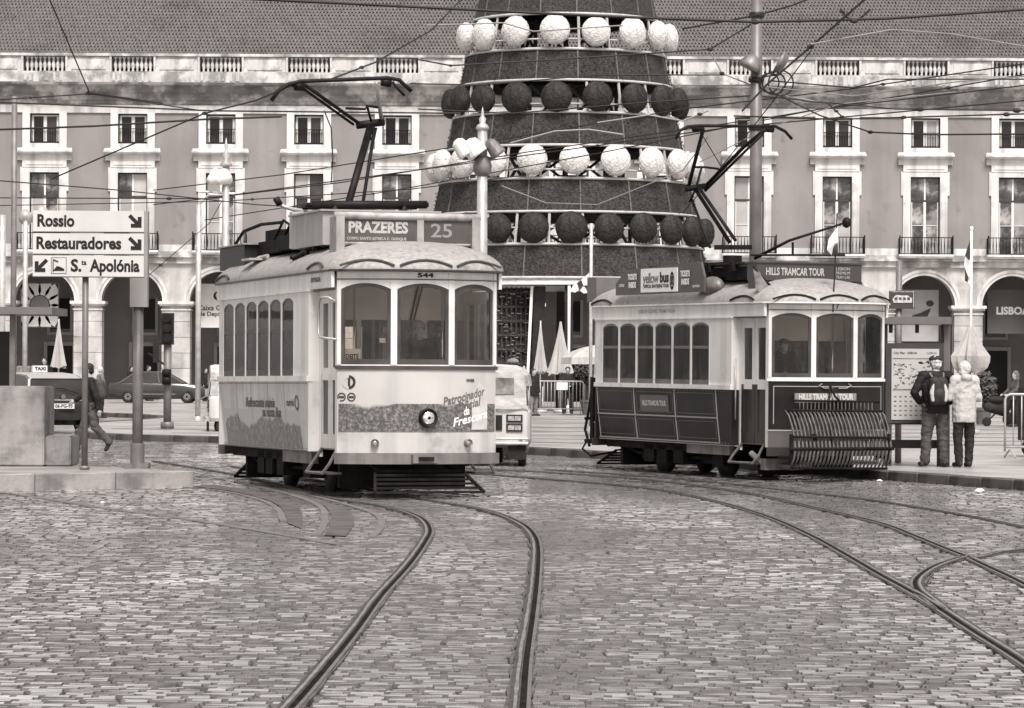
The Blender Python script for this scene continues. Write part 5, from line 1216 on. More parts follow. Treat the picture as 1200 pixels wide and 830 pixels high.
def person(label, pos, rz, pose=None, top=jk_dark, legs=trs_d, hair=hair_d, hair_kind='short', vox=.02, scale=1.0, hood=False, group=None, coat=.0, cap=None, cat='person', width=1.0, seated=False):
    J = dict(STAND); J.update(pose or {}); J = {k: V3(v) for k, v in J.items()}
    T = thing('person', label, cat, pos, rz, group); T.scale = (scale * width, scale * width, scale)
    h = J['head']; hv = vox
    B = [('e', h + Vector((0, .005, .03)), (.076, .092, .10)), ('e', h + Vector((0, -.03, -.045)), (.055, .06, .065)), ('c', J['neck'] - Vector((0, 0, .04)), h - Vector((0, -.01, .04)), .062, .055),
         ('e', h + Vector((0, -.1, -.005)), (.014, .02, .024)), ('e', h + Vector((.078, .01, 0)), (.012, .02, .032)), ('e', h + Vector((-.078, .01, 0)), (.012, .02, .032)), ('e', h + Vector((0, -.088, -.052)), (.026, .012, .009)), ('e', h + Vector((0, -.08, -.095)), (.028, .02, .02)),
         ('c', J['pel'], J['chest'], .13, .14), ('c', J['chest'], J['neck'] - Vector((0, 0, .06)), .14, .08), ('c', J['hiL'], J['hiR'], .1, .1)]
    for s_ in 'LR':
        B += [('c', J['sh' + s_], J['el' + s_], .05, .038), ('c', J['el' + s_], J['ha' + s_], .037, .025), ('c', J['hi' + s_], J['kn' + s_], .08, .055), ('c', J['kn' + s_], J['an' + s_], .052, .036), ('c', J['an' + s_], J['to' + s_], .035, .026)]
        fingers(B, J['ha' + s_], J['el' + s_], 1 if s_ == 'L' else -1)
    bm_ = blob_mesh('body', B, .009 if vox < .02 else vox, skin, 2 if vox < .02 else 1); body = link('body', bm_, T)
    # eyes
    if vox < .02:
        q = MB()
        for sx_ in (-1, 1): q.ell(h + Vector((sx_ * .03, -.085, .012)), (.012, .008, .007), 8, 6)
        q.build('eyes', black, body)
    th = .03
    C = [('c', J['pel'] + Vector((.045, 0, -.06 - coat)), J['chest'] + Vector((.05, 0, 0)), .15 + coat * .2, .16), ('c', J['pel'] + Vector((-.045, 0, -.06 - coat)), J['chest'] + Vector((-.05, 0, 0)), .15 + coat * .2, .16), ('c', J['chest'] + Vector((.05, 0, 0)), J['chest'] + Vector((-.05, 0, 0)), .155, .155), ('c', J['shL'], J['shR'], .085, .085), ('c', J['chest'] + Vector((0, .02, .1)), J['neck'] - Vector((0, -.01, .05)), .14, .082)]
    for s_ in 'LR':
        C += [('c', J['sh' + s_], J['el' + s_], .078, .064), ('c', J['el' + s_], J['ha' + s_].lerp(J['el' + s_], .08), .062, .047)]
        mid = J['el' + s_].lerp(J['ha' + s_], .4); C += [('e', mid, (.058, .058, .05)), ('e', J['sh' + s_].lerp(J['el' + s_], .5), (.076, .074, .06))]
    if hood: C += [('e', J['neck'] + Vector((0, .07, .0)), (.11, .075, .07)), ('e', J['neck'] + Vector((0, -.0, .0)), (.095, .09, .05))]
    jm = blob_mesh('jacket', C, max(.014, vox), top, 2); bmx = bmesh.new(); bmx.from_mesh(jm)
    hz_ = J['pel'].z - .09 - coat; near_ = [v_ for v_ in bmx.verts if v_.co.z < hz_ and math.hypot(v_.co.x - J['pel'].x, v_.co.y - J['pel'].y) < .23]
    for v_ in near_: v_.co.z = hz_ + (v_.co.z - hz_) * .06
    bmx.to_mesh(jm); bmx.free(); wrinkle(jm, .010, 8, (1, 1, 1.6)); o = link('jacket', jm, T)
    L_ = [('c', J['hiL'] + Vector((0, 0, .06)), J['hiR'] + Vector((0, 0, .06)), .115, .115)]
    for s_ in 'LR':
        L_ += [('c', J['hi' + s_], J['kn' + s_], .112, .088), ('c', J['kn' + s_], J['an' + s_] + Vector((0, 0, .0)), .086, .072)]
    link('trousers', wrinkle(blob_mesh('trousers', L_, max(.014, vox), legs, 2), .014, 9, (1, 1, 1.8)), T)
    for s_ in 'LR':
        d = (J['to' + s_] - J['an' + s_]); a = J['an' + s_] - d.normalized() * .05
        S_ = [('c', a + Vector((0, 0, -.03)), J['to' + s_] + Vector((0, 0, .01)), .045, .04), ('c', J['an' + s_], J['an' + s_].lerp(J['to' + s_], .4), .05, .046)]
        link('shoe', blob_mesh('shoe', S_, max(.012, vox * .8), shoe, 1), T)
    H = [('e', h + Vector((0, .022, .05)), (.088, .098, .095)), ('e', h + Vector((0, .055, .0)), (.078, .06, .08))]
    if hair_kind == 'long': H += [('c', h + Vector((0, .07, .0)), h + Vector((0, .08, -.14)), .075, .06), ('c', h + Vector((.07, .03, .0)), h + Vector((.07, .03, -.12)), .03, .03), ('c', h + Vector((-.07, .03, .0)), h + Vector((-.07, .03, -.12)), .03, .03)]
    if hair_kind == 'fluffy': H += [('e', h + Vector((0, .03, .03)), (.11, .12, .115)), ('e', h + Vector((.03, .06, -.04)), (.08, .07, .07))]
    link('hair', wrinkle(blob_mesh('hair', H, max(.009, vox * .6), hair, 1), .014, 26, (1, 1, .5)), T)
    if cap is not None:
        link('cap', blob_mesh('cap', [('e', h + Vector((0, .01, .085)), (.104, .115, .062)), ('c', h + Vector((-.04, -.09, .06)), h + Vector((.04, -.09, .06)), .022, .022)], .012, cap, 1), T)
    return T
def stand_at(px_, pyfoot, z=0.0):
    p = G(px_, pyfoot, z); return p
# walking man by the sign
p = stand_at(106, 531, 0.0); p.y = 66.5; p.x = (109 - 600) / F * 66.5
wm = person('man in dark jacket and jeans striding left past the taxi', (p.x, p.y, 0), -PI / 2, dict(
    pel=(0, 0, .9), chest=(0, -.03, 1.2), neck=(0, -.05, 1.45), head=(0, -.1, 1.6), shL=(.17, -.03, 1.39), shR=(-.17, -.05, 1.39),
    elR=(-.24, -.2, 1.13), haR=(-.24, -.38, 1.01), elL=(.25, .1, 1.1), haL=(.25, .14, .84),
    hiL=(.09, 0, .88), hiR=(-.09, 0, .88), knL=(.1, .06, .5), anL=(.1, .34, .2), toL=(.1, .27, .05), knR=(-.1, -.2, .5), anR=(-.1, -.34, .09), toR=(-.1, -.5, .05)),
    top=jk_dark, legs=jeans, hair=hair_d, vox=.015)
q = [('c', V3((-.05, .15, 1.12)), V3((-.05, .13, 1.34)), .11, .1), ('c', V3((.05, .15, 1.12)), V3((.05, .13, 1.34)), .11, .1)]
bp = thing('backpack', 'small dark backpack on the back of the striding man', 'backpack', (p.x, p.y, 0), -PI / 2); link('bag', blob_mesh('bag', q, .015, M('pack_grey', .06, .7, n=(8, .3)), 2), bp)
mb = MB(); mb.tube([(-.12, .1, 1.42), (-.12, -.06, 1.47), (-.12, -.14, 1.36), (-.13, -.12, 1.15), (-.13, .08, 1.08)], .014, 6); mb.tube([(.12, .1, 1.42), (.12, -.06, 1.47), (.12, -.14, 1.36), (.13, -.12, 1.15), (.13, .08, 1.08)], .014, 6); mb.build('strap', jk_mid, bp)
# couple at the map
pm = G(1096, 547.5, PZ); sc_ = .985
man = person('man in dark jacket and flat cap with a backpack, seen from behind at the map', (pm.x, pm.y, PZ), PI + .06, dict(head=(0, -.03, 1.6), elL=(.33, .06, 1.16), haL=(.22, -.1, 1.0), elR=(-.33, .06, 1.16), haR=(-.22, -.1, 1.0), anL=(.16, .02, .08), toL=(.2, -.14, .035), anR=(-.13, .02, .08), knL=(.13, 0, .49)), top=jk_dark, legs=jeans, hair=hair_w, vox=.015, cap=M('cap_dark', .035, .8, n=(9, .3)), scale=1.03, width=1.06)
bp = thing('backpack', 'black backpack with two pale straps worn by the man at the map', 'backpack', (pm.x, pm.y, PZ), PI + .06)
link('bag', blob_mesh('bag', [('c', V3((-.05, .24, 1.1)), V3((-.06, .22, 1.36)), .11, .1), ('c', V3((.05, .24, 1.1)), V3((.06, .22, 1.36)), .11, .1), ('e', V3((0, .3, 1.16)), (.11, .06, .1))], .014, M('pack_black', .03, .6, n=(9, .3)), 2), bp)
for s_ in (-1, 1): link('pale_panel', blob_mesh('pale_panel', [('c', V3((s_ * .1, .31, 1.08)), V3((s_ * .115, .3, 1.2)), .036, .04), ('c', V3((s_ * .115, .3, 1.2)), V3((s_ * .08, .29, 1.34)), .04, .028)], .012, M('pack_pale', .42, .7, n=(9, .2)), 1), bp)
mb = MB(); mb.tube([(-.09, .2, 1.44), (-.11, .08, 1.51), (-.12, -.06, 1.5), (-.13, -.16, 1.3)], .016, 6); mb.tube([(.09, .2, 1.44), (.11, .08, 1.51), (.12, -.06, 1.5), (.13, -.16, 1.3)], .016, 6); mb.build('strap', jk_mid, bp)
pw_ = G(1129.5, 548, PZ)
person('white-haired woman in a pale jacket and dark trousers, seen from behind', (pw_.x, pw_.y, PZ), PI + .3, dict(neck=(0, .02, 1.46), head=(0, -.02, 1.59), elL=(.27, .0, 1.14), haL=(.16, -.2, 1.2), elR=(-.26, .03, 1.12), haR=(-.2, -.18, 1.1), anL=(.1, .02, .08), toL=(.12, -.14, .035), anR=(-.08, .02, .08), toR=(-.1, -.14, .035)), top=jk_light, legs=trs_d, hair=hair_w, hair_kind='fluffy', vox=.015, hood=True, coat=.1, scale=.985, width=.95)
# far people
pb = G(665, 482.5, PZ); DB_ = 118.0
def far(px_, head_y, D, z=PZ, **kw):
    q = P(px_, head_y, D); s_ = (q.z - z) / 1.72
    return person(kw.pop('label'), (q.x, D, z), kw.pop('rz', 0), kw.pop('pose', None), vox=.03, scale=s_, **kw)
far(665.5, 431, 119, label='man in black leaning on the steel barrier below the white parasol', top=jk_dark, legs=trs_d, pose=dict(elL=(.27, -.05, 1.16), haL=(.1, -.2, 1.05), elR=(-.27, -.05, 1.16), haR=(-.1, -.2, 1.05)), width=1.15)
far(625, 433, 113, label='person in dark coat standing at the left end of the barrier', rz=.8, top=jk_dark, legs=jk_mid, hair_kind='long', coat=.1, width=1.1)
far(28, 421, 128, label='woman in a grey top standing at the far left behind the taxi', rz=.6, top=jk_mid, legs=trs_d, hair_kind='long', z=0)
far(52, 420, 130, label='man in dark top standing just behind the taxi roof sign', top=jk_dark, legs=trs_d, z=0)
far(118, 431, 112, label='person with a pale hat partly hidden behind the striding man', rz=2, top=jk_mid, legs=trs_d, hair=hair_w, z=0)
far(601, 423, 62, label='person in a cap standing behind the canvas-roofed tuk-tuk', rz=2.6, top=jk_dark, legs=trs_d, cap=M('cap_mid', .22, .8), z=0)
far(154, 430, 158, label='person standing in the arcade above the sedan boot', rz=1, top=jk_dark, legs=trs_d)
far(174, 429, 158, label='person in black seated on a motorbike behind the sedan', rz=1.4, top=jk_dark, legs=trs_d, hair=hair_d, width=1.2)
far(241, 432, 157, label='person in the arcade beside the left tuk-tuk', rz=1, top=jk_dark, legs=trs_d)
wp = far(1190, 436, 96, label='woman with loose hair pushing a pushchair at the right edge', rz=-1.2, top=M('coat_brown', .07, .8, n=(5, .3)), legs=trs_d, hair=hair_m, hair_kind='long', pose=dict(elL=(.25, -.1, 1.15), haL=(.15, -.35, 1.02), elR=(-.25, -.1, 1.15), haR=(-.15, -.35, 1.02)))
# driver and passengers
def inside(M_, loc, label, rz, sc=1.0, **kw):
    w_ = M_ @ Vector(loc); return person(label, w_, rz, kw.pop('pose', None), vox=.02, scale=sc, **kw)
DRV = dict(elL=(.27, -.1, 1.12), haL=(.15, -.32, 1.05), elR=(-.27, -.1, 1.12), haR=(-.15, -.3, 1.1))
inside(M1, (-.28, 3.05, .79), 'driver in dark uniform at the controls behind the windscreen of the cream tram', PSI1 + PI - .35, .84, pose=DRV, top=jk_dark, legs=trs_d, cap=M('cap_mid', .22, .8))
inside(M1, (-.72, 2.1, .79), 'passenger in a grey coat inside the cream tram, behind its right window', PSI1 + PI, .86, top=M('coat_pale', .3, .8), legs=trs_d)
for k, (x_, y_) in enumerate(((.62, -1.5), (.62, -.2), (.62, 1.1))):
    inside(M1, (x_, y_, .55), ['passenger behind the rearmost side window of the cream tram', 'passenger behind a middle side window of the cream tram', 'passenger behind a forward side window of the cream tram'][k], PSI1 + PI + .4, .84, top=[jk_mid, jk_dark, jk_light][k], legs=trs_d)
inside(M2, (.3, 3.0, .79), 'driver bent forward behind the windscreen of the dark tram', PSI1 + PI, .82, pose=DRV, top=jk_dark, legs=trs_d, cap=hair_d)
for k, (x_, y_) in enumerate(((.62, -1.7), (.62, -.3), (.62, .5), (.62, 1.5))):
    inside(M2, (x_, y_, .5), ['passenger in pale top at the rearmost side window of the dark tram', 'passenger in dark top halfway along the dark tram', 'passenger in grey coat halfway along the dark tram', 'passenger at the front side window of the dark tram'][k], PI + TH2 + PI + .3, .86, top=[jk_light, jk_dark, jk_mid, jk_dark][k], legs=trs_d, hair=[hair_w, hair_d, hair_m, hair_d][k])

# ================================================================== VEHICLES
carblk = M('car_paint_black', .02, .18, n=(1, .2), coat=1.0); carlt = M('taxi_roof_paint', .34, .4, n=(2, .05), coat=.2); cargl = M('car_glass', .03, .12, n=(2, .3), spec=.35); taill = M('tail_lamp', .12, .2, n=(20, .4), coat=.5); platem = M('number_plate', .6, .5, n=None)
def wheel(parent, x, y, r, wd=.2):
    mb = MB(); mb.lathe([(r * .6, -wd / 2), (r * .93, -wd / 2), (r, -wd / 2 + .03), (r, wd / 2 - .03), (r * .93, wd / 2), (r * .6, wd / 2)], (x, y, r), 20, 'x'); o = mb.build('wheel', rubber, parent, True); auto_smooth(o.data)
    mb = MB(); mb.lathe([(.03, -wd / 2 - .01), (r * .2, -wd / 2 - .01), (r * .6, -wd / 2 + .03), (r * .62, -wd / 2 - .004), (r * .62, wd / 2 + .004), (r * .6, wd / 2 - .03), (r * .2, wd / 2 + .01), (.03, wd / 2 + .01)], (x, y, r), 20, 'x')
    for k in range(10):
        a = 2 * PI * k / 10; mb.beam((x - wd / 2 - .0, y, r), (x - wd / 2 - .0, y + math.cos(a) * r * .58, r + math.sin(a) * r * .58), .03, .05); mb.beam((x + wd / 2, y, r), (x + wd / 2, y + math.cos(a) * r * .58, r + math.sin(a) * r * .58), .03, .05)
    mb.build('rim', M('alloy', .3, .3, .8, n=(4, .1)), o)
def car(label, pos, rz, L, W_, prof_lo, prof_hi, paint, roofp, plate=None, sc=1.0):
    # local +Y = front. prof_lo: list (y, z_top of body); prof_hi: cabin outline (y, z)
    T = thing('parked_car' if plate is None else 'taxi', label, 'car' if plate is None else 'taxi', pos, rz); T.scale = (sc,) * 3
    def sect(y, zt, z0=.2):
        e = abs(y) / (L / 2); w = W_ / 2 * (1 - .10 * e ** 4)
        return [(w * .80, z0), (w * .97, z0 + .12), (w, z0 + .35), (w * .985, zt - .12), (w * .9, zt - .02), (w * .7, zt)]
    mb = MB(); rings = []
    for (y, zt) in prof_lo:
        s_ = sect(y, zt, .2 if abs(y) < L / 2 - .1 else .34); rings.append([(x, y, z) for x, z in s_] + [(-x, y, z) for x, z in reversed(s_)])
    m = len(rings[0]); vs = [p_ for r_ in rings for p_ in r_]
    mb.add(vs, [(i * m + k, i * m + (k + 1) % m, (i + 1) * m + (k + 1) % m, (i + 1) * m + k) for i in range(len(rings) - 1) for k in range(m)] + [tuple(range(m)), tuple((len(rings) - 1) * m + k for k in range(m))[::-1]])
    o = mb.build('body', paint, T, True); auto_smooth(o.data, 35)
    # cabin: glass volume, roof shell and pillars
    n = len(prof_hi); gl = MB(); z0 = min(z for _, z in prof_hi); z1 = max(z for _, z in prof_hi)
    wd_ = lambda z: W_ / 2 * (.93 - .2 * (z - z0) / (z1 - z0))
    gl.prism(prof_hi, lambda y, z: (wd_(z), y, z), lambda y, z: (-wd_(z), y, z)); go = gl.build('windows', cargl, T)
    rf_ = [(y, z) for y, z in prof_hi if z > z1 - .17]; rf_.sort()
    r_ = MB()
    pts = rf_
    for (ya, za), (yb, zb_) in zip(pts, pts[1:]):
        r_.add([(wd_(za) + .012, ya, za - .02), (wd_(zb_) + .012, yb, zb_ - .02), (wd_(zb_) * .9, yb, zb_ + .03), (wd_(za) * .9, ya, za + .03), (-wd_(zb_) * .9, yb, zb_ + .03), (-wd_(za) * .9, ya, za + .03), (-wd_(zb_) - .012, yb, zb_ - .02), (-wd_(za) - .012, ya, za - .02)], [(0, 1, 2, 3), (3, 2, 4, 5), (5, 4, 6, 7)])
    lo = sorted([p_ for p_ in prof_hi if p_[1] < z0 + .05]); ylo, yhi = lo[0][0], lo[-1][0]
    for s_ in (-1, 1):
        for (a, b) in (((ylo, z0), pts[0]), ((yhi, z0), pts[-1]), ((.1, z0), (.0, z1 - .02))):
            r_.beam((s_ * (wd_(a[1]) + .005), a[0], a[1]), (s_ * (wd_(b[1]) + .005), b[0], b[1]), .06)
    ro = r_.build('roof', roofp, T)
    for y in (-L * .3, L * .31):
        for s_ in (-1, 1):
            wheel(T, s_ * (W_ / 2 - .12), y, .31)
    return T, o
# taxi seen from behind
lo = [(-2.0, .78), (-1.95, .95), (-1.6, 1.0), (-.6, .97), (.6, .95), (1.0, .92), (1.7, .8), (1.98, .6)]
hi = [(-1.88, .93), (-1.55, 1.35), (-1.2, 1.46), (-.4, 1.5), (.2, 1.45), (1.0, .93)]
pt_ = G(80, 506.5, 0)
tx_, tb = car('black taxi with pale roof and TAXI roof sign, seen from the rear', (-12.25, 87.6, 0), .5, 4.0, 1.85, lo, hi, carblk, carlt, plate='1')
mb = MB(); mb.bb(-.62, .62, -1.985, -1.9, .36, .58); mb.bb(-.8, .8, -2.06, -1.9, .34, .5); mb.build('bumper', M('bumper_black', .025, .5), tx_)
mb = MB(); mb.bb(-.28, .28, -2.075, -2.05, .62, .75); pl = mb.build('number_plate', platem, tx_); put_text('plate_number', '06-PG-93', .12, lambda u, z: (u, -2.08, .685 + z), tx, pl, .003, wx=.46)
mb = MB(); mb.bb(-.9, .9, -2.03, -1.95, .82, .86); mb.build('boot_trim', M('trim', .25, .3), tx_)
for s_ in (-1, 1): mb = MB(); mb.ell((s_ * .78, -1.96, .88), (.14, .07, .12), 12, 8); mb.build('tail_light', taill, tx_, True)
mb = MB(); mb.lathe([(.06, 0), (.06, .02)], (0, -2.045, .92), 12, 'y'); mb.build('boot_badge', chrome, tx_)
mb = MB(); mb.tube([(.45, -1.93, 1.0), (.1, -1.8, 1.12), (-.1, -1.78, 1.14)], .014, 5); mb.build('rear_wiper', black, tx_)
mb = MB(); mb.bb(-.19, .19, -.4, -.28, 1.54, 1.7); ts = mb.build('taxi_sign', white, tx_); put_text('sign_lettering', 'TAXI', .12, lambda u, z: (u, -.41, 1.62 + z), tx, ts, .006, wx=.3)
# dark sedan side on
lo = [(-2.35, .82), (-2.3, .98), (-1.7, 1.03), (-.8, 1.0), (.6, .98), (1.2, .97), (2.0, .86), (2.33, .7)]
hi = [(-1.85, .98), (-1.2, 1.4), (-.6, 1.5), (.1, 1.5), (.5, 1.42), (1.3, .96)]
ps = P(186, 470, 150)
sd_, sb = car('dark sedan parked side-on in front of the arcade', (ps.x, 150, PZ), -PI / 2 + .0, 4.7, 1.8, lo, hi, carblk, M('sedan_roof', .1, .3, n=None, coat=.5), sc=.9)
for s_ in (-1, 1): mb = MB(); mb.bb(s_ * .905, s_ * .915, -1.0, .9, .42, .45); mb.bb(s_ * .86, s_ * .875, -1.1, .9, .925, .945); mb.build('side_trim', M('trim', .25, .3), sd_)
# tuk-tuk
canv = M('canvas_hood', .45, .75, n=(3, .12), bump=(4, 1.0, .06), dirt=(3, .42, .8)); tukb = M('tuk_paint', .52, .4, n=(2, .08), streak=(4, .15))
def tuktuk(label, pos, rz, sc=1.0):
    T = thing('tuktuk', label, 'tuk-tuk', pos, rz); T.scale = (sc,) * 3
    # +Y front; rear at -Y
    def secs(prof, ys): pass
    mb = MB(); rings = []
    for y, w, z0, z1 in ((-1.25, .58, .42, 1.0), (-1.2, .62, .38, 1.02), (-.2, .62, .36, 1.0), (-.1, .6, .3, .7), (.6, .58, .3, .68), (.7, .5, .3, .95), (1.1, .42, .35, 1.0), (1.4, .25, .5, .85)):
        pr_ = [(w * .92, z0), (w, z0 + .08), (w, z1 - .08), (w * .93, z1)]; rings.append([(x, y, z) for x, z in pr_] + [(-x, y, z) for x, z in reversed(pr_)])
    m = 8; mb.add([q for r_ in rings for q in r_], [(i * m + k, i * m + (k + 1) % m, (i + 1) * m + (k + 1) % m, (i + 1) * m + k) for i in range(len(rings) - 1) for k in range(m)] + [tuple(range(m)), tuple((len(rings) - 1) * m + k for k in range(m))[::-1]])
    mb.build('body', tukb, T)
    mb = MB(); rings = []
    for y, s_ in ((-1.22, .93), (-1.1, 1.0), (-.6, 1.02), (.1, 1.02), (.7, .97)):
        pr_ = []
        for k in range(9):
            a = PI * k / 8; pr_.append((.6 * s_ * (abs(math.cos(a)) ** .6) * (1 if math.cos(a) > 0 else -1), y, 1.38 + (.37 * s_) * math.sin(a) ** .7))
        rings.append(pr_)
    for t_ in (1,):
        m = 9; vs = [q for r_ in rings for q in r_]; mb.add(vs, [(i * m + k, i * m + k + 1, (i + 1) * m + k + 1, (i + 1) * m + k) for i in range(len(rings) - 1) for k in range(m - 1)])
    mb.add([(q[0], q[1] - .0, q[2]) for q in rings[0]] + [(-.57, -1.27, 1.0), (.57, -1.27, 1.0)], [tuple(range(9)) + (9, 10)])
    mb.add([(.6, -1.24, 1.0), (.6, -.7, 1.0), (.6, -.7, 1.4), (.56, -1.2, 1.4), (-.6, -1.24, 1.0), (-.6, -.7, 1.0), (-.6, -.7, 1.4), (-.56, -1.2, 1.4)], [(0, 1, 2, 3), (4, 5, 6, 7)])
    ho = mb.build('canvas_hood', canv, T)
    mb = MB(); mb.grid(lambda u, z: (u, -1.285 - .02 * math.sin(u * 9) , z), [-.6 + .1 * k for k in range(13)], [1.0 - .02, 1.04]); mb.build('hood_hem', canv, ho)
    mb = MB(); mb.box((0, -1.262, 1.38), (.7, .008, .28)); mb.build('rear_window', M('cloudy_plastic', .22, .25, n=(5, .5), bump=(5, .8, .04)), ho)
    for s_ in (-1, 1):
        mb = MB(); mb.tube([(s_ * .58, -1.15, 1.0), (s_ * .6, -1.0, 1.4), (s_ * .5, -.9, 1.72)], .02, 6); mb.tube([(s_ * .58, .7, .95), (s_ * .5, .6, 1.6)], .02, 6); mb.build('hood_hoop', lsteel, T)
        for z_ in (.82, .66):
            mb = MB(); mb.bb(s_ * .22, s_ * .5, -1.275, -1.25, z_ - .06, z_ + .07); l_ = mb.build('tail_light', dark, T); mb = MB(); mb.bb(s_ * .25, s_ * .36, -1.285, -1.276, z_ - .035, z_ + .045); mb.bb(s_ * .37, s_ * .47, -1.285, -1.276, z_ - .035, z_ + .045); mb.build('lens', M('tuk_lens', .35, .2, n=(20, .4)), l_)
    mb = MB(); mb.tube([(-.6, -1.34, .4), (.6, -1.34, .4)], .03, 8); mb.tube([(-.6, -1.34, .48), (.6, -1.34, .48)], .018, 8); mb.bb(-.5, -.45, -1.33, -1.2, .38, .5); mb.bb(.45, .5, -1.33, -1.2, .38, .5); mb.build('bumper_bar', lsteel, T)
    mb = MB(); mb.bb(-.15, .15, -1.27, -1.255, .62, .88); mb.build('number_plate', dark, T)
    mb = MB(); mb.bb(.25, .55, -1.28, -1.25, .12, .36); mb.build('mud_flap', rubber, T); mb = MB(); mb.bb(-.55, -.25, -1.28, -1.25, .12, .36); mb.build('mud_flap', rubber, T)
    mb = MB(); mb.bb(-.5, .5, -.95, -.3, .7, 1.05); mb.bb(-.5, .5, .05, .5, .66, .9); mb.build('bench_seat', seat_m, T)
    for x_, y_ in ((-.48, -.85), (.48, -.85), (0, 1.05)): wheel(T, x_, y_, .25, .13)
    mb = MB(); mb.tube([(-.45, .75, 1.0), (.45, .75, 1.0), (.45, .65, 1.55), (-.45, .65, 1.55), (-.45, .75, 1.0)], .018, 6); mb.build('windscreen_frame', lsteel, T)
    mb = MB(); mb.lathe([(.09, 0), (.09, .06), (.05, .09)], (0, 1.38, .85), 14, 'y'); mb.build('headlight', chrome, T, True)
    return T
pk = G(580, 547, 0); tk1 = tuktuk('canvas-roofed tuk-tuk seen from behind, half hidden by the cream tram', (pk.x + .02, pk.y + 1.4, 0), -.04, 1.0)
pk2 = G(262, 511, 0); tk2 = copy_tree(tk1, label='white tuk-tuk with its side to us behind the rear of the cream tram'); tk2.location = ((241 - 600) / F * 83 + 1.33, 83, 0); tk2.rotation_euler = (0, 0, -1.45)
# pushchair / luggage at the right edge
pu = G(1172, 499, PZ)
T = thing('pushchair', 'dark three-wheeled pushchair on the square at the right edge', 'pushchair', (P(1172, 480, 97).x, 97, PZ))
mb = MB(); mb.tube([(-.35, 0, .15), (.1, 0, .6), (.55, 0, 1.0)], .025, 6); mb.tube([(.3, 0, .12), (0, 0, .65), (-.45, 0, .75)], .025, 6); mb.tube([(.45, -.2, .98), (.6, -.2, 1.02), (.6, .2, 1.02), (.45, .2, .98)], .025, 6); mb.build('frame', black, T)
link('seat', blob_mesh('seat', [('c', V3((-.35, 0, .55)), V3((.1, 0, .45)), .14, .17), ('c', V3((.1, 0, .45)), V3((.3, 0, .85)), .16, .15), ('e', V3((-.1, 0, .75)), (.25, .18, .12))], .025, trs_d, 1), T)
for x_, y_, r_ in ((-.38, 0, .13), (.3, -.22, .2), (.3, .22, .2)):
    mb = MB(); mb.lathe([(r_ * .7, -.03), (r_, -.02), (r_, .02), (r_ * .7, .03)], (x_, y_, r_), 16, 'y'); w_ = mb.build('wheel', rubber, T, True); mb = MB(); mb.lathe([(.02, -.025), (r_ * .45, -.01), (r_ * .45, .01), (.02, .025)], (x_, y_, r_), 12, 'y'); mb.build('hub', lsteel, w_)

# ================================================================== STREET FURNITURE
# traffic island
IS = [(G(-60, 577, 0)), (G(227.5, 571, 0))]
a, b = IS; a = Vector((a.x, a.y, 0)); b = Vector((b.x, b.y, 0)); d = (b - a).normalized(); nn = Vector((-d.y, d.x, 0)); HZ = .225
conc = M('island_stone', .27, .7, n=(3, .2), bump=(18, .4), dirt=(2, .44, .7), streak=(3, .25)); conct = M('island_top', .28, .5, n=(2, .2), bump=(12, .6), dirt=(.9, .45, .7))
poly = [(p_.x, p_.y) for p_ in (a + nn * .3 - d * 3, b + nn * .3 - d * .02, b + nn * 8 - d * .4, a + nn * 8 - d * 3)]
isl = sheet('traffic_island', poly, HZ - .004, conct, HZ + .02, kind='structure')
tot = (b - a).length + 3; k = 0; s0 = 0
KI = {}
while s0 < tot:
    L_ = min(1.28, tot - s0)
    if L_ < .25: break
    c = b - d * (s0 + L_ / 2) + nn * .14
    mb = MB(); mb.box((0, 0, HZ / 2 - .01), (L_ - .012, .29, HZ + .02)); me = mb.mesh('kerb_stone', conc); bmx = bmesh.new(); bmx.from_mesh(me); bmesh.ops.bevel(bmx, geom=bmx.edges[:], offset=.012, segments=1, affect='EDGES'); bmx.to_mesh(me); bmx.free()
    link('kerb_stone', me, isl, (c.x, c.y, random.uniform(-.002, .002)), math.atan2(d.y, d.x)); s0 += L_
for k in range(1, 7):
    c = b + nn * (.3 + k * 1.1 - .55) - d * .2; mb = MB(); mb.box((0, 0, HZ / 2 - .01), (.29, 1.09, HZ + .02)); link('kerb_stone', mb.mesh('kerb_stone', conc), isl, (c.x, c.y, -.003), math.atan2(d.y, d.x))
blockm = M('block_stone', .30, .75, n=(2, .15), dirt=(1.6, .45, .62), streak=(2, .25), bump=(14, .4))
def stoneblock(x0, x1, y0, y1, D, dp, label):
    A_ = P(x0, y1, D); B_ = P(x1, y0, D); mb = MB(); mb.bb(-(B_.x - A_.x) / 2, (B_.x - A_.x) / 2, 0, dp, 0, B_.z - HZ)
    me = mb.mesh('stone_block', blockm); bmx = bmesh.new(); bmx.from_mesh(me); bmesh.ops.bevel(bmx, geom=bmx.edges[:], offset=.02, segments=2, affect='EDGES'); bmx.to_mesh(me); bmx.free()
    t = link('stone_block', me, None, ((A_.x + B_.x) / 2, D, HZ), label=label, cat='stone block'); return t
stoneblock(-70, 52, 453, 545, 49.3, 1.1, 'large pale stone block on the traffic island at the left edge'); 
stoneblock(52.6, 83, 511, 545, 49.4, 1.0, 'low stone block beside the larger one on the island')
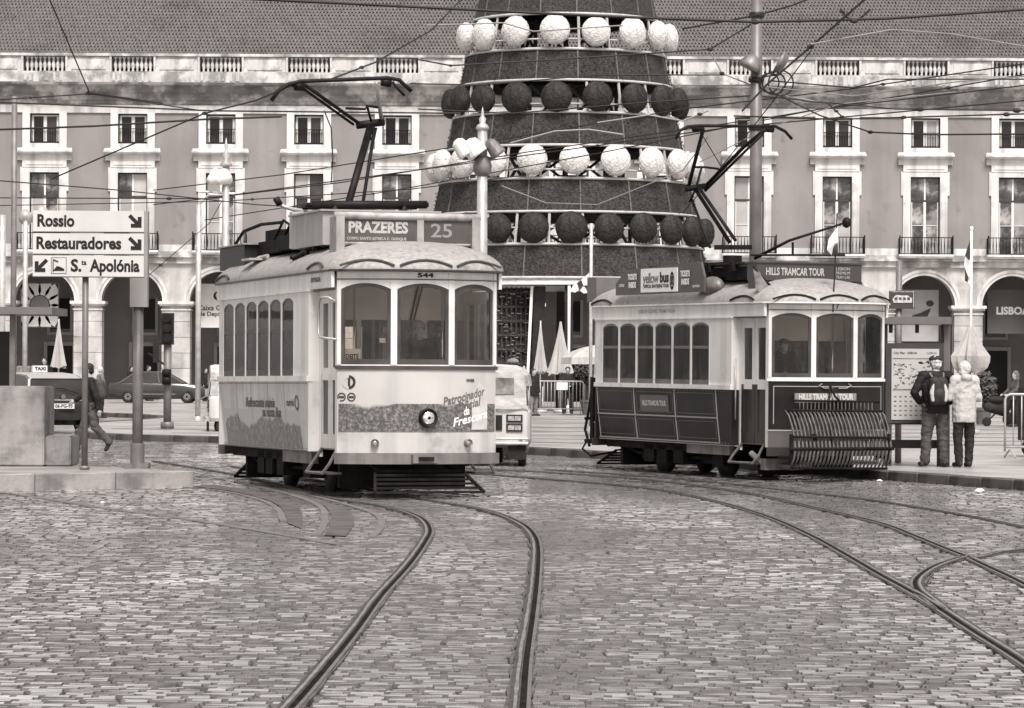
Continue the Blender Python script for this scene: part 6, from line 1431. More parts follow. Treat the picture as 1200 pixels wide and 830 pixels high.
# direction sign
D_ = 47.9; pA = P(99, 551, D_); T = thing('direction_sign', 'road direction sign with Rossio, Restauradores and Santa Apolonia panels', 'road sign', (pA.x, D_, HZ))
gal = M('galvanised_pole', .17, .5, .2, n=(5, .2), streak=(7, .25)); sgp = M('sign_panel_white', .50, .5, n=(2, .06), streak=(3, .06)); ed = M('sign_edge', .05, .5, n=None)
k_ = F / D_
def sz(y, x=99): return P(x, y, D_).z - HZ
def sxp(x): return P(x, 290, D_).x - pA.x
mb = MB(); mb.tube([(0, 0, 0), (0, 0, sz(300))], .045, 12); mb.tube([(0, 0, 0), (0, 0, .05)], .07, 12); mb.build('pole', gal, T, True)
arrm = M('sign_black', .02, .5, n=None)
for i, (ya, yb, s_, x0_, wd) in enumerate(((247.5, 273.5, 'Rossio', 44, .52), (274, 299.5, 'Restauradores', 43, 1.19), (300, 326, None, 41, 0))):
    mb = MB(); x0, x1 = sxp(39.5), sxp(169.5); z1, z0 = sz(ya, 105), sz(yb - .6, 105); mb.bb(x0, x1, -.09, -.05, z0 + .012, z1)
    pn = mb.build('sign_panel', sgp, T)
    mb = MB(); mb.bb(x0, x1, -.095, -.048, z0 - .0, z0 + .011); mb.build('panel_edge', ed, pn)
    zc = (z0 + z1) / 2 + .005
    if s_: put_text('lettering', s_, .235, lambda u, z, x_=sxp(x0_): (x_ + u, -.093, zc + z), arrm, pn, .0085, wx=wd, align='LEFT')
    else:
        put_text('lettering', 'S.', .235, lambda u, z: (sxp(84) + u, -.093, zc + z), arrm, pn, .0085, align='LEFT', wx=.15); put_text('lettering', 'ta', .1, lambda u, z: (sxp(96.5) + u, -.093, zc + .05 + z), arrm, pn, .003, align='LEFT', wx=.075)
        put_text('lettering', 'Apolónia', .235, lambda u, z: (sxp(107) + u, -.093, zc + z), arrm, pn, .0085, align='LEFT', wx=.7)
        mb = MB(); xx0, xx1 = sxp(61), sxp(79); mb.bb(xx0, xx1, -.0925, -.0905, zc - .11, zc + .12, 1); mb.bb(xx0 + .008, xx1 - .008, -.0945, -.093, zc - .102, zc + .112, 0)
        mb.prism([(xx0 + .03, zc - .07), (xx1 - .03, zc - .07), (xx1 - .03, zc - .04), (xx1 - .09, zc - .01), (xx0 + .08, zc + .0), (xx0 + .05, zc - .04)], lambda x, z: (x, -.0945, z), lambda x, z: (x, -.0975, z), 1)
        mb.beam((xx0 + .03, -.096, zc - .08), (xx0 + .03, -.096, zc + .09), .012, mi=1); mb.beam((xx0 + .03, -.096, zc + .09), (xx0 + .1, -.096, zc + .06), .015, mi=1)
        mb.build('train_symbol', [sgp, arrm], pn)
    # arrow
    cx = sxp(159.5) if s_ else sxp(49); sg_ = 1 if s_ else -1; mb = MB(); r_ = .085; h_ = .026
    A_ = Vector((cx - sg_ * r_, 0, zc + r_)); E_ = Vector((cx + sg_ * r_, 0, zc - r_))
    dd = (E_ - A_).normalized(); nz = Vector((dd.z, 0, -dd.x))
    tri = [A_ + nz * h_, A_ - nz * h_, E_ - dd * .03 - nz * h_, E_ - dd * .03 + nz * h_]
    mb.add([(p_.x, -.0935, p_.z) for p_ in tri], [(0, 1, 2, 3)])
    for e_ in ((-1, 0), (0, 1)):
        v = Vector((e_[0] * sg_, 0, e_[1])) * .15; w2 = Vector((0, 0, .05)) if e_[0] else Vector((-sg_ * .05, 0, 0)); mb.add([(p_.x, -.094 - .0005 * abs(e_[0]), p_.z) for p_ in (E_, E_ + v, E_ + v + w2 * 1.1, E_ + w2)], [(0, 1, 2, 3)])
    mb.build('arrow', arrm, pn)
# second pole with grey cabinet
D2_ = 48.6; pB = P(161, 549, D2_); T = thing('sign_post', 'grey post with a box-shaped head just right of the direction sign', 'post', (pB.x, D2_, HZ)); z_ = lambda y: P(161, y, D2_).z - HZ
mb = MB(); mb.tube([(0, 0, 0), (0, 0, z_(359))], .075, 14); mb.build('pole', gal, T, True); mb = MB(); mb.bb(-.17, .17, -.17, .17, 0, .07); mb.tube([(0, 0, .07), (0, 0, .36)], .1, 14); mb.build('base', gal, T)
mb = MB(); mb.bb(-.11, .14, -.1, .1, z_(360), z_(248)); mb.build('head_box', M('post_box', .30, .5, n=(2, .15)), T)
# traffic light
DT = 86.0; pT = P(196, 508, DT); T = thing('traffic_light', 'pedestrian crossing traffic light on a slim grey pole', 'traffic light', (pT.x, DT, 0)); z_ = lambda y: P(196, y, DT).z
mb = MB(); mb.tube([(0, 0, .13), (0, 0, z_(400))], .1, 12); mb.tube([(0, 0, .13), (0, 0, .3)], .17, 12); mb.build('pole', gal, T, True)
mb = MB(); mb.bb(-.15, .15, -.1, .1, z_(404), z_(367)); hd = mb.build('signal_head', dark, T)
for k in range(3):
    zc = z_(373 + k * 11.6); mb = MB(); mb.lathe([(.115, 0), (.115, .14), (.105, .14), (.1, .02)], (0, -.24, zc), 16, 'y'); mb.build('visor', black, hd); mb = MB(); mb.ell((0, -.1, zc), (.09, .03, .09)); mb.build('lens', M('signal_lens', .04, .15, n=None), hd, True)
mb = MB(); mb.bb(-.36, -.22, -.1, .1, z_(425), z_(400)); mb.beam((-.25, 0, z_(403)), (0, 0, z_(403)), .05); mb.beam((-.25, 0, z_(422)), (0, 0, z_(430)), .05)
for y in (402, 416): mb.box((-.42, 0, z_(y)), (.16, .2, .02), Matrix.Rotation(.5, 3, 'Y'))
mb.build('side_signal', dark, T); mb = MB(); mb.bb(-.12, .1, -.2, -.1, z_(451), z_(433)); mb.ell((0, -.2, z_(437)), (.11, .1, .1)); mb.ell((0, -.2, z_(446)), (.11, .1, .1)); mb.build('pedestrian_signal', black, T)
# light poles at left
def pole(px_, ytop, D, r, mat, label, name='lamp_post', cat='lamp post', ztop=None, lamp=None, r2=None, base=0):
    p_ = P(px_, ytop, D); T = thing(name, label, cat, (p_.x, D, base)); mb = MB(); mb.tube([(0, 0, 0), (0, 0, p_.z * .5), (0, 0, p_.z - base)], [r, (r + (r2 or r)) / 2, r2 or r], 12); mb.tube([(0, 0, 0), (0, 0, .25)], r * 1.6, 12); mb.build('pole', mat, T, True)
    return T, p_.z - base
T, h = pole(17, 113, 70, .06, gal, 'thin dark catenary pole near the left edge', 'catenary_pole', 'pole')
T, h = pole(30, 250, 120, .09, lsteel, 'lamp post with two floodlights left of the Rossio sign')
for k, (dx, dz) in enumerate(((0, .1), (.55, .25))):
    mb = MB(); mb.lathe([(.16, 0), (.28, .35), (.26, .4)], (dx, -.1, h + dz - .1), 12, 'y', R=Matrix.Rotation(-.5, 3, 'X')); mb.build('floodlight', lsteel, T, True)
T, h = pole(233, 240, 100, .08, lsteel, 'pale lamp post right of the traffic light, in front of the arcade', base=0)
mb = MB(); mb.tube([(0, 0, h), (.3, 0, h + .3), (1.0, 0, h + .3)], .04, 6); mb.build('bracket', lsteel, T)
T, h = pole(265, 190, 75, .075, lsteel, 'ornate lamp post with floodlights behind the cream tram roof')
mb = MB(); mb.lathe([(.12, 0), (.14, .05), (.05, .15), (.09, .25), (.03, .35), (.04, .45), (.0, .65)], (0, 0, h - .1), 10); mb.build('finial', lsteel, T, True)
mb = MB(); mb.tube([(-.6, 0, h - .65), (.2, 0, h - .7)], .03, 6); mb.build('crossbar', lsteel, T)
for dx in (-.3, -.12):
    mb = MB(); mb.lathe([(.08, -.1), (.2, .16), (.19, .2)], (dx, -.1, h - .4), 14, 'y', R=Matrix.Rotation(-.9, 3, 'Z') @ Matrix.Rotation(.5, 3, 'X')); mb.build('floodlight', M('flood_white', .7, .35, n=None), T, True)
T, h = pole(565.5, 146, 60, .115, lsteel, 'octagonal pale lamp post rising behind the cream tram sign', r2=.085)
mb = MB(); mb.lathe([(.09, 0), (.12, .03), (.1, .08), (.05, .12), (.065, .2), (.025, .26), (.03, .3), (.0, .42)], (0, 0, h - .1), 10); mb.build('finial', lsteel, T, True)
mb = MB(); mb.lathe([(.11, 0), (.15, .06), (.17, .16), (.14, .28), (.11, .34)], (0, 0, h - .9), 10); mb.tube([(-.35, 0, h - .6), (.2, 0, h - .6)], .035, 6); mb.build('collar', steel, T, True)
for dx, s_ in ((-.36, .9), (-.16, 1.1), (.2, .8)):
    mb = MB(); R_ = Matrix.Rotation(math.radians(-38), 3, 'Y'); mb.lathe([(.17 * s_, -.16), (.18 * s_, -.13), (.13 * s_, .12), (.05, .17)], (dx, -.15, h - .42), 16, 'z', R=R_); mb.build('floodlight', M('flood_white', .7, .35, n=None) if s_ > .85 else steel, T)
# tall steel pole behind the dark tram
T, h = pole(887, -30, 60, .12, M('mast_grey', .15, .45, .2, n=(3, .2), streak=(4, .2)), 'tall grey steel mast carrying the overhead wires behind the dark tram', 'catenary_mast', 'mast', r2=.1)
zz_ = lambda y: P(887, y, 60).z
for y in (18, 94, 150): mb = MB(); mb.lathe([(.13, -.04), (.14, -.02), (.14, .03), (.13, .05)], (0, 0, zz_(y)), 14); mb.build('clamp', dark, T)
for dx, dz, ry, label_ in ((-.12, zz_(78), -1.1, 0), (.42, zz_(74), .5, 1)):
    mb = MB(); R_ = Matrix.Rotation(ry, 3, 'Y') @ Matrix.Rotation(.5, 3, 'X'); mb.lathe([(.02, .1), (.14, .08), (.2, .0), (.215, -.05), (.02, -.05)] if label_ else [(.03, .2), (.12, .17), (.2, .02), (.2, -.06), (.02, -.06)], (dx, -.14, dz), 16, 'x', R=R_); mb.beam((0, 0, dz - .25), (dx, -.1, dz - .2), .04); mb.build('floodlight', steel, T, True)
mb = MB()
for r_, cx in ((.2, .3), (.22, .42), (.17, .22)): mb.tube([(cx + r_ * math.cos(2 * PI * k / 20), -.13, zz_(98) + r_ * math.sin(2 * PI * k / 20)) for k in range(21)], .014, 4)
mb.build('cable_coil', wire_m, T)
# bus shelter edge at the left
DS = 52.0; a = P(0, 364, DS); T = thing('shelter', 'shelter with a dark flat canopy at the left edge', 'shelter', (P(-60, 364, DS).x, DS, 0)); x1 = P(64, 364, DS).x - T.location.x
mb = MB(); mb.bb(0, x1, -.3, 1.5, a.z - .06, a.z + .05); mb.bb(-.4, 0, -.35, 1.5, a.z - .07, a.z + .06); mb.build('canopy', M('canopy_grey', .15, .5, n=(2, .2)), T)
mb = MB(); xp = P(14.5, 364, DS).x - T.location.x; mb.bb(xp - .04, xp + .04, 0, .08, .2, a.z - .061); mb.build('post', gal, T)
mb = MB(); mb.bb(0, P(11, 400, DS).x - T.location.x, .6, .62, HZ, P(0, 388, DS).z); mb.build('glass_panel', M('shelter_glass', .03, .1, n=(1, .3)), T)
T, h = pole(2.5, 252, 90, .1, lsteel, 'pale lamp post at the extreme left edge')
# map panel and shelter at right
DM = 55.5
def xm(x, T): return P(x, 430, DM).x - T.location.x
def zm(y, x=1075): return P(x, y, DM).z - PZ
T = thing('shelter', 'stop shelter with dark canopy and street map behind the standing couple', 'shelter', (P(1075, 430, DM).x, DM, PZ))
shm = M('shelter_frame', .05, .4, n=(2, .2)); mb = MB(); mb.bb(xm(1030, T), xm(1113, T), -.2, 1.2, zm(380), zm(371.5)); mb.build('canopy', M('canopy_mid', .12, .45, n=(2, .15)), T)
mb = MB(); mb.bb(xm(1106, T), xm(1113.5, T), 0, .1, 0, zm(380.2)); mb.build('post', M('canopy_mid', .12), T); mb = MB(); mb.bb(xm(1103, T), xm(1105.5, T), .05, .1, 0, zm(380.2)); mb.build('post', shm, T); mb = MB(); mb.bb(xm(1036, T), xm(1040, T), .0, .1, 0, zm(380.2)); mb.build('post', shm, T)
mb = MB(); mb.bb(xm(1036, T), xm(1106, T), .3, .35, zm(526), zm(516)); mb.build('seat_rail', shm, T); mb = MB(); mb.bb(xm(1036, T), xm(1103, T), .2, .22, zm(498), zm(496)); mb.build('rail', shm, T)
for x_ in (1047, 1078): mb = MB(); mb.bb(xm(x_, T) - .03, xm(x_, T) + .03, .4, .45, zm(390), zm(380.2)); mb.build('hanger', shm, T)
T = thing('map_panel', 'framed city map headed LISBOA standing under the right-hand shelter', 'map board', (P(1072, 430, DM - .1).x, DM - .1, PZ))
mb = MB(); xa, xb_ = xm(1037, T), xm(1104.5, T); mb.bb(xa, xb_, -.06, .0, zm(496), zm(402.5)); mb.bb(xa + .05, xa + .1, -.05, 0, 0, zm(496) - .001); mb.bb(xb_ - .1, xb_ - .05, -.05, 0, 0, zm(496) - .001); mb.build('frame', shm, T)
mb = MB(); ia, ib, iz0, iz1 = xm(1043.5, T), xm(1099, T), zm(492), zm(409); mb.bb(ia, ib, -.072, -.0605, iz0, iz1); sh_ = mb.build('map_sheet', M('map_paper', .42, .5, n=(1.5, .12)), T)
mb = MB(); rm = random.Random(3)
def clipx(v): return max(ia + .02, min(ib - .02, v))
for k in range(90):
    x_ = rm.uniform(ia + .03, ib - .1); z_ = rm.uniform(zm(455), zm(423)); 
    mb.box((x_, -.0735, z_), (rm.uniform(.01, .07), .002, rm.uniform(.005, .03)), Matrix.Rotation(rm.uniform(-.8, .8), 3, 'Y'))
for k in range(8):
    for j in range(5):
        x_ = ia + .06 + k * .085
        if x_ < ib - .06: mb.box((x_, -.0735, zm(465 + j * 5.4)), (.04, .002, .022))
mb.bb(ia + .02, ib - .02, -.075, -.0722, zm(457.5), zm(456)); mb.bb(ia + .02, ib - .02, -.075, -.0722, zm(421), zm(420))
mb.build('map_print', M('map_ink', .15, .6, n=(9, .5)), sh_, kind='stuff')
put_text('lettering', 'City Plan  LISBOA', .05, lambda u, z: (ia + .22 + u, -.0745, zm(414) + z), arrm, sh_, .001, wx=.38); put_text('lettering', 'LISBOA', .05, lambda u, z: (ib - .12 + u, -.0745, zm(414) + z), txg, sh_, .001)
T = thing('tram_stop_sign', 'small square dark sign with a pale tram drawing beside the shelter', 'sign', (P(1057, 352, 57).x, 57, P(1057, 362, 57).z)); w_ = 15 / F * 57; h_ = 21 / F * 57
mb = MB(); mb.bb(-w_, w_, 0, .04, 0, h_); mb.build('panel', bdark, T); mb = MB()
mb.prism([(-.14, .1), (.16, .1), (.17, .17), (.1, .22), (-.1, .23), (-.16, .17)], lambda x, z: (x, -.002, z), lambda x, z: (x, -.008, z)); mb.build('tram_drawing', M('sign_drawing', .45, .5, n=(30, .6)), T)
mb = MB()
for x_ in (-.1, -.03, .04, .11): mb.bb(x_ - .022, x_ + .022, -.012, -.0085, .15, .19)
mb.build('drawing_windows', bdark, T); mb = MB(); mb.bb(-w_ + .01, w_ - .01, -.004, -.001, h_ - .02, h_ - .012); mb.bb(w_ - .025, w_ - .015, -.004, -.001, .02, h_ - .03); mb.build('border', M('sign_drawing', .45), T)
mb = MB(); mb.tube([(-.04, .1, -T.location.z + PZ), (-.04, .1, h_ + .5)], .055, 10); mb.build('post', gal, T, True)
# bunting flag beside the rear corner of the cab
T, h = pole(1138.5, 268, 88, .03, white, 'white flagpole at right with a furled black and white flag', 'flagpole', 'flagpole', base=PZ)
def wflag(outline, D, mat, parent, wob=.05, name='flag'):
    L0 = parent.location; pts = [P(x, y, D) - L0 for x, y in outline]; c = sum(pts, Vector()) / len(pts); m = len(pts); mb = MB()
    ring = [p_ + Vector((0, wob * math.sin(i * 2.3), 0)) for i, p_ in enumerate(pts)]; off = Vector((0, .02, 0)); vs = ring + [c] + [p_ + off for p_ in ring] + [c + off]
    mb.add(vs, [(i, (i + 1) % m, m) for i in range(m)] + [(m + 1 + i, 2 * m + 1, m + 1 + (i + 1) % m) for i in range(m)] + [(i, m + 1 + i, m + 1 + (i + 1) % m, (i + 1) % m) for i in range(m)]); return mb.build(name, mat, parent)
wflag([(1139, 276), (1139, 303), (1135, 305), (1131, 300), (1134, 290)], 88, fcb, T, name='flag_cloth'); wflag([(1139, 303), (1138, 328), (1133, 322), (1130, 310), (1131, 300), (1135, 305)], 88, fcl, T, name='flag_cloth'); wflag([(1131, 315), (1135, 325), (1134, 331), (1131, 329)], 87.9, fcb, T, name='flag_cloth'); wflag([(1134, 330), (1139, 326), (1138, 337)], 87.9, fcl, T, name='flag_cloth')
mb = MB(); mb.ell((0, 0, h), (.05, .05, .06)); mb.build('finial', white, T)
T, h = pole(667, 335, 124, .05, white, 'white pole with a checkered city flag in front of the cone tree', 'flagpole', 'flagpole', base=PZ)
for mt, ol in ((fcl, [(694, 317), (681, 328), (684, 335), (695, 333)]), (fcb, [(681, 328), (676, 332), (679, 340), (684, 335)]), (fcl, [(676, 332), (671, 335), (668, 342), (674, 343), (679, 340)]), (fcb, [(695, 333), (684, 335), (690, 343), (697, 343)]), (fcl, [(684, 335), (679, 340), (684, 344), (690, 343)]), (fcb, [(671, 335), (667, 340), (667, 346), (669, 344), (668, 342)])):
    wflag(ol, 124, mt, T, .03, 'flag_cloth')
T, h = pole(693, 262, 78, .04, lsteel, 'thin pale pole standing before the lower rings of the cone tree', 'slim_pole', 'pole', base=PZ)
# parasols
umb = M('parasol_cloth', .40, .8, n=(3, .1), streak=(5, .15)); 
def folded(px_, ytop, ybot, D, wpx, label, base=PZ, hem=None, kite=False):
    top = P(px_, ytop, D); T = thing('folded_parasol', label, 'parasol', (top.x, D, base), group='folded white parasols'); zt = top.z - base; zb_ = P(px_, ybot, D).z - base; R_ = wpx / 2 / F * D
    mb = MB(); mb.tube([(0, 0, 0), (0, 0, zt)], .03, 8); mb.tube([(0, 0, 0), (0, 0, .12)], .25, 12); mb.build('pole', lsteel, T, True)
    mb = MB(); n = 24; rings = []; rr = random.Random(int(px_))
    ph_ = [rr.uniform(-.12, .12) for _ in range(n)]
    for j in range(9):
        f_ = j / 8; zz = zt + (zb_ - zt) * f_; r_ = R_ * (.10 + .9 * f_ ** 1.15) * (1 if not kite else (1 if f_ < .62 else 1 - (f_ - .62) * 1.7))
        rings.append([(r_ * (1 + (.28 * f_) * (1 if k % 2 else -1) + ph_[k] * f_) * math.cos(2 * PI * k / n), r_ * .8 * (1 + (.28 * f_) * (1 if k % 2 else -1)) * math.sin(2 * PI * k / n), zz + (ph_[k] * 1.4 * (zt - zb_) * .3 if j == 8 else 0)) for k in range(n)])
    mb.add([q for r_ in rings for q in r_], [(i * n + k, i * n + (k + 1) % n, (i + 1) * n + (k + 1) % n, (i + 1) * n + k) for i in range(8) for k in range(n)] + [tuple(range(n))]); mb.build('canopy', M('parasol_grey', .34, .8, n=(3, .15)) if kite else umb, T); return T
folded(633.5, 376, 436, 121.5, 13, 'slim folded white parasol beside the dark leg of the cone tree')
folded(657, 377, 438, 122, 25, 'wide folded white parasol above the man at the barrier')
folded(69, 374, 430, 125, 15, 'folded white parasol in the left arch behind the taxi', base=0)
folded(1137, 383, 438, 84, 62, 'large pale folded parasol behind the white-haired woman', kite=True)
pO = P(697, 404, 116); T = thing('open_parasol', 'open white parasol between the trams at the right of the barrier', 'parasol', (pO.x, 116, PZ)); z0 = P(697, 415, 116).z - PZ
mb = MB(); mb.lathe([(1.15, z0 - .35), (1.12, z0 - .12), (.75, z0 + .1), (.4, z0 + .22), (.02, z0 + .3)], (0, 0, 0), 8); mb.build('canopy', umb, T); mb = MB(); mb.tube([(0, 0, 0), (0, 0, z0 + .28)], .03, 8); mb.build('pole', lsteel, T)
# potted shrub
def leafball(c, r, n, sz_, rg):
    vs = []; fs = []
    for k in range(n):
        d_ = Vector((rg.gauss(0, 1), rg.gauss(0, 1), rg.gauss(0, 1))).normalized() * (rg.random() ** .4); p_ = Vector(c) + Vector((d_.x * r[0], d_.y * r[1], d_.z * r[2])) * rg.uniform(.75, 1.1)
        a_ = Vector((rg.uniform(-1, 1), rg.uniform(-1, 1), rg.uniform(-.6, 1))).normalized() * sz_; b_ = a_.orthogonal().normalized() * sz_ * .35; i = len(vs); vs += [p_ - a_ * .5, p_ + b_, p_ + a_ * .6, p_ - b_]; fs.append((i, i + 1, i + 2, i + 3))
    return vs, fs
leafm = M('leaf', .07, .6, n=(6, .5)); rg = random.Random(8)
for (px_, py, D, w_, lab) in ((689, 436, 119, .5, 'potted shrub under the open white parasol between the trams'), (1152, 452, 100, .42, 'small potted shrub behind the pale parasol at right')):
    q = P(px_, py, D); T = thing('potted_shrub', lab, 'potted plant', (q.x, D, PZ)); zc = q.z - PZ; mb = MB(); mb.lathe([(.18, 0), (.26, .4), (.28, .42), (.28, .5), (.22, .5)], (0, 0, 0), 14); mb.build('pot', M('pot', .12, .7), T); mb = MB(); mb.tube([(0, 0, .45), (.02, 0, zc)], .035, 6)
    for k in range(8): a_ = k * .8; mb.tube([(0, 0, zc - .4), (.3 * w_ * 2 * math.cos(a_), .3 * math.sin(a_), zc + .2)], .012, 4)
    mb.build('trunk', M('bark', .06, .9), T); vs, fs = leafball((0, 0, zc), (w_, w_, w_ * 1.0), 1500, .11, rg); mb = MB(); mb.add(vs, fs); mb.build('crown', leafm, T)
# steel barriers
def barrier(pa, pb, h, label, nbar=12, plate=False, feet=True):
    d_ = pb - pa; L_ = d_.length; T = thing('crowd_barrier', label, 'barrier', pa, math.atan2(d_.y, d_.x)); r_ = .022
    mb = MB(); mb.tube([(0, 0, .12), (0, 0, h - .1), (.03, 0, h - .03), (.1, 0, h), (L_ - .1, 0, h), (L_ - .03, 0, h - .03), (L_, 0, h - .1), (L_, 0, .12)], r_, 8); mb.tube([(0, 0, .2), (L_, 0, .2)], r_, 8)
    mb.build('frame', lsteel, T, True)
    for k in range(1, nbar): mb = MB(); x_ = L_ * k / nbar; mb.tube([(x_, 0, .2), (x_, 0, h)], .011, 6); mb.build('bar', lsteel, T, True)
    for x_ in (.1, L_ - .1): mb = MB(); mb.tube([(x_, -.28, .015), (x_, -.05, .14), (x_, .05, .14), (x_, .28, .015)], .018, 6); mb.build('foot', lsteel, T)
    if plate: mb = MB(); mb.bb(L_ * .42, L_ * .66, -.03, -.02, h - .3, h - .04); mb.build('notice', bwhite, T)
    return T
q = P(629, 470, 117.5); q2 = P(684, 470, 117.5); barrier(Vector((q.x, 117.5, PZ)), Vector((q2.x, 117.5, PZ)), 1.15, 'steel barrier with a white notice under the parasols', 13, True)
qb = G(1177.5, 537, PZ); barrier(Vector((qb.x, qb.y, PZ)), Vector((qb.x + 2.3, qb.y + .5, PZ)), 1.14, 'steel crowd barrier at the right edge of the pavement', 15)
T = thing('handcart', 'dark upright handcart behind the right-edge barrier', 'handcart', (P(1196, 500, 62).x + .1, 62, PZ)); mb = MB(); mb.bb(-.12, .3, -.2, .2, .3, 1.25); mb.tube([(-.1, -.22, .3), (-.14, -.22, 1.4)], .025, 6); mb.build('load', trs_d, T); mb = MB(); mb.lathe([(.08, -.04), (.17, -.03), (.17, .03), (.08, .04)], (.05, -.25, .17), 16, 'y'); mb.build('wheel', rubber, T, True)
# litter
def litter(x, y, label, s_=.05):
    p_ = G(x, y, 0); mb = MB(); mb.ell((0, 0, s_ * .6), (s_ * 1.4, s_, s_ * .7), 8, 6, jit=.25); mb.build('litter', M('litter_paper', .65, .6, n=None), None, loc=(p_.x, p_.y, .0), label=label, cat='litter')
litter(1148, 578, 'crumpled paper cup in the gutter below the woman'); litter(1031, 565, 'scrap of white paper lying under the front of the dark tram', .03); litter(120, 590, 'small dark-edged scrap on the cobbles at left', .02)
# rounded grey block beneath lamp: (planter cube) on the plaza left of the lamp cluster
# ================================================================== OVERHEAD WIRES
def wire(pts, label, r=.012, sag=0.0, hard=None, D=None, light=False):
    Ps = []
    for i, (x, y) in enumerate(pts):
        d_ = D[0] + (D[1] - D[0]) * i / max(1, len(pts) - 1); Ps.append(P(x, y, d_))
    o_ = Ps[0].copy(); T = thing('overhead_wire', label, 'overhead wire', o_, group='overhead tram wires')
    mb = MB(); out_ = []
    for a_, b_ in zip(Ps, Ps[1:]):
        n = 6
        for k in range(n): t_ = k / n; p_ = a_.lerp(b_, t_); p_.z -= sag * 4 * t_ * (1 - t_); out_.append(p_ - o_)
    out_.append(Ps[-1] - o_); mb.tube(out_, r, 5); mb.build('cable', M('wire_grey', .22, .5, n=None) if light else wire_m, T)
    for (hx, hy, s_) in (hard or ()):
        # insulator at the nearest vertex
        best = min(out_, key=lambda p_: ((p_ + o_).x / (p_ + o_).y * F + 600 - hx) ** 2 + (HOR - ((p_ + o_).z - CH) / (p_ + o_).y * F - hy) ** 2)
        mb = MB(); mb.ell(best, (.05 * s_, .03 * s_, .03 * s_), 8, 6); mb.build('insulator', wire_m, T)
    return T
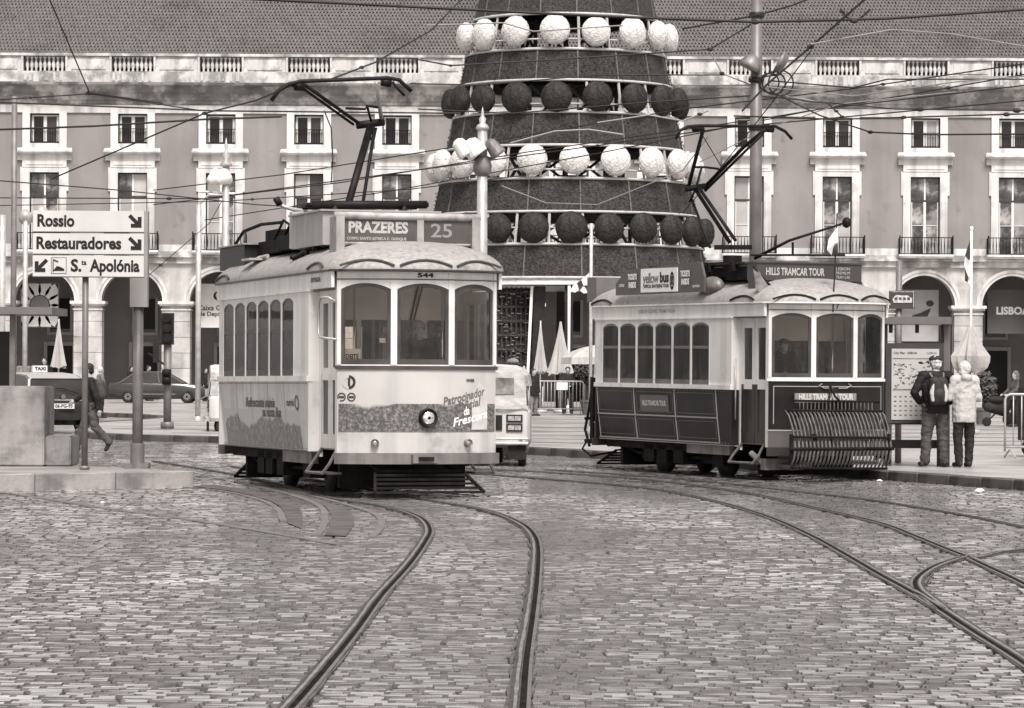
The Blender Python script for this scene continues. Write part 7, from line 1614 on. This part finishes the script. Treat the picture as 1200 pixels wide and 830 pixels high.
WL = [
 ([(150, -8), (420, 5), (700, 19), (885, 26), (1040, 22), (1220, 10)], 'thick wire crossing the tiled roof over the whole width', .022, (50, 50), [(885, 26, 1.3), (480, 8, .9), (925, 29, 1.0)], 0),
 ([(800, 34), (888, 18), (930, 6), (960, -6)], 'short wire rising from the mast to the upper edge right of it', .016, (60, 52), [(888, 18, 1.2)], 0),
 ([(1022, -8), (950, 55), (900, 98), (870, 130)], 'wire slanting steeply down across the roof toward the mast', .018, (48, 60), [(952, 52, 1.2)], 0),
 ([(950, 52), (1045, 35), (1115, 40), (1220, 58)], 'pale kinked wire on the roof right of the slanting wire', .012, (50, 52), [], 1),
 ([(985, 11), (992, 20), (1003, 26), (1020, 11)], 'small triangular wire yoke hanging over the right roof', .018, (50, 50), [(1000, 22, 1.2), (985, 12, .8)], 0),
 ([(55, -8), (105, 109), (190, 121)], 'wire dropping from the upper left edge to the cornice', .012, (56, 60), [(106, 111, 1.3)], 0),
 ([(0, 117), (106, 110), (230, 129)], 'wire along the left cornice meeting the dropping one', .012, (60, 62), [(42, 115, .8)], 0),
 ([(0, 120), (250, 130), (540, 133)], 'low wire under the left cornice', .016, (64, 64), [], 0),
 ([(0, 152), (110, 148), (240, 140), (330, 137)], 'wire passing in front of the upper left windows', .018, (58, 62), [(215, 143, .8)], 0),
 ([(60, 210), (240, 133), (300, 118), (352, 96)], 'wire rising from the Rossio sign to the bow of the cream tram', .014, (60, 48), [(240, 134, 1)], 0),
 ([(390, 92), (440, 73), (505, 36), (545, -5)], 'wire rising right from the cream tram bow to the roof', .014, (47, 55), [(420, 82, .8)], 0),
 ([(0, 212), (140, 223), (300, 240), (520, 252)], 'sagging wire over the left lower windows', .012, (66, 70), [], 0),
 ([(0, 232), (240, 233), (560, 190), (850, 150), (1200, 118)], 'long wire climbing from left lower windows to the right cornice', .013, (80, 62), [(191, 234, 1.3), (214, 232, 1), (690, 168, .9)], 0),
 ([(180, 223), (330, 205), (560, 168), (800, 128), (1000, 104), (1220, 72)], 'uppermost of the parallel wires sweeping up to the right across the tree', .013, (80, 60), [(1018, 100, 1)], 0),
 ([(180, 240), (400, 214), (620, 178), (900, 138), (1060, 112), (1220, 84)], 'second of the parallel wires sweeping up to the right', .013, (80, 60), [(1105, 100, 1.1)], 0),
 ([(240, 258), (470, 222), (700, 180), (960, 128), (1220, 98)], 'third of the parallel wires sweeping up to the right', .012, (80, 60), [], 0),
 ([(0, 241), (260, 236), (480, 222), (620, 205)], 'wire at mid height behind the lamp post finial', .012, (84, 76), [(285, 237, 1)], 0),
 ([(490, 128), (600, 133), (760, 120), (885, 112), (1050, 128), (1220, 130)], 'wire sagging in front of the second dark ball ring', .013, (62, 60), [(1085, 128, 1.4), (1180, 130, 1.5)], 0),
 ([(860, 136), (980, 140), (1220, 133)], 'wire just below the right cornice', .014, (58, 56), [(1062, 138, 1), (1185, 133, 1.2)], 0),
 ([(905, 108), (960, 135), (1020, 155), (1090, 158), (1220, 157)], 'wire dropping from the mast and levelling before the right upper windows', .014, (60, 54), [(1015, 153, 1), (1022, 155, 1)], 0),
 ([(480, 68), (528, 77), (620, 72), (832, 58), (888, 24)], 'wire across the base of the top ball ring to the mast', .014, (60, 60), [(530, 77, .8), (830, 58, 1.2)], 0),
 ([(832, 60), (846, 86), (905, 110), (960, 120)], 'pale drop wire from the ring wire to the mast clutter', .012, (60, 60), [(846, 87, 1)], 1),
 ([(500, 30), (590, 27), (625, 37), (730, 30)], 'pale kinked wire before the uppermost dark band', .012, (58, 58), [], 1),
 ([(598, 168), (650, 154), (690, 152), (730, 158)], 'short pale bent wire in front of the third band', .016, (58, 58), [], 1),
 ([(700, 144), (760, 135), (800, 142), (830, 130)], 'short pale bent wire before the right of the second ring', .014, (58, 58), [(820, 133, 1)], 1),
 ([(588, 218), (640, 238), (700, 240), (800, 200), (830, 160)], 'slack festoon wire hanging in front of the fourth band', .010, (62, 60), [], 1),
 ([(480, 98), (560, 100), (700, 88), (850, 88)], 'wire in front of the second band of the cone tree', .012, (60, 60), [], 0),
 ([(800, 250), (850, 190), (905, 120), (950, 60)], 'steep wire from the dark tram bow up past the mast', .010, (62, 56), [], 0),
 ([(905, 95), (1000, 103), (1040, 93), (1220, 93)], 'kinked wire before the right balustrade', .013, (60, 58), [], 0),
 ([(940, 118), (970, 121), (990, 140)], 'small forked yoke right of the mast', .013, (59, 59), [(967, 143, .8), (988, 132, .8)], 0),
 ([(380, 130), (388, 150), (390, 185), (388, 215)], 'loose cable hanging down beside the fourth upper window', .03, (160, 164), [], 0),
 ([(160, 335), (245, 262), (260, 236)], 'thin stay wire in front of the left arches', .010, (85, 85), [(198, 315, 1)], 0),
 ([(800, 100), (880, 100), (1000, 113), (1120, 96), (1220, 88)], 'pale tangled wire crossing the mast at balustrade height', .011, (61, 57), [], 1),
 ([(820, 190), (900, 150), (985, 122), (1120, 108)], 'wire from behind the dark tram bow toward the right cornice', .010, (62, 60), [], 1),
]
for pts, lab, r_, D_w, hard, lt_ in WL: wire(pts, lab, r_, 0.0, hard, D_w, lt_)
